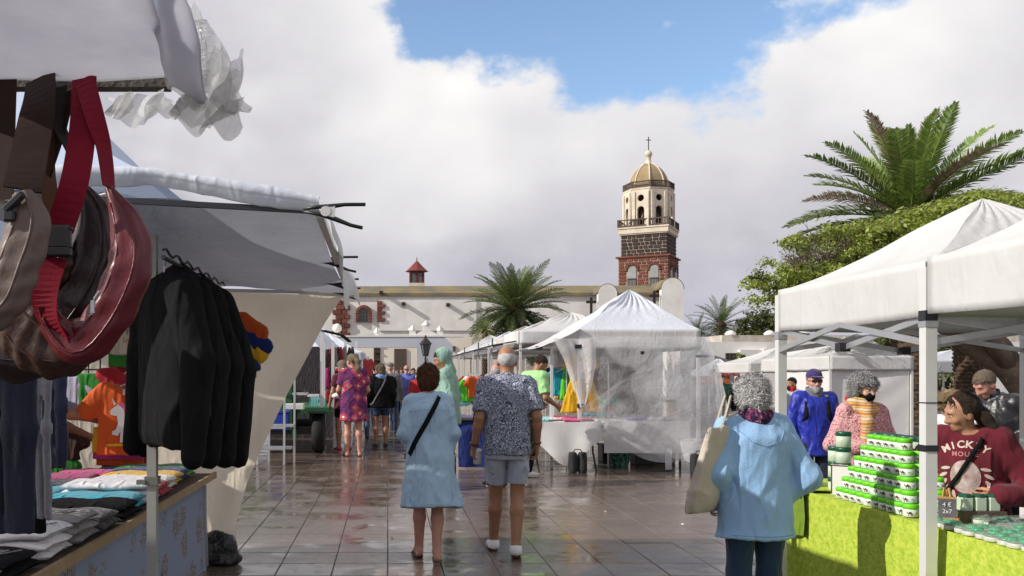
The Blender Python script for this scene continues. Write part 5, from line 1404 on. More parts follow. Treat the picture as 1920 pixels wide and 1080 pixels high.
sheet('polythene_edge', lambda u, v: bunch(u, v, (290, 165), (452, 170), (430, 240), (322, 222), .05), 50, 30, M_crumple, stA, .015, 26, 67)
sheet('polythene_edge', lambda u, v: bunch(u, v, (186, 168), (300, 160), (318, 188), (196, 214), .06), 40, 18, M_crumple, stA, .012, 26, 68)
# hooks of white wire seen between the bags
# unseen roof sheets, back sheet and posts, added to shade the black jackets
sheet('tarpaulin', lambda u, v: Vector((-4.2 + 2.5 * u, 1.3 + 2.2 * v, 2.16 + .04 * math.sin(5 * u))) - oA, 16, 16, M_tarp, stA, .01, 4, 160)
sheet('tarpaulin', lambda u, v: Vector((-4.2 + 2.5 * u, -1.6 + 2.95 * v, 2.18 + .05 * math.sin(4 * u))) - oA, 20, 16, M_tarp, stA, .01, 4, 161)
sheet('shading_wall', lambda u, v: Vector((-4.15, -1.6 + 5.1 * u, 2.15 * (1 - v) + .05)) - oA, 20, 12, M_cream, stA, .02, 4, 162)
for x_, y_ in ((-4.1, -1.5), (-4.1, 3.4), (-1.75, -1.5)):
    b = MB(); b.mm(Vector((x_ - .02, y_ - .02, 0)) - oA, Vector((x_ + .02, y_ + .02, 2.15)) - oA); b.build('pole', M_steelw, stA)
# stall B: pyramid tent with flat awning, back sheet and tables
YB0, YB1 = 3.6, 7.25
XE_ = X(600, 3.7); XC = -.95
stB = thing('market_stall', (-1.9, 5.4, 0), 'left clothes stall with blue white roof, grey awning and clamps', 'stall'); oB = Vector((-1.9, 5.4, 0))
pB = lambda px, py, Y: P(px, py, Y) - oB
zEv = Z(333, 3.7)
ap = Vector((-1.98, 5.4, Z(150, 5.4))) - oB
M_pyr = mat('pale_blue_canopy', (.60, .70, .87), .6, (.54, .64, .81), 1.8, .5, .2, 14, trans=.25)
cor = [Vector((XC, 3.66, zEv)) - oB, Vector((XC, 7.2, zEv + .02)) - oB, Vector((-3.5, 7.2, zEv)) - oB, Vector((-3.5, 3.66, zEv)) - oB]
for i in range(4):
    a, b_ = cor[i], cor[(i + 1) % 4]
    sheet('roof_panel', lambda u, v, a=a, b_=b_: a.lerp(b_, u).lerp(ap, v) - Vector((0, 0, .10 * math.sin(math.pi * v))), 30, 24, M_pyr, stB, .012, 4, 70 + i, lambda u, v: np.sin(np.pi * v))
# white cloth rolled over the front beam
def roll(u, v):
    x = -2.6 + (XE_ + 2.6) * u; zc_ = np.interp(x, [-2.6, -1.2, -.95, XE_], [Z(322, 3.7), Z(338, 3.7), Z(340, 3.7), Z(392, 3.7)])
    a = -1.0 + 3.9 * v; r_ = .030 - .006 * u + .003 * math.sin(23 * u); return (x - oB.x, 3.66 - oB.y + .02 - r_ * math.sin(a), zc_ + .028 + r_ * 1.0 * math.cos(a) - .03 * (v > .9))
sheet('front_roll', roll, 60, 16, M_tentb, stB, .006, 26, 75)
b = MB(); b.bar(Vector((-2.6, 3.685, Z(340, 3.7))) - oB, Vector((XE_ - .01, 3.685, Z(397, 3.7))) - oB, .02, .022); b.build('front_beam', mat('navy_bar', (.02, .022, .035), .5), stB)
def awnB(u, v):
    y = 3.72 + 3.5 * u; x = XE_ - .01 - .03 * math.sin(3 * u) + (-1.75 - XE_) * v
    ze = np.interp(u, [0, .5, 1], [Z(398, 3.7), 2.13, Z(552, 7.2)]); zi = np.interp(u, [0, .10, 1], [2.27, 2.20, Z(535, 7.2)])
    return (x - oB.x, y - oB.y, ze + (zi - ze) * v - .05 * math.sin(math.pi * u) * math.sin(math.pi * v))
sheet('awning', awnB, 60, 40, M_awn, stB, .018, 6, 77, lambda u, v: .4 + .6 * np.sin(np.pi * v))
def awnF(u, v):      # the flap over the street bar
    y = 3.66 + 3.6 * u; x = XE_ + .02 + .02 * math.sin(11 * u) ; ze = np.interp(u, [0, .5, 1], [Z(390, 3.7), 2.15, Z(548, 7.2)])
    a = -.4 + 2.2 * v; d_ = .10 + .16 * math.exp(-((u - .45) / .25) ** 2) + .05 * math.sin(19 * u)
    return (x - oB.x + .03 * math.sin(a), y - oB.y, ze + .02 - d_ * v)
sheet('awning_flap', awnF, 60, 12, M_tent, stB, .014, 9, 79)
b = MB(); b.bar(Vector((XE_, 3.70, Z(402, 3.7))) - oB, Vector((XE_ - .02, 7.2, Z(556, 7.2))) - oB, .03, .03); b.bar(Vector((XE_ - .02, 7.2, Z(550, 7.2))) - oB, Vector((-3.4, 7.2, Z(532, 7.2))) - oB, .025, .025); b.build('street_bar', M_alu, stB)
for x, y, top in ((X(286, 4.15), 4.15, Z(440, 4.15) - .18), (-3.4, 3.7, 2.2), (-3.4, 7.15, 2.2)):
    b = MB(); b.mm((x - .021 - oB.x, y - .021 - oB.y, 0), (x + .021 - oB.x, y + .021 - oB.y, top + .18)); b.build('pole', mat('grey_pole', (.36, .365, .34), .5, (.26, .265, .25), 6, .5, metal=.2), stB)
b = MB(); b.mm((X(286, 4.15) - .03 - oB.x, 4.12 - oB.y, Z(908, 4.15)), (X(286, 4.15) + .03 - oB.x, 4.18 - oB.y, Z(893, 4.15))); b.box((X(286, 4.15) - .045 - oB.x, 4.13 - oB.y, Z(903, 4.15)), (.04, .03, .02)); b.build('pole_collar', mat('grey_plastic', (.18, .18, .17), .5), stB)
# inner trusses seen behind the bags
for (pa, pb_) in (((60, 360), (300, 480)), ((60, 420), (210, 345)), ((60, 470), (240, 400)), ((50, 400), (290, 545)), ((200, 440), (430, 525))):
    b = MB(); b.bar(pB(*pa, 6.2), pB(*pb_, 6.2), .03, .04); b.build('truss_bar', M_alu, stB)
# cream back sheet
def backB(u, v):
    xt = -3.3 + (X(640, 7.22) + 3.3) * u; zt_ = np.interp(u, [0, 1], [Z(520, 7.22), Z(556, 7.22)])
    # right edge runs in towards the ground
    pxr = np.interp(v, [0, .10, .38, .72, .9, 1.0], [642, 612, 545, 470, 445, 448]); xr_ = X(pxr, 7.22); xx = -3.3 + (xr_ + 3.3) * u
    y = 7.24 + .05 * math.sin(3 * u + 1) - .16 * u * math.sin(math.pi * min(1, v * 1.1)) * u ** 2 + .04 * math.sin(9 * u - 5 * v)
    zb_ = .10 if u > .5 else .12
    return (xx - oB.x, y - oB.y, zt_ + (zb_ - zt_) * v)
def w2(u, v): return .030 * np.sin(34 * u + 9 * v - 6 * u * v) * np.clip((u - .7) * 4, 0, 1) * (.3 + v)
sheet('back_sheet', backB, 110, 60, M_cream, stB, .018, 4.5, 81, None, 0, w2)
# dark skirt at the foot of the sheet
bagw = thing('weight_bag', (X(411, 7.12), 7.12, 0), 'shiny black bag at the foot of the cream sheet', 'bag')
f = Field(.012); f.ell((0, 0, .12), (.15, .09, .15), .03); f.ell((.02, .0, .05), (.16, .1, .08), .03); f.rough(.012, 22, 5); f.cut((0, 0, .0), (0, 0, -1)); mobj('bag', f.mesh('bag', 1, .006, 30), mat('bin_liner', (.015, .015, .017), .25, bump=.6, bsc=30), bagw)
# clamps
def clamp(loc, s_, tilt, label):
    t = thing('spring_clamp', loc, label, 'clamp', 'spring clamps gripping the awning edge')
    def jaw(sg):
        b = MB(); pts = [(-.105, 0, sg * .004), (-.05, 0, sg * .016), (0, 0, sg * .022), (.05, 0, sg * .032), (.13, 0, sg * .038)] if sg > 0 else [(-.105, 0, -.006), (-.04, 0, -.012), (.02, 0, -.026), (.08, 0, -.045), (.125, 0, -.052)]
        b.tube(pts, [.006, .010, .012, .009, .009], 8, flat=.8); return b
    for sg in (1, -1):
        me = jaw(sg).mesh('jaw', True); me.transform(Matrix.Scale(s_, 4) @ Matrix.Rotation(R(tilt), 4, 'Y')); mobj('jaw', me, M_blkpl, t)
    b = MB(); b.tube([(-.02, -.012, .0), (-.02, .012, 0)], .02, 10); b.box((-.0, 0, .002), (.03, .02, .045)); me = b.mesh('spring'); me.transform(Matrix.Scale(s_, 4) @ Matrix.Rotation(R(tilt), 4, 'Y')); mobj('spring', me, M_steelw if s_ > 1 else M_blkpl, t)
for px, py, Y, s_, l in ((612, 400, 3.66, 1.05, 'largest black spring clamp with pale spring at the awning corner'), (624, 492, 5.2, .95, 'second spring clamp down the awning edge'), (632, 532, 6.3, 1.0, 'third spring clamp down the awning edge'), (640, 548, 7.15, 1.0, 'lowest spring clamp where the awning meets the cream sheet')):
    clamp(P(px, py, Y) + Vector((.02, -.03, 0)), s_, 4, l)
# rack rail and wavy hook bar
b = MB(); r0, r1 = Vector((-.93, 3.75, Z(482, 3.75))) - oB, Vector((-.90, 5.0, Z(545, 5.0))) - oB; b.tube([r0, r1], .009, 6)
b.tube([r0.lerp(r1, k / 24) + Vector((.0, 0, .03 + .012 * math.sin(k * 1.7))) for k in range(25)], .006, 5); b.build('hanging_rail', M_blkpl, stB)
# grid wall with hanging shirts behind
gridw = MB()
for k in range(12): gridw.tube([pB(100 + k * 22, 560, 7.1), pB(100 + k * 22, 705, 7.1)], .006, 4)
for k in range(5): gridw.tube([pB(90, 565 + 32 * k, 7.1), pB(350, 565 + 32 * k, 7.1)], .006, 4)
gridw.build('wire_grid', M_blkpl, stB)

# --- stall A goods: table boards
tabA = thing('stall_table', (-1.6, 5.2, 0), 'left clothes table with grey blue printed cloth and wooden rim', 'table')
oT = Vector((-1.6, 5.2, 0)); zTab = .73
b = MB(); b.mm((-1.1, -1.9, zTab - .03), (.26, 1.78, zTab)); b.build('tabletop', M_wood, tabA)
b = MB(); b.mm((.262, -1.9, zTab - .035), (.282, 1.79, zTab + .012)); b.build('rim', mat('pale_wood', (.36, .25, .14), .7, (.24, .16, .09), 12, .6, .2, 60), tabA)
for x in (-1.0, .2):
    for y in (-1.8, 1.7): b = MB(); b.mm((x - .02, y - .02, 0), (x + .02, y + .02, zTab - .03)); b.build('leg', M_alu, tabA)
def print_cloth():
    m, N, L, b = nodes_mat('printed_cloth'); tc = N.new('ShaderNodeTexCoord'); mp = N.new('ShaderNodeMapping'); L.new(tc.outputs['Object'], mp.inputs[0]); mp.inputs['Scale'].default_value = (1, 2.7, 2.7)
    v = N.new('ShaderNodeTexVoronoi'); v.inputs['Scale'].default_value = 1.5; v.inputs['Randomness'].default_value = .45; L.new(mp.outputs[0], v.inputs['Vector'])
    nz = N.new('ShaderNodeTexNoise'); nz.inputs['Scale'].default_value = 9; nz.inputs['Detail'].default_value = 7; nz.inputs['Roughness'].default_value = .7; L.new(mp.outputs[0], nz.inputs['Vector'])
    a = N.new('ShaderNodeMath'); a.operation = 'MULTIPLY_ADD'; L.new(nz.outputs[0], a.inputs[0]); a.inputs[1].default_value = 1.1; L.new(v.outputs['Distance'], a.inputs[2])
    r_ = N.new('ShaderNodeMapRange'); L.new(a.outputs[0], r_.inputs[0]); r_.inputs[1].default_value = .93; r_.inputs[2].default_value = .97; r_.inputs[3].default_value = 1; r_.inputs[4].default_value = 0
    cr = N.new('ShaderNodeValToRGB'); n3 = N.new('ShaderNodeTexNoise'); n3.inputs['Scale'].default_value = 30; L.new(mp.outputs[0], n3.inputs['Vector']); L.new(n3.outputs[0], cr.inputs[0])
    e = cr.color_ramp.elements; e[0].position = .35; e[0].color = (.07, .05, .05, 1); e[1].position = .62; e[1].color = (.42, .34, .30, 1); q = e.new(.5); q.color = (.22, .22, .24, 1)
    mx = N.new('ShaderNodeMix'); mx.data_type = 'RGBA'; L.new(r_.outputs[0], mx.inputs[0]); mx.inputs[6].default_value = (.25, .30, .42, 1); L.new(cr.outputs[0], mx.inputs[7]); L.new(mx.outputs[2], b.inputs['Base Color']); b.inputs['Roughness'].default_value = .85; return m
tc_ = tag(sheet('table_cloth', lambda u, v: (X(385, 6.98) + .0 + .02 * math.sin(8 * u) * v, 3.25 + 3.73 * u, (zTab - .02) * (1 - v) + .02), 50, 16, print_cloth(), None, .008, 5, 90, lambda u, v: v), 'grey blue tablecloth printed with brown figures on the left table', 'tablecloth')
# ------------------------------------------------------------------ people
def pat(name, build, rough=.85, bump=.2, bsc=150):
    m, N, L, b = nodes_mat(name); tc = N.new('ShaderNodeTexCoord'); b.inputs['Roughness'].default_value = rough; b.inputs['Specular IOR Level'].default_value = .25
    L.new(build(N, L, tc.outputs['Object']), b.inputs['Base Color'])
    nz = N.new('ShaderNodeTexNoise'); L.new(tc.outputs['Object'], nz.inputs['Vector']); nz.inputs['Scale'].default_value = bsc
    bp = N.new('ShaderNodeBump'); bp.inputs['Strength'].default_value = bump; bp.inputs['Distance'].default_value = .01; L.new(nz.outputs[0], bp.inputs['Height']); L.new(bp.outputs[0], b.inputs['Normal']); return m
def ramp(N, L, fac, stops, const=False):
    cr = N.new('ShaderNodeValToRGB'); L.new(fac, cr.inputs[0]); e = cr.color_ramp.elements
    if const: cr.color_ramp.interpolation = 'CONSTANT'
    e[0].position = stops[0][0]; e[0].color = (*stops[0][1], 1); e[1].position = stops[-1][0]; e[1].color = (*stops[-1][1], 1)
    for p, c in stops[1:-1]: q = e.new(p); q.color = (*c, 1)
    return cr.outputs[0]
def mapping(N, L, v, sc=(1, 1, 1), rot=(0, 0, 0), loc=(0, 0, 0)):
    mp = N.new('ShaderNodeMapping'); L.new(v, mp.inputs[0]); mp.inputs['Scale'].default_value = sc; mp.inputs['Rotation'].default_value = rot; mp.inputs['Location'].default_value = loc; return mp.outputs[0]
def leafy(N, L, v):       # pale shirt strewn with dark curved leaf strokes
    nz = N.new('ShaderNodeTexNoise'); nz.inputs['Scale'].default_value = 9; nz.inputs['Detail'].default_value = 1; L.new(v, nz.inputs['Vector'])
    ad = N.new('ShaderNodeVectorMath'); ad.operation = 'MULTIPLY_ADD'; L.new(nz.outputs['Color'], ad.inputs[0]); ad.inputs[1].default_value = (.28, .28, .28); L.new(v, ad.inputs[2])
    vo = N.new('ShaderNodeTexVoronoi'); vo.feature = 'DISTANCE_TO_EDGE'; L.new(mapping(N, L, ad.outputs[0], (42, 42, 20), (0, .5, 0)), vo.inputs['Vector']); vo.inputs['Scale'].default_value = 1.0
    v2 = N.new('ShaderNodeTexVoronoi'); v2.feature = 'DISTANCE_TO_EDGE'; L.new(mapping(N, L, ad.outputs[0], (60, 60, 30), (0, -.6, 0), (3, 1, 2)), v2.inputs['Vector']); v2.inputs['Scale'].default_value = 1.0
    mn = N.new('ShaderNodeMath'); mn.operation = 'MINIMUM'; L.new(vo.outputs['Distance'], mn.inputs[0]); L.new(v2.outputs['Distance'], mn.inputs[1])
    return ramp(N, L, mn.outputs[0], [(.0, (.025, .028, .055)), (.035, (.035, .04, .08)), (.075, (.33, .37, .47)), (.17, (.53, .57, .66))])
M_shirtleaf = pat('leaf_print_shirt', leafy)
def geo(N, L, v):         # rows of nested squares on the diagonal
    mp = mapping(N, L, v, (7.4, 0.01, 7.4), (0, R(38), 0)); vo = N.new('ShaderNodeTexVoronoi'); vo.distance = 'CHEBYCHEV'; vo.inputs['Scale'].default_value = 1.0; vo.inputs['Randomness'].default_value = .25; L.new(mp, vo.inputs['Vector'])
    a = ramp(N, L, vo.outputs['Distance'], [(0, (.02, .015, .05)), (.08, (.75, .62, .6)), (.14, (.02, .015, .05)), (.2, (.62, .09, .07)), (.34, (.03, .02, .09)), (.40, (.62, .05, .15)), (.46, (.035, .03, .14)), (.56, (.7, .62, .66)), (.60, (.04, .03, .15))], True)
    br = N.new('ShaderNodeTexBrick'); L.new(mapping(N, L, v, (10, 10, 10), (R(90), 0, R(38))), br.inputs['Vector']); br.inputs['Scale'].default_value = 1.6; br.inputs['Color1'].default_value = (.03, .025, .12, 1); br.inputs['Color2'].default_value = (.40, .03, .09, 1); br.inputs['Mortar'].default_value = (.03, .025, .10, 1); br.inputs['Mortar Size'].default_value = .05
    ck = N.new('ShaderNodeMath'); ck.operation = 'GREATER_THAN'; L.new(vo.outputs['Color'], ck.inputs[0]); ck.inputs[1].default_value = .55
    mx = N.new('ShaderNodeMix'); mx.data_type = 'RGBA'; L.new(ck.outputs[0], mx.inputs[0]); L.new(a, mx.inputs[6]); L.new(br.outputs[0], mx.inputs[7]); return mx.outputs[2]
M_geo = pat('geometric_dress', geo)
def speck(stops, sc=60, det=2, ro=.7):
    def fn(N, L, v):
        nz = N.new('ShaderNodeTexNoise'); nz.inputs['Scale'].default_value = sc; nz.inputs['Detail'].default_value = det; nz.inputs['Roughness'].default_value = ro; L.new(v, nz.inputs['Vector']); return ramp(N, L, nz.outputs[0], stops)
    return fn
M_boucle = pat('pink_boucle', speck([(.3, (.16, .05, .07)), (.43, (.50, .20, .23)), (.52, (.68, .47, .46)), (.6, (.62, .22, .27)), (.72, (.72, .62, .5))], 75, 1), .95, .9, 90)
def plaid(N, L, v):
    w1 = N.new('ShaderNodeTexWave'); w1.inputs['Scale'].default_value = 4.5; w1.bands_direction = 'Z'; L.new(v, w1.inputs['Vector']); w1.inputs['Distortion'].default_value = 2; w1.inputs['Detail'].default_value = 1
    return ramp(N, L, w1.outputs['Fac'], [(0, (.50, .13, .15)), (.22, (.62, .42, .06)), (.45, (.68, .55, .12)), (.62, (.16, .22, .10)), (.8, (.60, .24, .22)), (1, (.7, .55, .35))])
M_plaid = pat('yellow_plaid_scarf', plaid, .95, .5, 120)
M_scarfd = pat('dark_print_scarf', speck([(.34, (.012, .012, .04)), (.46, (.02, .015, .06)), (.52, (.32, .05, .11)), (.57, (.03, .02, .07)), (.66, (.65, .55, .55))], 34, 2), .9, .4, 100)
C_blue = cl('sky_blue_gauze', (.42, .60, .78), .9, .4, .45, 160, (.34, .51, .70), 14)
C_blue2 = cl('sky_blue_jersey', (.30, .50, .76), .95, .4, .4, 200, (.23, .42, .68), 10, .3)
C_jean = cl('dark_denim', (.022, .05, .105), .85, .6, .3, 200, (.012, .028, .065), 14); C_den2 = cl('blue_denim', (.075, .11, .19), .85, .6, .3, 200, (.045, .07, .13), 12)
C_short = cl('pale_grey_shorts', (.42, .46, .56), .85, .3, .2, 180); C_maroon = cl('maroon_sweat', (.135, .014, .026), .92, .4, .35, 220, (.09, .008, .018), 10, .1)
C_royal = cl('royal_blue_nylon', (.012, .028, .36), .5, .5, .2, 60, (.008, .015, .2), 7, 0, .5); C_black = cl('black', (.008, .008, .0095), .9, .5, .3, 160, (.005, .005, .006), 9, 0, .15); C_leather = mat('black_leather', (.016, .017, .02), .34, (.03, .03, .034), 8, .5, .35, 30)
C_mint = cl('mint_fleece', (.27, .44, .36), .95, .3, .3, 200); C_lime = cl('pale_green_tee', (.36, .65, .28), .9, .25, .2, 150); C_purple = cl('violet_blue_shirt', (.115, .145, .47), .85, .3, .25, 140); C_red = cl('bright_red', (.45, .02, .025), .85, .3); C_mar2 = cl('deep_maroon', (.10, .018, .028), .9)
C_wht = cl('white_blouse', (.72, .73, .78), .9, .25, .2); C_greyh = cl('light_grey_hoodie', (.42, .44, .52), .95, .3, .3); C_green = cl('dark_green_puffer', (.008, .065, .045), .6, .4, .2, 40); C_nav = cl('navy', (.02, .025, .05), .9); C_grey = cl('mid_grey', (.16, .16, .17), .9); C_khaki = cl('khaki', (.17, .13, .065), .9); C_capv = cl('violet_cap', (.05, .03, .13), .85); C_blscarf = cl('pale_blue_scarf', (.22, .36, .6), .9)
M_brownl = mat('brown_leather', (.10, .05, .03), .55, (.05, .025, .015), 14, .6, .3, 60); M_shoew = mat('white_trainer', (.74, .74, .75), .6, (.5, .5, .52), 9, .4); M_shoed = mat('dark_trainer', (.03, .03, .036), .7); M_gold = mat('brown_watch', (.08, .02, .015), .4)

def placed(px, ptop, Y, yaw, label, lean=0, head=(0, 0, 0), side_lean=0, **k):
    "solve height and position so that the head stands where it should"
    piv = Vector((0, 0, .95)); ML = Matrix.Translation(piv) @ Matrix.Rotation(R(-lean), 4, 'X') @ Matrix.Rotation(R(side_lean), 4, 'Y') @ Matrix.Translation(-piv)
    np_ = Vector((0, -.01, 1.5)); hy, hp, ht = head
    MH = ML @ Matrix.Translation(np_) @ Matrix.Rotation(R(hy), 4, 'Z') @ Matrix.Rotation(R(-hp), 4, 'X') @ Matrix.Rotation(R(ht), 4, 'Y') @ Matrix.Translation(-np_)
    c = MH @ Vector((0, .005, 1.635)); top = max((MH @ Vector((x, y, z))).z for x, y, z in ((0, -.01, 1.765), (0, .05, 1.745), (0, -.07, 1.74)))
    off = Matrix.Rotation(R(yaw), 3, 'Z') @ Vector((c.x, c.y, 0))
    h = 1.7
    for _ in range(4):
        s = h / 1.75; Yh = Y + off.y * s; h = Z(ptop, Yh) / (top / 1.75)
    s = h / 1.75; x = X(px, Y + off.y * s) - off.x * s
    return person(Vector((x, Y, 0)), h, yaw, label, lean=lean, head=head, side_lean=side_lean, **k)

# 1 bald man walking away
man, cm = placed(950, 646, 7.5, -2, 'grey haired man in leaf print shirt and pale shorts walking away with a cup', skin='tan', vox=.0105, girth=1.12, lean=3, head=(0, 6, 0),
    armL=((-.235, -.05, 1.15), (-.275, .03, .905)), armR=((.24, -.06, 1.16), (.25, .01, .92)), legL=((-.085, .13, .50), (-.10, .19, .085)), legR=((.085, .02, .50), (.055, -.15, .10)),
    hands={'L': .95, 'R': .55}, palmL=(1, .2, 0), palmR=(-1, .2, 0), hair=('bald', 'white'), shoulder=.98,
    wear=[('shirt', M_shirtleaf, dict(hem=.835, sleeve=.42, flare=.03, wr=.010, inf=.015, loose=.012, folds=(5, .015))), ('collar', M_shirtleaf, dict(r=.068, h=.045)),
          ('shorts', C_short, dict(len=.76, inf=.012, wide=.0, wr=.006)), ('shoes', M_shoew, dict(sole=M_shoed))])
def wristband(c, S, m, r=.034, t=.012, k=.0, name='watch'):
    J = c['J']; d = (J['w' + S] - J['e' + S]).normalized(); p = J['w' + S] - d * k; s = c['s']; a = d.orthogonal().normalized(); q = d.cross(a); b = MB()
    b.tube([(p + a * r * math.cos(w) + q * r * math.sin(w)) * s for w in [2 * math.pi * i / 14 for i in range(15)]], t * s * .8, 6); return b.build(name, m, c['root'], True)
wristband(cm, 'L', M_gold, .033, .014, .02); wristband(cm, 'R', M_gold, .032, .007, .02, 'bracelet')
def held(c, S, off):
    J = c['J']; d = (J['w' + S] - J['e' + S]).normalized(); q = (J['w' + S] + d * .085 + Vector(off)) * c['s']; return Matrix.Translation(c['root'].location) @ Matrix.Rotation(c['root'].rotation_euler[2], 4, 'Z') @ q
seam(cm, cm['shirt'], [[(-.17, 0, 1.36), (0, 0, 1.375), (.17, 0, 1.36)], [(-.16, 0, .845), (0, 0, .842), (.16, 0, .845)]], C_grey, .002); seam(cm, cm['shorts'], [[(0, 0, .86), (0, 0, .72)]], C_grey, .002)
cup = thing('drink_cup', held(cm, 'L', (.042, .01, -.075)), 'white takeaway cup with white lid held by the bald walking man', 'cup', rz=0)
b = MB(); b.lathe([(.028, 0), (.032, .01), (.037, .10), (.038, .105)], (0, 0, 0), 16); b.build('cup', mat('paper_cup', (.62, .60, .56), .6, (.35, .34, .32), 20, .6), cup, True)
b = MB(); b.lathe([(.041, .105), (.041, .118), (.034, .122), (.030, .128), (.001, .129)], (0, 0, 0), 16); b.build('lid', mat('cup_lid', (.80, .80, .82), .4), cup, True)

# 2 woman in blue gauze dress
w2_, c2 = placed(803, 688, 7.35, 6, 'auburn haired woman in pale blue gauze dress with black strap walking away', skin='pink', female=True, vox=.0105, girth=1.12, lean=9, head=(-12, 14, 0), shoulder=.95,
    armL=((-.235, .0, 1.13), (-.17, .2, 1.02)), armR=((.205, .0, 1.13), (.215, .13, .92)), legL=((-.085, .06, .50), (-.085, .08, .10)), legR=((.07, .0, .50), (.045, -.13, .085)),
    hands={'L': .6, 'R': .4}, hair=('tuft', 'red'),
    wear=[('dress', C_blue, dict(hem=.47, flare=.075, sleeve=.82, inf=.016, loose=.008, wr=.014, wf=10, folds=(7, .035), straight=False)), ('strap', C_black, dict(side=1, w=.022, zlo=.93, off=.04)), ('flipflops', M_brownl)])
M_seamb = cl('seam_blue', (.44, .60, .77)); M_seamd = cl('seam_dark_blue', (.20, .36, .56))
seam(c2, c2['dress'], [[(-.19, 0, 1.33), (0, 0, 1.345), (.19, 0, 1.33)], [(-.17, 0, .50), (0, 0, .49), (.17, 0, .50)]], M_seamb); seam(c2, c2['dress'], [[(-.035, 0, 1.33), (-.04, 0, 1.18)], [(.03, 0, 1.33), (.035, 0, 1.2)], [(-.01, 0, 1.33), (-.012, 0, 1.1)], [(.17, 0, .62), (.175, 0, .5)]], M_seamd, .0022)
# 3 woman in light blue tunic, back to us
w3, c3 = placed(1410, 702, 4.85, 5, 'white haired woman in light blue tunic and dark jeans seen from behind', skin='fair', female=True, vox=.0105, girth=1.12, lean=3, head=(-14, 5, 0), shoulder=1.02,
    armL=((-.27, -.05, 1.14), (-.22, .14, .95)), armR=((.31, -.07, 1.12), (.20, .06, .96)), hands={'L': .5, 'R': .5}, palmR=(-1, -.3, 0), dirR=(-.6, .45, -.6), hair=('curly', 'white'), face=True,
    wear=[('tunic', C_blue2, dict(hem=.74, flare=.045, inf=.022, fit=0.0, loose=.012, cuff=.014, wr=.012, wf=10)), ('scarf', M_scarfd, dict(turns=2, r=.082, t=.038)), ('trousers', C_jean, dict(inf=.012, wide=.014, wr=.006)), ('shoes', M_shoed)])
seam(c3, c3['tunic'], [[(-.15, 0, 1.42), (-.09, 0, 1.34), (0, 0, 1.31), (.09, 0, 1.34), (.15, 0, 1.42)], [(-.2, 0, .765), (0, 0, .76), (.2, 0, .765)]], M_seamd, .0026)
tote = thing('tote_bag', P(1330, 960, 4.83) + Vector((0, 0, 0)), 'cream canvas tote bag on the light blue woman\'s left shoulder', 'bag')
M_canvas = mat('canvas', (.60, .54, .45), .9, (.50, .44, .36), 8, .5, .4, 120, trans=.1)
f = Field(.008); f.col([0, .03, .12, .30, .46], [-.03, -.025, 0, .04, .075], 0, [.04, .06, .065, .05, .02], [.15, .165, .165, .14, .11], k=.02, folds=lambda a, z: .10 * np.sin(3 * a + 9 * z) + .06 * np.sin(7 * a))
me = f.mesh('bag', 1, .010, 14, 5); me.transform(Matrix.Rotation(R(-52), 4, 'Z')); mobj('bag', me, M_canvas, tote)
b = MB(); sp_ = (c3['root'].matrix_basis @ (c3['up'](-.155, .0, 1.47) * c3['s'])) - tote.location
for o_ in (-.05, .05): b.tube([Vector((.045, o_, .44)), Vector((.10, o_ * .8, .62)), sp_ + Vector((-.03, o_ * .6 - .02, .02)), sp_ + Vector((.04, o_ * .4, .045)), sp_ + Vector((.05, .09, -.06))], .014, 6, flat=.35)
b.build('handle', M_canvas, tote, True)

# 4 maroon sweatshirt seller
w4, c4 = placed(1803, 735, 4.95, 140, 'dark haired seller in maroon sweatshirt with white print leaning over the table', skin='warm', female=True, vox=.0105, girth=1.12, lean=15, head=(-60, 12, 0), shoulder=1.0,
    armR=((.36, .03, 1.10), (.30, .27, .93)), armL=((-.37, .02, 1.08), (-.17, .25, 1.06)), hands={'L': .35, 'R': .6}, palmL=(.3, -.4, .4), dirL=(.95, .25, -.1), palmR=(0, 0, -1), dirR=(.4, .7, -.3), hair=('curltail', 'brown'),
    wear=[('sweater', C_maroon, dict(hem=.80, flare=.01, inf=.024, loose=.022, cuff=.018, wr=.014, wf=9)), ('trousers', C_black), ('shoes', M_shoed)])
swt = c4['sweater']; M_print = mat('cream_print', (.62, .52, .46), .8, (.45, .3, .27), 30, .5)
def chest(me, x, z, m, name='lettering', dist=.5, par=None):
    "flat print pressed on the front of a garment"
    me.transform(Matrix.Rotation(R(180), 4, 'Z') @ Matrix.Rotation(R(90), 4, 'X')); me.transform(Matrix.Translation((x, dist, z)))
    o = mobj(name, me, m, par or swt); md = o.modifiers.new('wrap', 'SHRINKWRAP'); md.target = par or swt; md.wrap_method = 'PROJECT'; md.use_project_x = False; md.use_project_y = True; md.use_project_z = False; md.use_negative_direction = True; md.use_positive_direction = False; md.offset = .0035; md.wrap_mode = 'ABOVE_SURFACE'; return o
for i, ch in enumerate('MICKEY'):
    a = (i - 2.5) * 12.5
    me = text_mesh(ch, .052, 0.0, 0, 1, .0015); me.transform(Matrix.Rotation(R(-a), 4, 'Z')); rr = .17
    chest(me, -(rr * math.sin(R(a))) * 1.0 + .01, 1.12 - rr * (1 - math.cos(R(a))), M_print)
chest(text_mesh('MOUSE', .033, 0, 0, 1.15, .001), .01, 1.07, mat('pink_print', (.42, .17, .17), .8))
chest(text_mesh('29', .03, 0, 0, 1.1, .001), .01, .825, M_print)
def disc(rx, rz, n=24, nr=5):
    V = [(0, 0, 0)]; Fc = []
    for j in range(1, nr + 1):
        for k in range(n): V.append((rx * j / nr * math.cos(2 * math.pi * k / n), rz * j / nr * math.sin(2 * math.pi * k / n), 0))
    for k in range(n): Fc.append((0, 1 + k, 1 + (k + 1) % n))
    for j in range(nr - 1):
        for k in range(n): a = 1 + j * n; Fc.append((a + k, a + n + k, a + n + (k + 1) % n, a + (k + 1) % n))
    return mesh_np('emblem', V, Fc, False)
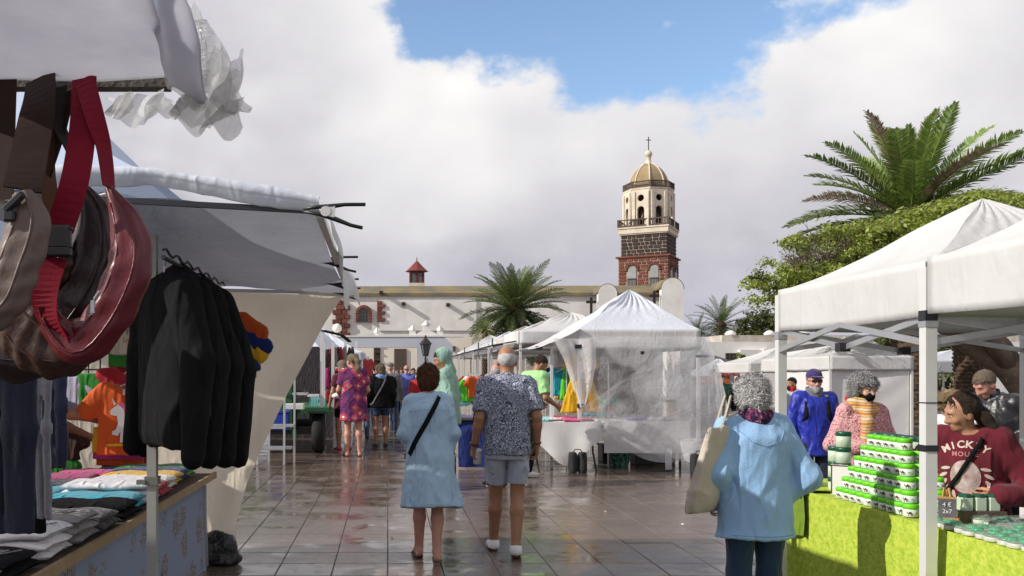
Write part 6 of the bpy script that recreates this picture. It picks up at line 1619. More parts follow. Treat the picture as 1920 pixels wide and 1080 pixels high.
chest(disc(.07, .09), .01, .95, mat('faded_print', (.33, .2, .2), .8, (.62, .55, .52), 16, 1.0), 'printed_oval')
for sg in (-1, 1):
    for k in range(6):
        a = R(-80 + k * 22) ; me = disc(.009, .024, 10, 2); me.transform(Matrix.Rotation(-sg * (a + R(50)), 4, 'Z')); chest(me, .01 + sg * .105 * math.cos(a), .94 + .105 * math.sin(a), M_print, 'printed_leaf')
# cross body bag of the seller
wear_item('strap', C_black, dict(side=-1, w=.014, zlo=.98, off=.05), c4)
cb = thing('crossbody_bag', w4.matrix_basis @ (Vector((.15, .24, .86)) * c4['s']), 'small black crossbody bag on the maroon seller\'s hip', 'bag', rz=R(150))
f = Field(.008); f.ell((0, 0, 0), (.10, .045, .085), .02); f.ell((0, .02, -.03), (.085, .045, .05), .03); f.rough(.003, 30, 3); mobj('bag', f.mesh('bag', 1, .003, 40), C_black, cb)
b = MB(); b.tube([(-.07, .04, .035), (0, .052, .04), (.07, .04, .035)], .004, 5); b.build('zip', M_blkpl, cb)

# 5 woman with mask and scarf
w5, c5 = placed(1621, 703, 7.1, 184, 'grey curly haired woman in pink boucle coat, yellow scarf and black mask', skin='fair', female=True, vox=.0105, girth=1.08, lean=4, head=(12, 4, 0), shoulder=.95,
    armR=((.27, .0, 1.12), (.02, .27, 1.10)), armL=((-.29, .02, 1.12), (-.13, .28, 1.10)), hands={'L': .8, 'R': .8}, dirR=(-.75, .4, .2), dirL=(.35, .6, .4), palmL=(.3, .3, -.9), palmR=(-.2, -.5, -.4), hair=('bigcurl', 'grey'),
    wear=[('coat', M_boucle, dict(hem=.55, flare=.05, inf=.02, loose=.012, wr=.010)), ('scarf', M_plaid, dict(turns=2, r=.09, t=.042, tail=True)), ('mask', C_black), ('trousers', C_black), ('shoes', M_shoed)])
pap = thing('paper_parcel', w5.matrix_basis @ (Vector((-.09, .36, 1.14)) * c5['s']), 'crumpled brown paper bag in the masked woman\'s hands', 'bag')
f = Field(.008); f.ell((0, 0, 0), (.10, .06, .045), .02); f.rough(.012, 45, 6); mobj('paper', f.mesh('paper', 1, .006, 40), mat('kraft_paper', (.30, .165, .085), .8, (.2, .1, .05), 14, .6), pap)
# 6 man with cap and blue jacket
w6, c6 = placed(1527, 693, 9.3, 176, 'grey bearded man in violet cap and royal blue jacket with dark straps', skin='pink', vox=.011, girth=1.04, head=(-4, 3, 0), shoulder=.96,
    armR=((.275, -.05, 1.13), (.25, .06, .90)), armL=((-.275, -.05, 1.13), (-.25, .06, .90)), hands={'L': .6, 'R': .6}, hair=('short', 'grey'), beard='grey',
    wear=[('jacket', C_royal, dict(hem=.76, flare=.01, fit=.6, inf=.02, loose=.012, cuff=.01, wr=.014, wf=11)), ('collar', C_grey, dict(r=.095, h=.085)), ('cap', C_capv), ('glasses', M_blkpl), ('trousers', C_nav, dict(wide=.012)), ('shoes', M_shoed), ('pack', C_black)])
chest(disc(.022, .012, 8, 2), -.10, 1.27, M_print, 'badge', .5, c6['jacket'])
# 7 man in leather jacket  8 blonde woman
w7, c7 = placed(1846, 694, 7.6, 118, 'short haired stubbled man in black leather jacket looking down, under the tree', skin='pink', vox=.011, girth=1.1, lean=14, head=(-18, 22, 0), armR=((.26, .04, 1.12), (.2, .25, .98)), armL=((-.26, .02, 1.12), (-.2, .25, 1.0)), hands={'L': .5, 'R': .5}, hair=('short', 'ash'),
    wear=[('jacket', C_leather, dict(hem=.86, inf=.024, wr=.012, wf=14)), ('collar', C_nav, dict(r=.072, h=.07)), ('trousers', C_black), ('shoes', M_shoed)])
w8, c8 = placed(1783, 733, 6.6, 125, 'blonde woman with sunglasses pushed up, in white top behind the seller', skin='fair', female=True, vox=.011, girth=1.1, lean=18, head=(-5, 22, 0), armR=((.26, .05, 1.12), (.18, .28, 1.0)), armL=((-.26, .04, 1.12), (-.16, .28, 1.0)), hands={'L': .5, 'R': .5}, hair=('bob', 'blond'),
    wear=[('shirt', C_wht, dict(hem=.82, sleeve=.9, inf=.022, wr=.008)), ('glasses', M_blkpl, dict(z=1.735, y=.085)), ('trousers', C_jean), ('shoes', M_shoed)])
# background right
placed(1354, 703, 21.0, 184, 'man in dark green padded jacket standing below the crepes sign', skin='tan', vox=.016, hair=('short', 'black'), wear=[('jacket', C_green, dict(hem=.84, inf=.035, wr=.012, wf=40)), ('trousers', C_grey), ('shoes', M_shoed)])
placed(1388, 705, 17.5, 215, 'dark haired man in black jacket half turned beside the white haired woman', skin='tan', vox=.014, head=(20, 0, 0), hair=('short', 'brown'), wear=[('jacket', C_black, dict(hem=.86, inf=.024)), ('trousers', C_grey), ('shoes', M_shoed)])
placed(1484, 707, 15.0, 150, 'bearded man in grey hoodie over red shirt behind the tent pole', skin='tan', vox=.014, head=(-35, 0, 0), hair=('short', 'black'), beard='black', wear=[('hoodie', C_greyh, dict(hem=.86, inf=.03)), ('collar', C_red, dict(r=.085, h=.12)), ('trousers', C_khaki), ('shoes', M_shoed)])
placed(1592, 738, 12.5, 20, 'person in red jacket mostly hidden behind the masked woman', skin='fair', vox=.018, hair=('none', 'black'), face=False, wear=[('jacket', C_red, dict(hem=.8, inf=.03)), ('hood', C_red), ('trousers', C_black), ('shoes', M_shoed)])
# middle: green tee vendor, mint hoodie, grey haired man
placed(1014, 666, 13.2, -62, 'man in pale green T-shirt bending over clothes at the polythene tent', skin='tan', vox=.013, girth=1.15, lean=14, head=(-10, 22, 0), armR=((.27, .1, 1.12), (.22, .33, 1.0)), armL=((-.24, .1, 1.12), (-.2, .33, 1.02)), hands={'L': .6, 'R': .6}, hair=('short', 'brown'), legR=((.1, .02, .5), (.12, -.1, .085)),
    wear=[('shirt', C_lime, dict(hem=.86, sleeve=.42, inf=.02, wr=.009)), ('trousers', C_black), ('shoes', M_shoew)])
placed(828, 654, 11.8, 80, 'tall person in hooded mint sweatshirt looking left past the crowd', skin='tan', vox=.012, lean=4, head=(10, 16, 0), hair=('short', 'brown'), wear=[('hoodie', C_mint, dict(hem=.80, inf=.03, loose=.02, wr=.011)), ('hood', C_mint), ('trousers', C_nav), ('shoes', M_shoed)])
placed(930, 681, 12.0, 15, 'grey haired person in black jacket just left of the leaf print shirt', skin='pink', vox=.014, head=(-20, 8, 0), hair=('bald', 'grey'), wear=[('jacket', C_black, dict(hem=.8, inf=.028)), ('hoodback', C_grey), ('trousers', C_nav), ('shoes', M_shoed)])
# left: women at the trailer stall
placed(659, 664, 16.4, 12, 'ponytailed woman in red and navy geometric print dress by the green trailer', skin='pink', female=True, vox=.0125, girth=1.2, lean=3, head=(24, 22, 0), armL=((-.26, .03, 1.13), (-.2, .24, 1.02)), armR=((.25, .04, 1.13), (.16, .24, 1.0)), hands={'L': .5, 'R': .5}, hair=('ponytail', 'ash'), legL=((-.1, .03, .5), (-.12, .0, .085)), legR=((.085, .0, .5), (.09, -.03, .085)),
    wear=[('dress', M_geo, dict(hem=.60, flare=.02, sleeve=.36, inf=.02, wr=.007, folds=(6, .012))), ('sandals', M_blkpl)])
placed(641, 676, 17.4, 30, 'woman in red shoes half hidden beside the geometric dress', skin='tan', female=True, vox=.015, hair=('bob', 'ash'), head=(10, 18, 0), wear=[('shirt', C_mar2, dict(hem=.8, sleeve=.3)), ('shorts', C_black, dict(len=.6)), ('shoes', C_red)])
placed(712, 682, 18.3, 14, 'short haired woman in black sweater, denim shorts and pale blue scarf', skin='tan', female=True, vox=.0135, girth=1.15, head=(42, 4, 0), hair=('bob', 'ash'), hands=None, wear=[('sweater', C_black, dict(hem=.84, inf=.03, loose=.018)), ('scarf', C_blscarf, dict(turns=2, r=.085)), ('shorts', C_jean, dict(len=.55, inf=.02)), ('strap', C_grey, dict(side=1, w=.016, off=.045)), ('shoes', M_shoed)])
placed(762, 684, 26.0, 176, 'stout man in violet blue shirt and jeans walking towards us', skin='pink', vox=.018, girth=1.4, hair=('bald', 'white'), beard='grey', armR=((.3, -.02, 1.12), (.3, .05, .88)), wear=[('shirt', C_purple, dict(hem=.82, sleeve=.92, inf=.022)), ('trousers', C_den2), ('glasses', M_blkpl), ('shoes', M_shoed)], legR=((.1, .08, .5), (.1, .15, .085)))
crowd = [(732, 680, 22.5, 5, 'person with grey beanie and dark backpack in the crowd', C_grey, 'none', 'black', 'pack'), (680, 690, 20.5, 8, 'person in bright red jacket right of the geometric dress', C_red, 'short', 'black', None),
         (694, 692, 25, 10, 'person in deep maroon top beside the black sweater woman', C_mar2, 'short', 'black', None), (703, 686, 31, -5, 'dark clothed person far down the left stalls', C_black, 'short', 'brown', None),
         (744, 694, 33, 170, 'reddish faced person at the gateway, left of the violet blue shirt', C_mar2, 'short', 'ash', None), (753, 690, 36, 180, 'distant person in pale top at the gateway', C_wht, 'bob', 'brown', None),
         (775, 690, 30, 185, 'dark haired person right behind the violet blue shirt', C_nav, 'short', 'black', None), (787, 688, 28, 160, 'person in black clothes just left of the auburn hair', C_black, 'bob', 'black', None),
         (722, 693, 37, 180, 'distant person in grey top between the shorts woman and the gateway', C_grey, 'short', 'white', None), (799, 692, 34, 175, 'distant person in green top behind the auburn haired woman', C_green, 'short', 'brown', None),
         (688, 697, 38, 20, 'distant person in violet top near the left stall ends', C_purple, 'short', 'ash', None), (712, 699, 40, 30, 'farthest dark figure below the gateway opening', C_black, 'short', 'black', None), (671, 693, 27, 15, 'dark haired person left of the red jacket by the left stalls', C_nav, 'short', 'black', None), (697, 700, 34, 190, 'person in white shirt deep in the left aisle', C_wht, 'short', 'brown', None), (739, 700, 29, 0, 'short person in black coat left of the violet blue shirt', C_black, 'bob', 'ash', None), (783, 698, 25, 165, 'person in red top half hidden by the auburn hair', C_red, 'short', 'black', None), (757, 702, 42, 180, 'farthest person in khaki below the gateway', C_khaki, 'short', 'brown', None), (767, 696, 40, 175, 'farthest pale figure below the gateway door', C_greyh, 'short', 'grey', None)]
for px, pt, Y, yaw, lab, m, hst, hc_, ex in crowd:
    wr_ = [('jacket', m, dict(hem=.8, inf=.028)), ('trousers', random.choice([C_jean, C_black, C_den2])), ('shoes', M_shoed)]
    if ex == 'pack': wr_ += [('pack', C_black), ('cap', C_grey)]
    placed(px, pt, Y, yaw, lab, skin=random.choice(['fair', 'pink', 'tan']), vox=.021, hair=(hst, hc_), wear=wr_, face=(yaw > 90 and Y < 34), group=None, girth=random.uniform(1, 1.25), shoulder=random.uniform(.95, 1.1))
# seller reaching behind the orange shirt
placed(62, 640, 6.6, -60, 'seller in dark top reaching for the shirts behind the hanging trousers', skin='tan', vox=.014, hair=('short', 'black'), armR=((.26, .14, 1.25), (.16, .44, 1.18)), armL=((-.22, .2, 1.15), (-.1, .47, 1.02)), hands={'L': .5, 'R': .5}, wear=[('shirt', C_nav, dict(hem=.85, sleeve=.48)), ('trousers', C_black), ('shoes', M_shoed)])
ON = ['first', 'second', 'third', 'fourth', 'fifth', 'sixth', 'seventh', 'eighth', 'ninth', 'tenth']
# ------------------------------------------------------------------ goods on the stalls
def garment_me(kind, h=.02, wr=.012, seed=1, s=1.0, thick=1.0):
    "a hanging garment facing -y, top of the hanger neck at the origin; flattened soft body"
    f = Field(h)
    if kind == 'tee':
        f.col([-.62, -.3, -.08, -.02], 0, 0, [.25, .24, .25, .15], [.04 * thick, .05 * thick, .05 * thick, .03], k=.02)
        for q in (-1, 1): f.cone((q * .18, 0, -.07), (q * .33, 0, -.24), .075, .085, .03, (1, 2.0, 1))
        f.sub_ell((0, -.03, .0), (.085, .08, .06))
    elif kind == 'jacket':
        f.col([-.70, -.66, -.4, -.1, -.03], 0, 0, [.22, .235, .235, .22, .11], [.05, .07, .075, .07, .05], k=.012)
        for q in (-1, 1): f.chain([(q * .19, 0, -.09), (q * .31, .015, -.36), (q * .335, -.015, -.72)], [.07, .066, .046], .012)
        f.chain([(-.1, .03, -.05), (0, .06, -.03), (.1, .03, -.05)], [.05, .06, .05], .03)
    elif kind == 'dress':
        f.col([-1.0, -.75, -.45, -.08, -.02], 0, 0, [.34, .29, .2, .2, .12], [.07, .06, .05, .05, .03], k=.02, folds=lambda a, z: .10 * np.clip((-.4 - z) * 2, 0, 1) * np.sin(9 * a))
        for q in (-1, 1): f.cone((q * .14, 0, -.06), (q * .24, 0, -.2), .06, .07, .03, (1, 1.8, 1))
    elif kind == 'pants':
        f.col([-.25, -.02], 0, 0, [.19, .17], [.05, .04], k=.03)
        for q in (-1, 1): f.cone((q * .10, 0, -.15), (q * .115, 0, -.92), .095, .075, .03, (1, 1.7, 1))
        f.cut((0, 0, -.93), (0, 0, -1))
    else:   # scarf / towel
        f.col([-.7, -.35, 0], 0, 0, [.11, .10, .05], [.03, .035, .03], k=.02, folds=lambda a, z: .15 * np.sin(6 * a + 5 * z))
    me = f.mesh(kind, s, 0, lap=1)
    return me
def crease(me, amp, fx=18, seed=1, zs=.3):
    "sharp hanging folds"
    n = len(me.vertices); co = np.empty(n * 3); me.vertices.foreach_get('co', co); V = co.reshape(-1, 3); no = np.empty(n * 3); me.vertices.foreach_get('normal', no); N_ = no.reshape(-1, 3)
    w = ridged(V * np.array([1, 1, zs]), fx, seed); V = V + N_ * (w * amp)[:, None]; me.vertices.foreach_set('co', V.ravel()); me.update(); return me
def hanger(parent, z=0.0):
    b = MB(); b.tube([(-.17, 0, z - .08), (0, 0, z - .015), (.17, 0, z - .08)], .006, 5); b.tube([(0, 0, z - .015), (0, 0, z + .03), (.02, 0, z + .055), (.0, 0, z + .075), (-.02, 0, z + .06)], .004, 5); return b.build('hanger', M_alu, parent)
def hung(kind, loc, m, label, cat, rz=0, s=1.0, h=.018, group=None, amp=.012, seed=1, name=None, fx=18, hook=True):
    t = thing(name or {'tee': 't_shirt', 'jacket': 'jacket', 'dress': 'dress', 'pants': 'trousers'}.get(kind, kind), loc, label, cat, group, rz)
    me = crease(garment_me(kind, h, 0, seed, s), amp, fx, seed); mobj('cloth', me, m, t)
    if hook: hanger(t, .0)
    return t
cn = lambda n, c, **k: cl('goods_' + n, c, **k)
K = {'black': C_black, 'navy': cn('navy', (.018, .022, .045)), 'orange': cn('orange', (.62, .10, .015)), 'red': cn('red', (.42, .02, .03)), 'white': cn('white', (.72, .71, .74)), 'lilac': cn('lilac', (.55, .53, .66)),
     'teal': cn('teal', (.02, .34, .46)), 'grey': cn('grey', (.26, .25, .25)), 'charcoal': cn('charcoal', (.05, .042, .048)), 'yellow': cn('yellow', (.72, .42, .015)), 'pink': cn('pink', (.55, .06, .22)), 'green': cn('green', (.04, .30, .04)),
     'royal': cn('royal', (.010, .025, .15)), 'cream': cn('cream', (.62, .55, .43)), 'camo': cn('camo', (.16, .14, .07), col2=(.06, .05, .03), nsc=22, amt=1), 'sea': cn('sea', (.03, .38, .26)), 'aqua': cn('aqua', (.20, .55, .55)), 'lime': cn('lime', (.10, .55, .03)), 'brown': cn('brown', (.07, .035, .025)), 'magenta': cn('magenta', (.38, .02, .14)), 'ltblue': cn('ltblue', (.20, .36, .58))}

# ---- belt bags hanging in the nearest stall
M_crimson = mat('crimson_webbing', (.21, .006, .022), .75, (.22, .004, .018), 30, .5, .08, 300, spec=.2); M_dkweb = mat('brown_webbing', (.028, .014, .010), .8, (.018, .009, .006), 30, .5, .08, 300, spec=.2); M_bkweb = mat('black_webbing', (.010, .009, .009), .7); M_tanweb = mat('tan_webbing', (.16, .065, .025), .6, (.10, .04, .015), 20, .5)
M_redlea = mat('red_leather', (.13, .008, .016), .36, (.075, .005, .010), 7, .7, .10, 45, coat=.1); M_plum = mat('plum_leather', (.026, .010, .012), .34, (.015, .007, .008), 7, .6, .10, 45, coat=.1); M_grylea = mat('taupe_leather', (.17, .125, .105), .42, (.12, .08, .065), 9, .8, .12, 40); M_brnlea = mat('chestnut_leather', (.055, .022, .014), .4, (.028, .012, .009), 8, .7, .12, 45)
def bag_body(pts, rs, flat, m, parent, root, name='pouch', ridge=True, seed=1):
    "crescent pouch swept along a hanging curve, with piped zip ridges"
    pts = [Vector(p) for p in pts]; n = 46
    def cr(tv, arr):
        x = tv * (len(arr) - 1); i = min(int(x), len(arr) - 2); u = x - i; p0 = arr[max(i - 1, 0)]; p1 = arr[i]; p2 = arr[i + 1]; p3 = arr[min(i + 2, len(arr) - 1)]
        return .5 * ((2 * p1) + (p2 - p0) * u + (2 * p0 - 5 * p1 + 4 * p2 - p3) * u * u + (3 * p1 - p0 - 3 * p2 + p3) * u ** 3)
    C = [cr(k / (n - 1), pts) for k in range(n)]; Rr = [max(.003, cr(k / (n - 1), rs)) for k in range(n)]
    V = []; M_ = 28; up_ = Vector((0, 1, 0))
    for k in range(n):
        t = (C[min(k + 1, n - 1)] - C[max(k - 1, 0)]).normalized(); a = t.cross(up_).normalized(); b_ = up_
        for j in range(M_):
            w = 2 * math.pi * j / M_; ca_, sa_ = math.cos(w), math.sin(w); r = Rr[k]
            rr = 1 + .09 * math.cos(6 * w) * (1 if ridge else 0) + .06 * math.sin(17 * k / n * 3 + 3 * w + seed) * math.sin(math.pi * k / n)
            V.append(C[k] + a * (ca_ * r * rr) + b_ * (math.copysign(abs(sa_) ** .8, sa_) * r * flat * rr))
    Q = [(k * M_ + j, k * M_ + (j + 1) % M_, (k + 1) * M_ + (j + 1) % M_, (k + 1) * M_ + j) for k in range(n - 1) for j in range(M_)]
    V2 = np.array([tuple(v) for v in V]); V2 += .0009 * np.stack([wn(V2, 60, seed + q) for q in range(3)], 1)
    o = mobj(name, quads_np(name, V2, Q), m, parent)
    if ridge:
        for sg, rad in ((-.55, .0022), (.35, .0022)):
            b = MB(); pl_ = []
            for k in range(3, n - 3, 2):
                t = (C[k + 1] - C[k - 1]).normalized(); a = t.cross(up_).normalized(); pl_.append(C[k] + a * (Rr[k] * sg) + Vector((0, -Rr[k] * flat * math.sqrt(1 - sg * sg) * 1.07, 0)))
            b.tube(pl_, rad, 6); b.build('piping', m, o, True)
    return o
def webbing(pts, w, m, parent, name='strap', thick=.0025, tw=None):
    "flat strap through points; each point may carry a facing angle"
    b = MB(); V = []; n = len(pts)
    P_ = [Vector(p) for p in pts]; fine = []
    for i in range(n - 1):
        for k in range(6):
            u = k / 6; p0 = P_[max(i - 1, 0)]; p1 = P_[i]; p2 = P_[i + 1]; p3 = P_[min(i + 2, n - 1)]
            fine.append(.5 * ((2 * p1) + (p2 - p0) * u + (2 * p0 - 5 * p1 + 4 * p2 - p3) * u * u + (3 * p1 - p0 - 3 * p2 + p3) * u ** 3))
    fine.append(P_[-1]); m_ = len(fine)
    for i, p in enumerate(fine):
        t = (fine[min(i + 1, m_ - 1)] - fine[max(i - 1, 0)]).normalized(); a = R(np.interp(i / (m_ - 1) * (n - 1), range(n), tw)) if tw else 0
        side = t.cross(Vector((math.sin(a), -math.cos(a), 0))).normalized(); V += [p - side * w / 2, p + side * w / 2]
    b.add(V, [(2 * i, 2 * i + 1, 2 * i + 3, 2 * i + 2) for i in range(m_ - 1)]); o = b.build(name, m, parent, True); shade(o.data, False); md = o.modifiers.new('s', 'SOLIDIFY'); md.thickness = thick; md.offset = 0; return o
def bagthing(label, Y):
    t = thing('belt_bag', P(150, 150, Y), label, 'bag', 'belt bags hanging from the nearest stall'); return t, (lambda px, py, dy=0: P(px, py, Y + dy) - t.location)
t, q = bagthing('red leather belt bag on crimson strap with black buckle', 1.45)
webbing([q(158, 147, .13), q(155, 240, .06), q(140, 340), q(112, 430)], .043, M_crimson, t, 'strap', tw=[0, 8, 25, 10])
webbing([q(158, 147, .13), q(175, 210, .07), q(195, 280, .05), q(204, 352, .04)], .034, M_crimson, t, 'strap', tw=[0, 30, 62, 75])
webbing([q(100, 482), q(84, 545, -.01), q(90, 600, .0), q(120, 640, .02)], .043, M_crimson, t, 'strap', tw=[10, 0, -25, -50])
b = MB(); b.box(q(107, 445, -.005), (.045, .014, .038)); bu = b.build('buckle', M_blkpl, t, bevel=.004)
b = MB(); b.box(q(104, 472, -.005), (.050, .016, .016)); b.build('buckle_prong_end', M_blkpl, bu, bevel=.003)
b = MB(); b.box(q(108, 428, -.005), (.048, .012, .010)); b.build('buckle_bar', M_blkpl, bu, bevel=.003)
bag_body([q(203, 352, .04), q(240, 430, .03), q(243, 500, .02), q(205, 590, .02), q(150, 650, .02), q(105, 615, .02), q(84, 575, .0)], [.006, .028, .034, .034, .030, .022, .014], .62, M_redlea, t, t, seed=3)
b = MB(); b.tube([q(172, 590, -.02), q(176, 560, -.024), q(186, 545, -.02)], .002, 5); b.box(q(174, 575, -.024), (.006, .004, .02)); b.build('zip_pull', M_alu, t)
t, q = bagthing('plum black leather belt bag on thin black strap behind the red bag', 1.58)
webbing([q(118, 147, .03), q(112, 230, .02), q(135, 290), q(145, 345)], .022, M_bkweb, t, 'strap', tw=[0, 40, 60, 70])
bag_body([q(145, 340), q(178, 410), q(172, 500), q(120, 590), q(60, 650), q(0, 650), q(-60, 610)], [.006, .032, .052, .056, .054, .048, .03], .5, M_plum, t, t, seed=8)
b = MB(); b.tube([q(100, 655, -.03), q(104, 690, -.03), q(118, 690, -.03), q(116, 655, -.03)], .003, 6); b.build('ring', M_alu, t)
t, q = bagthing('taupe and chestnut leather belt bag on wide dark brown strap', 1.38)
webbing([q(76, 145, .20), q(72, 200, .1), q(55, 290, .05), q(42, 356)], .056, M_dkweb, t, 'strap', tw=[0, 4, 10, 20])
bag_body([q(40, 360), q(55, 420), q(30, 500), q(5, 560), q(-40, 590), q(-90, 560)], [.014, .030, .034, .034, .03, .02], .6, M_grylea, t, t, 'pouch', True, 11)
b = MB(); b.bar(q(8, 396, -.02), q(44, 362, -.02), .012, .012); b.box(q(18, 405, -.018), (.018, .014, .018)); b.build('slider', M_blkpl, t, bevel=.003)
b = MB(); b.lathe([(.001, -.004), (.020, 0), (.001, .004)], q(16, 380, -.005), 12); me = b.build('cream_tag', mat('cream_plastic', (.6, .58, .5), .4), t)
t, q = bagthing('chestnut brown belt bag on dark strap at the far left edge', 1.5)
webbing([q(8, 145, .1), q(4, 250, .05), q(0, 380)], .045, M_dkweb, t, 'strap')
bag_body([q(-10, 540), q(40, 600), q(90, 640), q(140, 640), q(180, 600)], [.02, .05, .055, .045, .012], .5, M_brnlea, t, t, seed=14)
t, q = bagthing('tan webbing strap looped behind the brown one', 1.55)
webbing([q(98, 146, .06), q(88, 250, .05), q(90, 330), q(100, 420)], .03, M_tanweb, t, 'strap', tw=[0, 40, 55, 30])
webbing([q(130, 146, .06), q(112, 260, .05), q(95, 330)], .028, M_dkweb, t, 'strap', tw=[0, -40, -55])
bag_body([q(100, 410), q(110, 450), q(100, 500), q(70, 540)], [.006, .02, .03, .02], .6, M_brnlea, t, t, seed=4)
hk = thing('white_hook', P(60, 375, 2.2), 'pair of white wire hooks showing between the hanging bags', 'hook')
b = MB(); o_ = hk.location
b.tube([P(55, 372, 2.2) - o_, P(70, 385, 2.2) - o_, P(82, 392, 2.2) - o_], .004, 6); b.tube([P(160, 368, 2.3) - o_, P(172, 358, 2.3) - o_, P(182, 368, 2.3) - o_, P(198, 364, 2.3) - o_], .004, 6); b.build('wire', mat('white_wire', (.8, .8, .8), .4), hk)
# ---- hanging trousers below the bags
def hangsheet(label, m, px0, px1, py0, py1, Y, seed, name='trousers', m2=None):
    t = thing(name, P((px0 + px1) / 2, py0, Y), label, 'trousers' if name == 'trousers' else 'hoodie'); f = Field(.007); s_ = Y / F
    w = (px1 - px0) * s_; hgt = (py1 - py0) * s_
    f.chain([(-w * .22, 0, 0), (-w * .30, 0, -hgt * .5), (-w * .24, .01, -hgt)], [w * .26, w * .26, w * .22], .02, (1, 2.2, 1)); f.chain([(w * .2, .0, 0), (w * .26, -.02, -hgt * .45), (w * .22, 0, -hgt * .98)], [w * .26, w * .24, w * .2], .02, (1, 2.2, 1))
    f.cut((0, 0, -hgt), (0, 0, -1)); me = crease(f.mesh('cloth', 1, 0, lap=1), .008, 26, seed); mobj('cloth', me, m, t); return t
C_marl = cl('grey_marl', (.30, .31, .36), .95, .5, .3, 200, (.22, .23, .27), 40)
hangsheet('navy jogging trousers nearest the left edge', K['navy'], -60, 78, 640, 1000, 1.9, 3)
hangsheet('grey marl inside out trousers hanging between two navy pairs', C_marl, 62, 104, 660, 975, 2.05, 5)
hangsheet('dark navy trousers hanging right of the grey pair', cl('slate_navy', (.035, .04, .085), .9, .4, .3, 200), 78, 132, 660, 880, 2.25, 7)
hangsheet('black trousers with square hem below the grey pair', K['black'], 30, 96, 900, 1003, 2.12, 9)

# ---- black jackets on the rail
jl = ['front black jacket on the awning rail', 'second black jacket on the awning rail', 'third black jacket on the awning rail', 'rearmost black jacket, nearest the cream sheet']
for k, (px, Y, py, s_) in enumerate(((308, 4.05, 497, 1.11), (326, 4.2, 505, 1.12), (346, 4.42, 514, 1.15), (362, 4.6, 522, 1.17))):
    hung('jacket', P(px, py + 14, Y), C_black, jl[k], 'jacket', R(-56 + 4 * k), s_, .012, 'black jackets hung under the awning', .016, 4 + k, fx=15)
# ---- shirts hanging at the back
hung('tee', P(238, 716, 6.6), K['orange'], 'orange child T-shirt printed with a white unicorn', 'T-shirt', R(8), .86, .012, None, .008, 5)
uni = [o for o in COL.objects if o.name.startswith('t_shirt')][-1]
M_wp = mat('white_print', (.72, .70, .70), .7); M_pp = mat('pink_print2', (.60, .12, .26), .7)
def flat(poly, m, t, loc, name, dy=-.052):
    b = plate(name, poly, [], .003, m, t, Matrix.Translation((loc[0], dy, loc[1])) @ Matrix.Rotation(R(90), 4, 'X')); return b
s2 = .0042
U = lambda pts: [((x - 35) * s2, (45 - y) * s2) for x, y in pts]
flat(U([(14, 18), (22, 12), (30, 16), (33, 30), (46, 34), (56, 32), (60, 42), (56, 58), (58, 76), (50, 77), (48, 62), (34, 60), (33, 77), (25, 78), (26, 58), (22, 66), (12, 64), (12, 58), (18, 56), (22, 44), (20, 32), (10, 30), (8, 24)]), M_wp, uni, (-.0, -.30), 'horse_print')
flat(U([(22, 12), (30, 8), (36, 18), (40, 30), (34, 32), (31, 20)]), M_pp, uni, (0, -.30), 'mane_print', -.056)
flat(U([(58, 34), (68, 26), (74, 34), (70, 50), (76, 58), (66, 60), (64, 44)]), M_pp, uni, (0, -.30), 'tail_print', -.054)
flat(U([(15, 14), (12, 2), (19, 11)]), M_wp, uni, (0, -.30), 'horn_print')
flat(U([(2, 80), (70, 79), (66, 84), (4, 84)]), K['yellow'], uni, (0, -.30), 'ground_print')
b = MB(); b.box((0, -.045, -.075), (.045, .004, .04)); b.build('neck_label', M_wp, uni)
def hem_layers(px, py, Y, cols, label):
    for k, c in enumerate(cols):
        t = thing('t_shirt', P(px + 4 * k, py + 12 * k, Y + .04 * (k + 1)), f'{c} shirt hem showing below the {label}, layer {["one", "two", "three", "four", "five"][k]}', 'T-shirt'); f = Field(.012); f.col([-.2, 0], 0, 0, [.2 - .01 * k, .19], [.018, .018], k=.02, folds=lambda a, z: .12 * np.sin(5 * a + k)); mobj('cloth', crease(f.mesh('cloth', 1, 0, lap=1), .008, 20, k), K[c], t)
hem_layers(222, 800, 6.66, ['yellow', 'pink', 'orange', 'red', 'brown'], 'orange unicorn shirt')
hung('tee', P(255, 545, 6.95), K['cream'], 'cream shirt with turtle print high on the wire grid', 'T-shirt', R(4), .8, .014, None, .008, 15)
cs = [o for o in COL.objects if o.name.startswith('t_shirt')][-1]
for k in range(5):
    me = text_mesh(['Lanzarote', 'Teguise', 'Canarias', 'Tenerife', 'Lanzarote'][k], .055, .001); me.transform(Matrix.Translation((.02, -.048, -.16 - .055 * k)) @ Matrix.Rotation(R(90), 4, 'X')); mobj('print', me, K['brown'] if k < 4 else K['orange'], cs)
hem_layers(250, 640, 7.0, ['green', 'red', 'yellow', 'brown', 'red'], 'cream turtle shirt')
for k, (px, py, c, lab) in enumerate(((160, 700, 'green', 'green shirt bunched beside the seller'), (140, 705, 'lilac', 'lilac shirt bunched beside the seller'), (120, 800, 'brown', 'brown shirt low beside the seller'), (105, 845, 'green', 'dark green shirt below the brown one'), (440, 585, 'orange', 'orange shirt sticking out behind the black jackets'), (446, 610, 'royal', 'blue and yellow hem below the orange shirt'), (440, 625, 'yellow', 'yellow hem lowest behind the black jackets'), (160, 600, 'red', 'red shirts behind the belt bags'), (200, 690, 'red', 'red hem under the wire grid'))):
    t = thing('t_shirt', P(px, py, 6.9 if px < 300 else 5.2), lab, 'T-shirt'); f = Field(.012); f.col([-.26, -.1, 0], 0, 0, [.13, .12, .07], [.03, .03, .03], k=.02); f.cone((.05, 0, -.06), (.15, 0, -.12), .05, .05, .03, (1, 2, 1)); mobj('cloth', crease(f.mesh('cloth', 1, 0, lap=1), .012, 22, k), K[c], t)
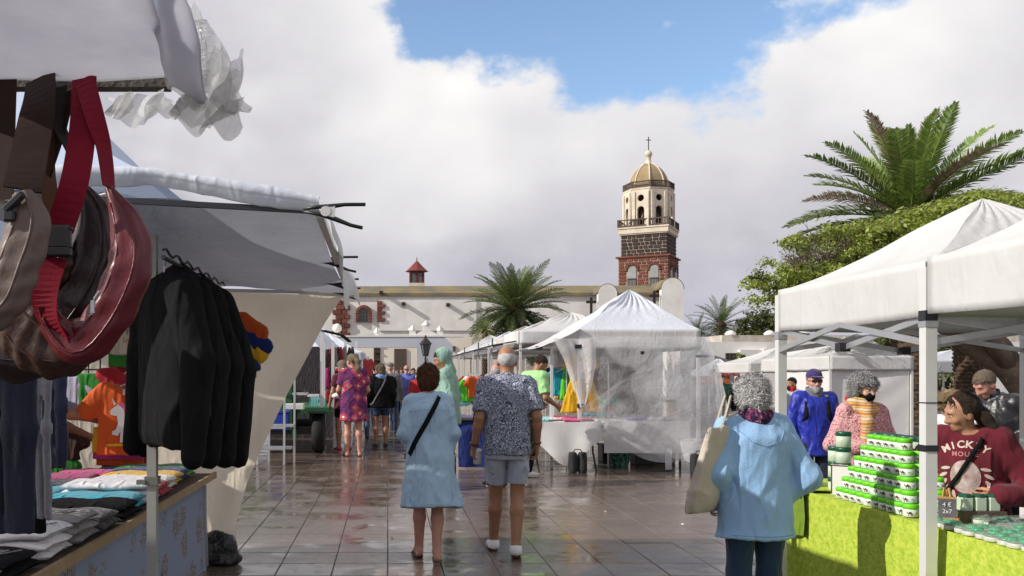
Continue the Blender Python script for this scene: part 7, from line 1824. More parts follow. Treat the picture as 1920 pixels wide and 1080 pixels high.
# ---- folded shirts on the left table
def folded_me(w, d, h, seed):
    "one folded T-shirt: soft slab with a rolled fold on the street side"
    n, m_ = 26, 14; V = []; r = random.Random(seed); ph = r.random() * 6
    ring = []
    for j in range(m_):
        a = 2 * math.pi * j / m_; ring.append((math.copysign(abs(math.cos(a)) ** .55, math.cos(a)), math.copysign(abs(math.sin(a)) ** .8, math.sin(a))))
    for i in range(n):
        u = i / (n - 1); x = -w / 2 + w * u; e = min(1, (1 - abs(2 * u - 1) ** 9)) ** .5; e = max(e, .05)
        for a, c in ring: V.append((x + .008 * math.sin(3 * a + ph), d / 2 * a * (.94 + .06 * e) + .008 * math.sin(9 * u + ph), h / 2 + h / 2 * c * e + .004 * math.sin(14 * u + 4 * a + ph)))
    Q = [(i * m_ + j, i * m_ + (j + 1) % m_, (i + 1) * m_ + (j + 1) % m_, (i + 1) * m_ + j) for i in range(n - 1) for j in range(m_)]
    return quads_np('folded', V, Q)
piles = [(3.05, 'camo', 2, 'camouflage', 0), (3.42, 'black', 3, 'black', 0), (3.78, 'white', 4, 'white', 0), (4.12, 'grey', 4, 'grey', 0), (4.46, 'charcoal', 3, 'charcoal', 0), (4.82, 'black', 2, 'thick black', 0), (5.08, 'teal', 3, 'teal', .03), (5.38, 'white', 4, 'lilac white', .02), (5.68, 'red', 3, 'bright red', .03), (5.96, 'white', 2, 'thin white', .05), (6.2, 'yellow', 3, 'yellow', .07), (6.45, 'royal', 3, 'royal blue', .09), (6.68, 'green', 2, 'green', .1)]
second = [(4.2, 'grey', 'stone grey', -.62), (4.75, 'black', 'black round-print', -.60), (5.15, 'cream', 'pale printed', -.58), (5.5, 'teal', 'turquoise', -.55), (5.85, 'navy', 'navy printed', -.6), (6.2, 'magenta', 'crimson', -.62), (6.5, 'pink', 'pink', -.5), (6.7, 'royal', 'dark blue', -.3)]
ordn = ['topmost', 'second', 'third', 'fourth']
fold_cache = {}
for y, c, n, nm, dx in piles:
    n = max(2, n - 1)
    for k in range(n):
        hgt = .046; z = zTab + .002 + k * (hgt - .002)
        t = thing('folded_shirt', (-1.62 - dx + random.uniform(-.012, .012), y + random.uniform(-.01, .01), z), f'{ordn[n - 1 - k]} folded {nm} T-shirt in its pile along the left table edge', 'T-shirt', 'folded shirts on the left table', R(random.uniform(-3, 3)))
        key = (k % 3, nm == 'camouflage'); 
        if key not in fold_cache: fold_cache[key] = folded_me(.52, .32, .050, k)
        me = fold_cache[key].copy(); me.materials.clear(); mobj('cloth', me, K[c], t)
        if k == n - 1 and nm in ('white', 'grey', 'black'):
            zt_ = .0525; mm = K['charcoal'] if nm != 'black' else K['grey']
            dm = [(-.07, 0), (0, -.045), (.07, 0), (0, .045)]; plate('diamond_print', dm, [[(-.03, 0), (0, .02), (.03, 0), (0, -.02)]], .002, mm, t, Matrix.Translation((.04, 0, zt_)) @ Matrix.Rotation(R(8), 4, 'Z')); plate('dot_print', circ(0, 0, .012), [], .002, mm, t, Matrix.Translation((.04, 0, zt_)))
            for q_ in range(3): plate('bar_print', [(0, -.035), (.012, -.035), (.030, .035), (.018, .035)], [], .002, mm, t, Matrix.Translation((.12 + q_ * .022, 0, zt_)))
            me = text_mesh('Lanzarote', .03, .001); me.transform(Matrix.Translation((.205, -.01, zt_)) @ Matrix.Rotation(R(60), 4, 'Z')); mobj('print', me, mm, t)
for k, (y, c, nm, x) in enumerate(second):
    for j in range(2):
        t = thing('folded_shirt', (-1.62 + x, y, zTab + .002 + j * .036), f'{["lower", "upper"][j]} folded {nm} T-shirt in the inner row of the left table', 'T-shirt', 'folded shirts on the left table', R(random.uniform(-6, 6)))
        key = ('b', k % 3)
        if key not in fold_cache: fold_cache[key] = folded_me(.46, .34, .04, 20 + k)
        me = fold_cache[key].copy(); me.materials.clear(); mobj('cloth', me, K[c], t)

# ---- green trailer stall, ladder, crate
M_greenp = mat('green_paint', (.012, .12, .035), .45, (.008, .07, .02), 5, .6, .15, 30); M_tyre = mat('tyre', (.012, .012, .012), .8, bump=.3, bsc=60)
tr = thing('trailer', (-2.1, 17.6, 0), 'green market trailer with black wheel behind the aluminium steps', 'trailer'); 
bx_ = lambda px, Y: X(px, Y) + 2.1
b = MB(); b.mm((-2.2, -.7, .75), (bx_(618, 17), 2.6, .86)); b.build('deck', M_greenp, tr)
b = MB(); b.mm((-2.2, -.72, .45), (bx_(556, 16.9), -.66, 1.5)); b.mm((bx_(556, 16.9) - .08, -.72, .3), (bx_(556, 16.9), -.6, 2.0)); b.build('side_panel', M_greenp, tr)
b = MB(); b.mm((-2.2, -.5, .35), (bx_(590, 17), 2.4, .5)); b.build('chassis', M_blkpl, tr)
wh = MB(); wh.lathe([(.2, -.1), (.33, -.11), (.37, -.07), (.37, .07), (.33, .11), (.2, .1)], (0, 0, 0), 22); me = wh.mesh('wheel', True); me.transform(Matrix.Translation((bx_(597, 17.2), -.35, .37)) @ Matrix.Rotation(R(90), 4, 'Y')); wo = mobj('wheel', me, M_tyre, tr)
wh = MB(); wh.lathe([(.02, -.08), (.2, -.09), (.2, .09), (.02, .08)], (0, 0, 0), 16); me = wh.mesh('rim'); me.transform(Matrix.Translation((bx_(597, 17.2), -.35, .37)) @ Matrix.Rotation(R(90), 4, 'Y')); mobj('rim', me, M_alu, wo)
b = MB(); b.mm((bx_(580, 17.2), -.75, .76), (bx_(612, 17.2), .1, .80)); b.build('mudguard', M_blkpl, tr)
for k, (px, py) in enumerate(((603, 628), (621, 640))):
    b = MB(); b.mm((bx_(px, 17) - .03, -.6 + .5 * k, .8), (bx_(px, 17) + .03, -.54 + .5 * k, Z(py, 17))); b.build('post', M_steelw, tr)
lad = thing('step_ladder', (X(520, 15.3), 15.3, 0), 'low aluminium steps with tall handrail against the green trailer', 'steps'); lx2 = lambda px: X(px, 15.3) - X(520, 15.3)
for k, (z, yy) in enumerate(((.27, -.28), (.62, 0.0))):
    b = MB(); b.mm((lx2(490), yy - .10, z - .02), (lx2(551), yy + .12, z + .02)); b.build('step', M_alu, lad)
for px, yy, top in ((489, -.36, .62), (538, -.36, 1.75), (503, .12, .66), (551, .12, 2.05)):
    b = MB(); b.bar((lx2(px), yy - .06, 0), (lx2(px), yy + .02, top), .035); b.build('rail', M_alu, lad)
b = MB(); b.bar((lx2(489), -.34, .6), (lx2(538), -.34, .6), .03); b.build('crossbar', M_alu, lad); b = MB(); b.bar((lx2(489), -.36, .25), (lx2(538), -.36, .25), .03); b.build('crossbar', M_alu, lad)
crt = thing('blue_crate', P(523, 800, 16.2), 'blue plastic crate behind the aluminium steps', 'crate'); b = MB(); b.box((0, 0, 0.1), (.36, .3, .30)); bo = b.build('body', mat('blue_plastic', (.015, .045, .34), .4), crt, bevel=.01); b = MB(); b.box((0, 0, .27), (.40, .34, .03)); b.build('rim', MATS['blue_plastic'], crt)
tr_ = thing('white_box', P(553, 762, 16.6), 'shallow white box on the green trailer deck', 'box'); b = MB(); b.box((0, 0, 0), (.34, .3, .10)); b.build('box', M_white, tr_, bevel=.006)
for k, (px, py) in enumerate(((548, 742), (568, 738), (588, 741))):
    j = thing('goods_tray', P(px, py, 17.0), ['dark tray of small goods left on the trailer', 'silver tray of small goods in the middle of the trailer', 'pale tray of small goods at the trailer corner'][k], 'tray'); b = MB(); b.box((0, 0, 0), (.22, .3, .05)); b.build('tray', [M_blkpl, M_alu, M_steelw][k], j)
    b = MB(); r_ = random.Random(k)
    for q_ in range(14): b.box((r_.uniform(-.09, .09), r_.uniform(-.12, .12), .04), (.04, .03, .035), r_.random() * 3)
    tag(b.build('trinkets', [M_alu, M_brownl, K['charcoal']][k], j), kind='stuff')
clo = thing('white_cloth', P(640, 745, 16.9), 'crumpled white cloth over the trailer corner', 'cloth'); f = Field(.014); f.ell((0, 0, .03), (.18, .16, .06), .03); f.cone((.1, -.05, .0), (.22, -.1, -.38), .07, .03, .04); f.rough(.012, 24, 3); mobj('cloth', crease(f.mesh('cloth', 1, 0, lap=1), .015, 22, 3), M_white, clo)
gs = thing('green_crate_stack', P(596, 765, 17.8), 'pale green crate under the trailer counter', 'crate'); b = MB(); b.box((0, 0, 0), (.3, .3, .4)); b.build('crate', K['aqua'], gs)
ws = thing('white_table_leg', P(628, 800, 18.4), 'white folding table at the left stall corner', 'table'); b = MB(); b.box((0, .4, .32), (.5, .9, .04)); b.build('tabletop', M_white, ws); b = MB(); b.mm((-.04, -.03, -.42), (.04, .03, .30)); b.build('leg', M_white, ws)
lst = thing('market_stall', (X(640, 20), 20, 0), 'left stall with crumpled white roof and dense red black goods', 'stall'); lo_ = lst.location
def lroof(u, v): p = P(600 + 95 * u, np.interp(u, [0, .3, 1], [632, 640, 690]), 18 + 6 * u) + Vector((0, 0, .35 - .55 * v)); return p - lo_ + Vector((-.5 * (1 - v), 0, 0))
sheet('roof_sheet', lroof, 40, 18, M_tentb, lst, .07, 5, 91)
b = MB(); b.tube([P(605, 620, 18) - lo_, P(640, 628, 18.5) - lo_, P(655, 640, 19) - lo_], .06, 6, flat=.4); b.build('dark_flap', M_blkfab, lst)
for px, Y in ((607, 18), (648, 20.5), (668, 24)):
    b = MB(); g_ = Vector((X(px, Y), Y, 0)) - lo_; b.mm(g_ - Vector((.03, .03, 0)), g_ + Vector((.03, .03, Z(640, Y)))); b.build('pole', M_steelw, lst)
b = MB(); g0 = Vector((X(600, 21), 21, 0)) - lo_; b.mm(g0 + Vector((-1.2, 0, 0)), g0 + Vector((.35, .05, Z(650, 21)))); b.build('back_cloth', K['charcoal'], lst)
for k in range(24):
    Y = 18.8 + .26 * k; px = 612 + (k % 8) * 7 + random.uniform(-2, 2); zt_ = 650 + 40 * (k // 8)
    c = random.choice(['red', 'black', 'charcoal', 'brown', 'magenta', 'grey'])
    hung('scarf', P(px, zt_, 19.4 + .05 * (k % 8)), K[c], f'{c} wrap hanging {ON[k % 8]} from the pole in the {["upper", "middle", "lower"][k // 8]} rail of the left stall', 'scarf', 0, .62, .03, 'wraps hung in the left stall', .015, k, hook=False)
for k, (px, py, Y, c, l) in enumerate(((690, 672, 24, 'red', 'red garment hung at the stall end above the crowd'), (684, 668, 25, 'white', 'white garment hung beside the red one above the crowd'))):
    hung('tee', P(px, py, Y), K[c], l, 'T-shirt', R(60), .9, .03)
for k in range(4):
    y = 23.5 + 4 * k; t, c_, O_ = tent([(X(700, y) - 2.5, y), (X(695, y) - .2 - .1 * k, y), (X(695, y) - .2 - .1 * k, y + 2.4), (X(700, y) - 2.5, y + 2.4)], (X(690, y) - 1.3, y + 1.2, 2.75), 2.05, .22, ['nearest', 'second', 'third', 'farthest'][k] + ' small white tent along the left side of the street', M_tentb, group='white market tents', pole=.04, wr=.02, seed=70 + k)

# ---- racks and tables on the right side of the street
def rack(y0, y1, x, z, cols, lab, kinds=('tee', 'scarf', 'pants'), s=.75):
    t = thing('clothes_rack', (x, (y0 + y1) / 2, 0), lab, 'rack'); L_ = (y1 - y0) / 2; b = MB(); b.tube([(0, -L_, z), (0, L_, z)], .014, 6); b.build('rail', M_alu, t)
    for yy in (-L_, L_): b = MB(); b.tube([(0, yy, 0), (0, yy, z)], .014, 6); b.tube([(-.25, yy, .02), (.25, yy, .02)], .014, 6); b.build('upright', M_alu, t)
    n = len(cols)
    for k, c in enumerate(cols):
        y = y0 + (k + .5) * (y1 - y0) / n; kd = kinds[k % len(kinds)]
        hung(kd, (x, y, z - .02), K[c], f'{c} {dict(tee="T-shirt", scarf="wrap", pants="trousers", dress="dress")[kd]} hanging {["first", "second", "third", "fourth", "fifth", "sixth", "seventh", "eighth", "ninth", "tenth"][k]} on the {lab}', {'tee': 'T-shirt', 'scarf': 'scarf', 'pants': 'trousers', 'dress': 'dress'}[kd], R(random.uniform(-12, 12)), s, .028, 'clothes on the street racks', .014, k)
rack(17.4, 20.4, 2.25, 1.5, ['charcoal', 'red', 'magenta', 'teal', 'red', 'navy', 'lilac', 'grey', 'magenta', 'navy'], 'rack under the grey rain awning')
rack(21.0, 24.4, 2.15, 1.45, ['magenta', 'red', 'navy', 'charcoal', 'magenta', 'red', 'white', 'navy', 'grey', 'red'], 'far rack before the gateway')
rack(15.2, 17.2, 3.0, 1.62, ['lime', 'teal', 'yellow', 'navy', 'lime', 'lilac', 'charcoal', 'ltblue'], 'tall rack behind the blue table', ('scarf', 'tee'), .8)
rack(14.6, 15.9, 3.55, 1.7, ['brown', 'red', 'charcoal', 'brown', 'red', 'charcoal'], 'dark rack behind the green T-shirt man', ('tee', 'pants'), .9)
b = MB(); bt = thing('blue_table', (X(890, 14.5), 14.6, 0), 'stall table draped with dark blue cloth', 'table'); 
sheet('cloth', lambda u, v: ((-.28 + .62 * u, -.3 - .02 * math.sin(9 * u), .80 - .78 * v) if v > .25 else (-.28 + .62 * u, -.3 + .9 * (.25 - v) * 4, .80)), 26, 24, K['royal'], bt, .02, 6, 95, lambda u, v: v)
sheet('white_cloth', lambda u, v: (-.28 - .10 * v, -.3 + .9 * u, .81 - .66 * v), 20, 16, M_white, bt, .02, 7, 96)
b.mm((-.25, -.28, .76), (.33, .6, .795)); b.build('tabletop', M_wood, bt)
for k, (px, py, c, l) in enumerate(((878, 742, 'lime', 'lime green beach top in front on the blue table'), (893, 735, 'orange', 'orange top folded behind the lime one'), (868, 750, 'aqua', 'aqua top hanging over the blue table'))):
    hung('tee', P(px, py - 30, 14.2), K[c], l, 'T-shirt', R(20), .55, .02, hook=False, amp=.02, seed=k)
# tables of the polythene tent
T1 = thing('folding_table', (xl - .30, YD + .4, 0), 'white folding table of pale towels at the polythene tent', 'table'); o1 = T1.location
b = MB(); b.mm((-.42, -.55, .72), (.55, 1.0, .75)); b.build('tabletop', M_white, T1)
sheet('cloth', lambda u, v: (-.46 + 1.06 * u, -.58 - .08 * v * math.sin(math.pi * u) + .02 * math.sin(14 * u) * v, .757 - (.30 + .36 * math.sin(math.pi * u) ** 2) * v), 44, 20, M_white, T1, .018, 8, 98, lambda u, v: v)
sheet('cloth_side', lambda u, v: (-.46 - .05 * v, -.58 + 1.5 * u, .757 - (.6 - .2 * u) * v), 30, 16, M_white, T1, .02, 8, 99, lambda u, v: v)
for x in (-.38, .5):
    b = MB(); b.tube([(x, -.45, .72), (x, -.48, .30), (x + .04, -.55, .0)], .016, 6); b.build('leg', M_blkpl, T1)
T2 = thing('folding_table', (xl + 1.15, YD + .55, 0), 'second white clothed table behind the polythene sheet', 'table')
b = MB(); b.mm((-.7, -.35, .72), (.6, .5, .75)); b.build('tabletop', M_white, T2); sheet('cloth', lambda u, v: (-.72 + 1.35 * u, -.37 - .03 * v, .757 - .5 * v), 30, 14, M_white, T2, .02, 8, 101, lambda u, v: v)
for x in (-.6, .5): b = MB(); b.mm((x - .015, -.3, 0), (x + .015, -.27, .72)); b.build('leg', M_blkpl, T2)
gr_ = [('aqua', -.32, -.25, 'aqua towel folded nearest the street on the white table'), ('ltblue', -.25, .15, 'light blue towel behind the aqua towel'), ('white', -.05, -.05, 'white towel in the middle of the white table'), ('aqua', -.1, .45, 'second aqua towel at the back of the white table'), ('pink', .22, -.3, 'pink garment at the table front under the polythene'), ('magenta', .42, -.1, 'magenta garment right of the pink one'), ('pink', .3, .2, 'second pink garment behind the magenta one'), ('red', .2, .7, 'dark red garment heaped at the table back')]
for k, (c, x, y, l) in enumerate(gr_):
    t = thing('folded_garment', o1 + Vector((x, y, .752)), l, 'garment', 'garments on the white table', R(20 * k)); mobj('cloth', crease(folded_me(.36, .28, .045, 50 + k), .014, 20, k), K[c], t)
for k, (x, l) in enumerate(((-.1, 'violet garment folded on the inner polythene table'), (.2, 'lilac garment folded on the inner polythene table'))):
    t = thing('folded_garment', T2.location + Vector((x, -.15, .752)), l, 'garment'); mobj('cloth', crease(folded_me(.42, .26, .05, 60 + k), .01, 20, k), [cn('violet', (.10, .08, .35)), K['lilac']][k], t)
hung('dress', P(1090, 662, YD + .45), K['yellow'], 'yellow dress hanging inside the polythene tent', 'dress', R(6), .95, .018, None, .018, 3)
hung('dress', P(1135, 690, YD + .9), K['sea'], 'sea green dress hanging behind the polythene', 'dress', 0, .6, .022, None, .016, 5)
hung('dress', P(1165, 682, YD + 1.2), K['charcoal'], 'charcoal dress hanging deeper in the polythene tent', 'dress', 0, .85, .022, None, .016, 7)
hung('dress', P(1118, 690, YD + 1.1), K['teal'], 'teal dress hanging behind the sea green one', 'dress', 0, .8, .022, None, .016, 9)
for k, (px, py, l) in enumerate(((1083, 886, 'black weight bag at the left pole foot of the polythene tent'), (1312, 890, 'black weight bag at the right pole foot of the polythene tent'))):
    g_ = G(px, py); t = thing('weight_bag', g_, l, 'bag'); f = Field(.010)
    for q_ in (-.075, .075): f.col([0, .03, .28, .31], q_, 0, [.062, .07, .066, .05], [.07, .08, .075, .06], k=.03)
    mobj('bag', crease(f.mesh('bag', 1, 0, lap=1), .006, 30, k), M_blkfab, t); b = MB(); b.tube([(-.07, 0, .30), (-.04, 0, .35), (.04, 0, .35), (.07, 0, .30)], .008, 6); b.build('handle', M_blkfab, t)
bk = thing('shopping_basket', G(1172, 878) + Vector((0, .3, 0)), 'green checked shopping basket under the polythene tent', 'basket'); b = MB(); b.lathe([(.12, 0), (.16, .2), (.165, .21)], (0, 0, 0), 14, sx=1.1, sy=.8); b.build('basket', pat('green_check', speck([(.35, (.01, .05, .03)), (.5, (.02, .14, .09)), (.62, (.2, .32, .28))], 24, 1)), bk); b = MB(); b.tube([(-.15, 0, .2), (-.1, 0, .34), (.1, 0, .34), (.15, 0, .2)], .012, 6); b.build('handle', M_greenp, bk)
for k, (px, w_, l) in enumerate(((1205, .34, 'black storage crate left under the polythene tent'), (1245, .4, 'black storage crate right under the polythene tent'), (1150, .25, 'dark box beside the green basket'))):
    t = thing('storage_crate', (X(px, 15), 15.0 + .2 * k, 0), l, 'crate'); b = MB(); b.box((0, 0, .14), (w_, .35, .28)); b.build('box', M_blkpl, t, bevel=.01); b = MB(); b.box((0, 0, .29), (w_ + .03, .38, .03)); b.build('lid', M_blkpl, t)
for k, px in enumerate((987, 1135)):
    pass

# ---- jar table on the right
M_limecl = pat('lime_velvet', speck([(.30, (.22, .34, .025)), (.46, (.36, .48, .045)), (.60, (.50, .585, .085)), (.75, (.32, .45, .035))], 26, 8, .75), .75, .7, 45)
XT, zJ = 2.71, .73
jt = thing('display_table', (3.0, 4.7, 0), 'long display table under the lime velvet cloth', 'table'); oj = jt.location
b = MB(); b.mm((XT + .01 - oj.x, 3.2 - oj.y, zJ - .04), (3.24 - oj.x, 6.3 - oj.y, zJ - .006)); b.build('tabletop', M_wood, jt)
for x in (2.8, 3.16):
    for y in (3.3, 6.2): b = MB(); b.mm((x - .02 - oj.x, y - .02 - oj.y, 0), (x + .02 - oj.x, y + .02 - oj.y, zJ - .04)); b.build('leg', M_alu, jt)
clo = thing('lime_tablecloth', (XT, 4.7, 0), 'lime green velvet cloth hanging to the ground on the jar table', 'tablecloth'); oc = clo.location
def side_cl(u, v): return (XT - oc.x - .012 - .03 * v * (.6 + .4 * math.sin(5 * u + 1)) - .014 * math.sin(16 * u + 2 * math.sin(6 * u)) * v, 3.1 + 3.28 * u - oc.y, zJ * (1 - v) + .01)
sheet('cloth_front', side_cl, 110, 36, M_limecl, clo, .012, 9, 111, lambda u, v: v, .0)
sheet('cloth_top', lambda u, v: (XT - oc.x - .012 + (.55) * v, 3.1 + 3.28 * u - oc.y, zJ + .001 * math.sin(9 * u)), 60, 16, M_limecl, clo, .0022, 12, 112, lambda u, v: np.clip(v * 4, 0, 1))
sheet('cloth_end', lambda u, v: (XT - oc.x - .012 - .08 * v + .56 * u, 6.38 - oc.y + .03 * v + .02 * math.sin(12 * u) * v, zJ * (1 - v) + .01), 30, 20, M_limecl, clo, .012, 9, 113, lambda u, v: v)
fc = thing('folded_cloth', (XT + .18, 6.1, zJ + .004), 'spare lime cloth folded over the far table end', 'cloth'); mobj('cloth', crease(folded_me(.62, .62, .03, 90), .012, 14, 4), M_limecl, fc)
b = MB(); sheet('hanging_end', lambda u, v: (-.21 + .03 * v * math.sin(7 * u) - .02, -.30 + .22 * u, .018 - .3 * v), 14, 14, cn('deep_lime', (.16, .26, .015)), fc, .012, 14, 115)
M_jarw = mat('jar_label', (.66, .70, .66), .45, (.58, .63, .58), 20, .4); M_lid = mat('lime_lid', (.15, .62, .015), .38); M_lidd = mat('bottle_green_lid', (.006, .085, .045), .4); M_camel = mat('camel_brown', (.075, .03, .018), .7); M_lblg = mat('label_green', (.22, .45, .2), .6); M_pale = mat('pale_green_label', (.50, .60, .47), .5, (.42, .52, .40), 15, .5)
def jar_meshes(r, h, lidh, mb_, ml):
    b = MB(); b.lathe([(r * .9, 0), (r * .97, .002), (r * .97, h - lidh - .002), (r * .85, h - lidh)], (0, 0, 0), 20); jb = b.mesh('jar', True); jb.materials.append(mb_)
    b = MB(); b.lathe([(r * .8, h - lidh - .003), (r, h - lidh), (r, h - .003), (r * .94, h), (.001, h)], (0, 0, 0), 20); jl_ = b.mesh('lid', True); jl_.materials.append(ml); return jb, jl_
camel2d = [(-14, 2), (-13, 6), (-10, 7), (-8, 4), (-7, 0), (-5, 2), (-3, 5), (0, 8), (3, 6), (5, 3), (8, 1), (10, -1), (10, -5), (11, -11), (9, -11), (8, -5), (5, -3), (5, -11), (3, -11), (2, -3), (-3, -3), (-4, -11), (-6, -11), (-5, -2), (-8, -3), (-10, 0), (-11, 3)]
def wrap(poly, r, z, sc, ang0=0):
    bm = bmesh.new(); vs = [bm.verts.new((x * sc, y * sc, 0)) for x, y in poly]; bm.faces.new(vs); bmesh.ops.triangulate(bm, faces=bm.faces[:]); me = bpy.data.meshes.new('print')
    for v in bm.verts: x, y = v.co.x, v.co.y; a = -math.pi / 2 + x / r + ang0; v.co = Vector((r * math.cos(a), r * math.sin(a), z + y))
    bm.to_mesh(me); bm.free(); return me
jR, jH = .039, .066
jb, jld = jar_meshes(jR, jH, .024, M_jarw, M_lid)
jc = wrap(camel2d, jR * .985, .021, .00135); jc.materials.append(M_camel)
jg = wrap([(-7, -4), (7, -4), (7, 4), (-7, 4)], jR * .985, .022, .00085, .9); jg.materials.append(M_lblg)
def jar(loc, rz, label, group, big=1.0):
    t = thing('cream_jar', loc, label, 'jar', group, rz); t.scale = (big,) * 3
    for me, n in ((jb, 'jar'), (jld, 'lid'), (jc, 'camel_print'), (jg, 'label_print')): mobj(n, me, None, t)
    return t
rows_ = [10, 9, 8, 7, 6, 5];  RN = ['bottom', 'second lowest', 'third lowest', 'third highest', 'second highest', 'top']
y00, y11 = 4.80, 5.58
for i, n in enumerate(rows_):
    for k in range(n):
        y = y11 - .055 * i * .7 - k * .0805; x = 2.80 + .018 * i
        jar((x, y, zJ + .004 + i * (jH + .0015)), R(-90 + 42 + random.uniform(-22, 22)), f'{ON[k]} lime lidded camel jar from the left in the {RN[i]} row of the pyramid', 'lime lidded jars in the pyramid')
    if i < 5:
        for k in range(1, 3):
            y = y11 - .055 * i * .7 - (n - 1) * .0805 + .01; jar((2.80 + .018 * i + .082 * k, y, zJ + .004 + i * (jH + .0015)), R(-20 + random.uniform(-20, 20)), f'lime lidded camel jar {["behind", "farther behind"][k - 1]} the right end of the {RN[i]} pyramid row', 'lime lidded jars in the pyramid')
db, dl = jar_meshes(.046, .098, .026, M_pale, M_lidd); dtx = wrap([(-9, -12), (9, -12), (9, 12), (-9, 12)], .0448, .036, .0009); dtx.materials.append(mat('label_print', (.30, .40, .30), .6, (.55, .62, .52), 90, 1.0))
def gjar(loc, rz, label):
    t = thing('balm_jar', loc, label, 'jar', 'bottle green lidded jars behind the pyramid', rz)
    for me, n in ((db, 'jar'), (dl, 'lid'), (dtx, 'label')): mobj(n, me, None, t)
LV = ['bottom', 'second', 'third', 'top']
for c_ in range(2):
    for lv in range(4):
        if c_ == 0 and lv == 3: continue
        gjar((2.88 + .0 * c_, 5.83 - .1 * c_, zJ + .004 + lv * .1), R(-50), f'green lidded balm jar, {LV[lv]} of the {["outer", "inner"][c_]} stack left of the pyramid')
for c_ in range(8):
    for lv in range(2, 4):
        gjar((3.06 + .01 * (c_ % 2), 5.66 - .097 * c_, zJ + .004 + lv * .1), R(-40 + 10 * (c_ % 3)), f'green lidded balm jar {ON[c_]} along the {["lower", "upper"][lv - 2]} visible row behind the pyramid')
gb = thing('display_box', (3.06, 5.33, zJ + .004), 'long white display box under the rear balm jars', 'box'); b = MB(); b.box((0, 0, .098), (.12, .82, .192)); b.build('box', M_white, gb)
gjar((2.74, 5.93, zJ + .03), R(-50), 'single green lidded balm jar on the lime cloth left of the pyramid')
cd = thing('paper_sheet', (2.84, 5.70, zJ + .1), 'white price card with brown border leaning left of the pyramid', 'card', None, R(-40)); b = MB(); b.box((0, 0, 0), (.10, .006, .19)); b.build('card', mat('card_white', (.75, .73, .7), .7), cd); b = MB(); b.box((-.046, -.004, 0), (.006, .004, .18)); b.box((0, -.004, .09), (.1, .004, .006)); b.build('border', M_brownl, cd)
# easel
ez = thing('price_easel', (2.85, 4.62, zJ + .004), 'small wooden easel with chalked slate price board', 'easel', None, R(-28)); M_pine = mat('pine', (.48, .27, .09), .6, (.4, .2, .06), 14, .6)
for a_, c_ in (((-.045, 0, 0), (-.012, .03, .2)), ((.045, 0, 0), (.012, .03, .2)), ((0, .09, 0), (0, .03, .19))): b = MB(); b.bar(a_, c_, .010, .012); b.build('leg', M_pine, ez)
b = MB(); b.box((0, -.012, .03), (.12, .018, .012)); b.build('ledge', M_pine, ez); b = MB(); b.box((0, .018, .145), (.1, .02, .012)); b.build('crosspiece', M_pine, ez)
b = MB(); b.box((0, .0, .088), (.095, .006, .105), Matrix.Rotation(R(-10), 3, 'X')); ez.scale = (.82, .82, .9); sl = b.build('slate', mat('slate', (.07, .07, .075), .8, (.15, .15, .16), 12, .7), ez)
for k, tx in enumerate(('4 \u20ac', '2x7')):
    me = text_mesh(tx, .034, .0006); me.transform(Matrix.Translation((0, -.008, .108 - .038 * k)) @ Matrix.Rotation(R(80), 4, 'X')); mobj('lettering', me, M_wp, sl)
# small wrapped pots with green bows
M_cello = plastic('cellophane', .16, (.92, .95, .93), .08, 40, .9); M_bow = mat('green_ribbon', (.012, .30, .12), .3, (.05, .42, .2), 30, .6); M_pot = mat('soap_pot', (.66, .66, .62), .5)
b = MB(); b.lathe([(.034, 0), (.038, .004), (.038, .02), (.036, .022), (.001, .022)], (0, 0, 0), 14); pot = b.mesh('pot', True); pot.materials.append(M_pot)
b = MB(); b.lathe([(.035, .0222), (.034, .030), (.03, .032), (.001, .033)], (0, 0, 0), 12); top_ = b.mesh('soap', True); top_.materials.append(mat('green_soap', (.10, .22, .13), .35, (.25, .34, .26), 30, .8))
f = Field(.006)
for a_ in (20, 100, 180, 260, 330): f.ell((.015 * math.cos(R(a_)), .015 * math.sin(R(a_)), .006), (.014, .014, .012), .004)
f.rough(.003, 120, 2); bow = f.mesh('bow', 1, lap=0); bow.transform(Matrix.Translation((.030, -.022, .026))); bow.materials.append(M_bow)
f = Field(.009); f.ell((0, 0, .022), (.046, .046, .024), .01); f.cone((.02, -.015, .03), (.035, -.03, .045), .012, .016, .01); f.rough(.006, 70, 3); wrap_ = f.mesh('wrapper', 1, lap=0); wrap_.materials.append(M_cello)
np_ = 0
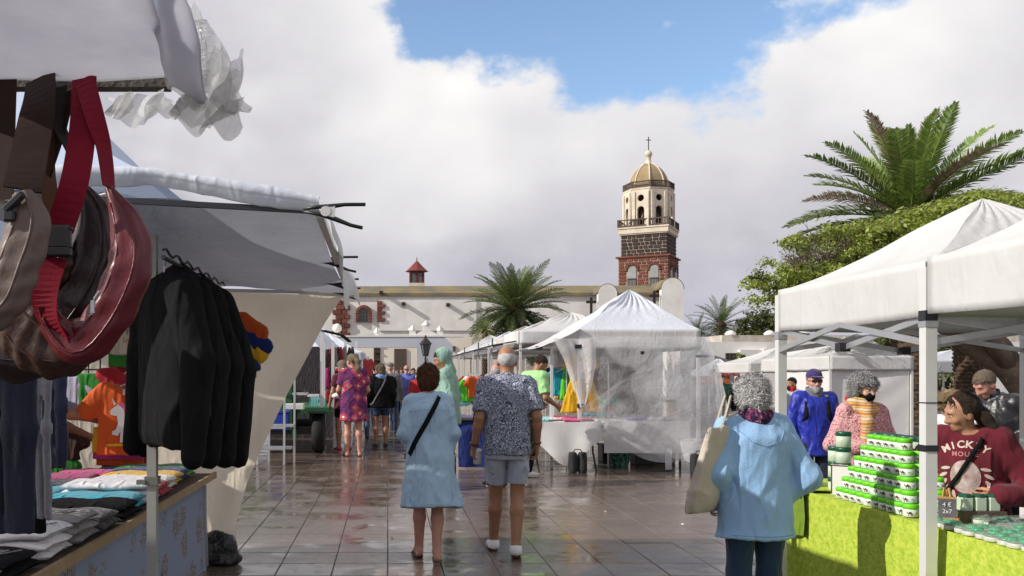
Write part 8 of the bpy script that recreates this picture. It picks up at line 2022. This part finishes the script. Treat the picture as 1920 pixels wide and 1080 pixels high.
for i in range(20):
    y = 4.60 - i * .078
    for j in range(6):
        x = 2.765 + j * .085 + random.uniform(-.006, .006); yy = y + random.uniform(-.01, .01) + .02 * (j % 2)
        if y > 4.42 and 2.77 < x < 2.95: continue
        if 2.90 < x < 3.09 and 3.80 < y < 4.02: continue
        px_ = 727 + F * x / yy
        if px_ > 1990: continue
        t = thing('wrapped_soap', (x, yy, zJ + .003), f'wrapped soap pot, {ON[min(9, i)] if i < 10 else "later " + ON[i - 10]} row from the easel, {ON[j]} from the street edge', 'soap', 'wrapped soap pots on the lime table', R(random.uniform(-40, 40) - 20)); np_ += 1
        for me, n in ((pot, 'pot'), (top_, 'soap'), (wrap_, 'wrapper')) + (((bow, 'bow'),) if (i + j) % 2 == 0 or j < 2 else ()): mobj(n, me, None, t)
pc = thing('price_sheet', (3.0, 3.92, zJ + .065), 'white printed price sheet lying on the wrapped soaps', 'sign', None, R(14)); b = MB(); b.box((0, 0, 0), (.22, .15, .003), Matrix.Rotation(R(-6), 3, 'X')); b.build('sheet', mat('card_white', (.75, .73, .7), .7), pc)
me = text_mesh('CAMEL', .035, .001); me.transform(Matrix.Translation((0, 0, .006)) @ Matrix.Rotation(R(-6), 4, 'X')); mobj('lettering', me, M_camel, pc)
gbk = thing('pot_tray', (3.06, 4.74, zJ), 'shelf of pale green pots behind the small easel', 'tray'); b = MB(); b.box((0, 0, .03), (.22, .2, .06)); b.build('tray', M_wood, gbk)
for k in range(3):
    t = thing('balm_pot', (2.985 + .07 * k, 4.69, .79), ['left', 'middle', 'right'][k] + ' pale green pot on the shelf behind the easel', 'pot', 'pale green pots behind the easel'); b = MB(); b.box((0, 0, .035), (.055, .055, .07)); b.build('pot', M_pale, t, bevel=.004); b = MB(); b.lathe([(.03, 0), (.028, .016), (.001, .018)], (0, 0, .071), 10); b.build('lid', M_lidd, t)
cm_ = thing('card_machine', (3.17, 3.45, zJ + .01), 'grey box at the right edge of the jar table', 'box'); b = MB(); b.box((0, 0, .04), (.12, .1, .09)); b.build('box', mat('grey_plastic', (.18, .18, .17), .5), cm_, bevel=.006)

for k, (px, py, l) in enumerate(((1280, 984, 'scrap of white paper on the wet paving between the couple and the tote bag'), (1135, 960, 'small pale scrap on the paving right of the bald man'), (735, 1010, 'small wet leaf scrap on the paving left of the woman in blue'))):
    t = thing('paper_scrap', G(px, py) + Vector((0, 0, .004)), l, 'litter', None, k); b = MB(); b.add([(-.018, -.012, 0), (.016, -.014, .004), (.02, .012, .001), (-.012, .015, .006), (0, 0, .012)], [(0, 1, 4), (1, 2, 4), (2, 3, 4), (3, 0, 4)]); b.build('scrap', [M_white, K['cream'], M_brownl][k], t)
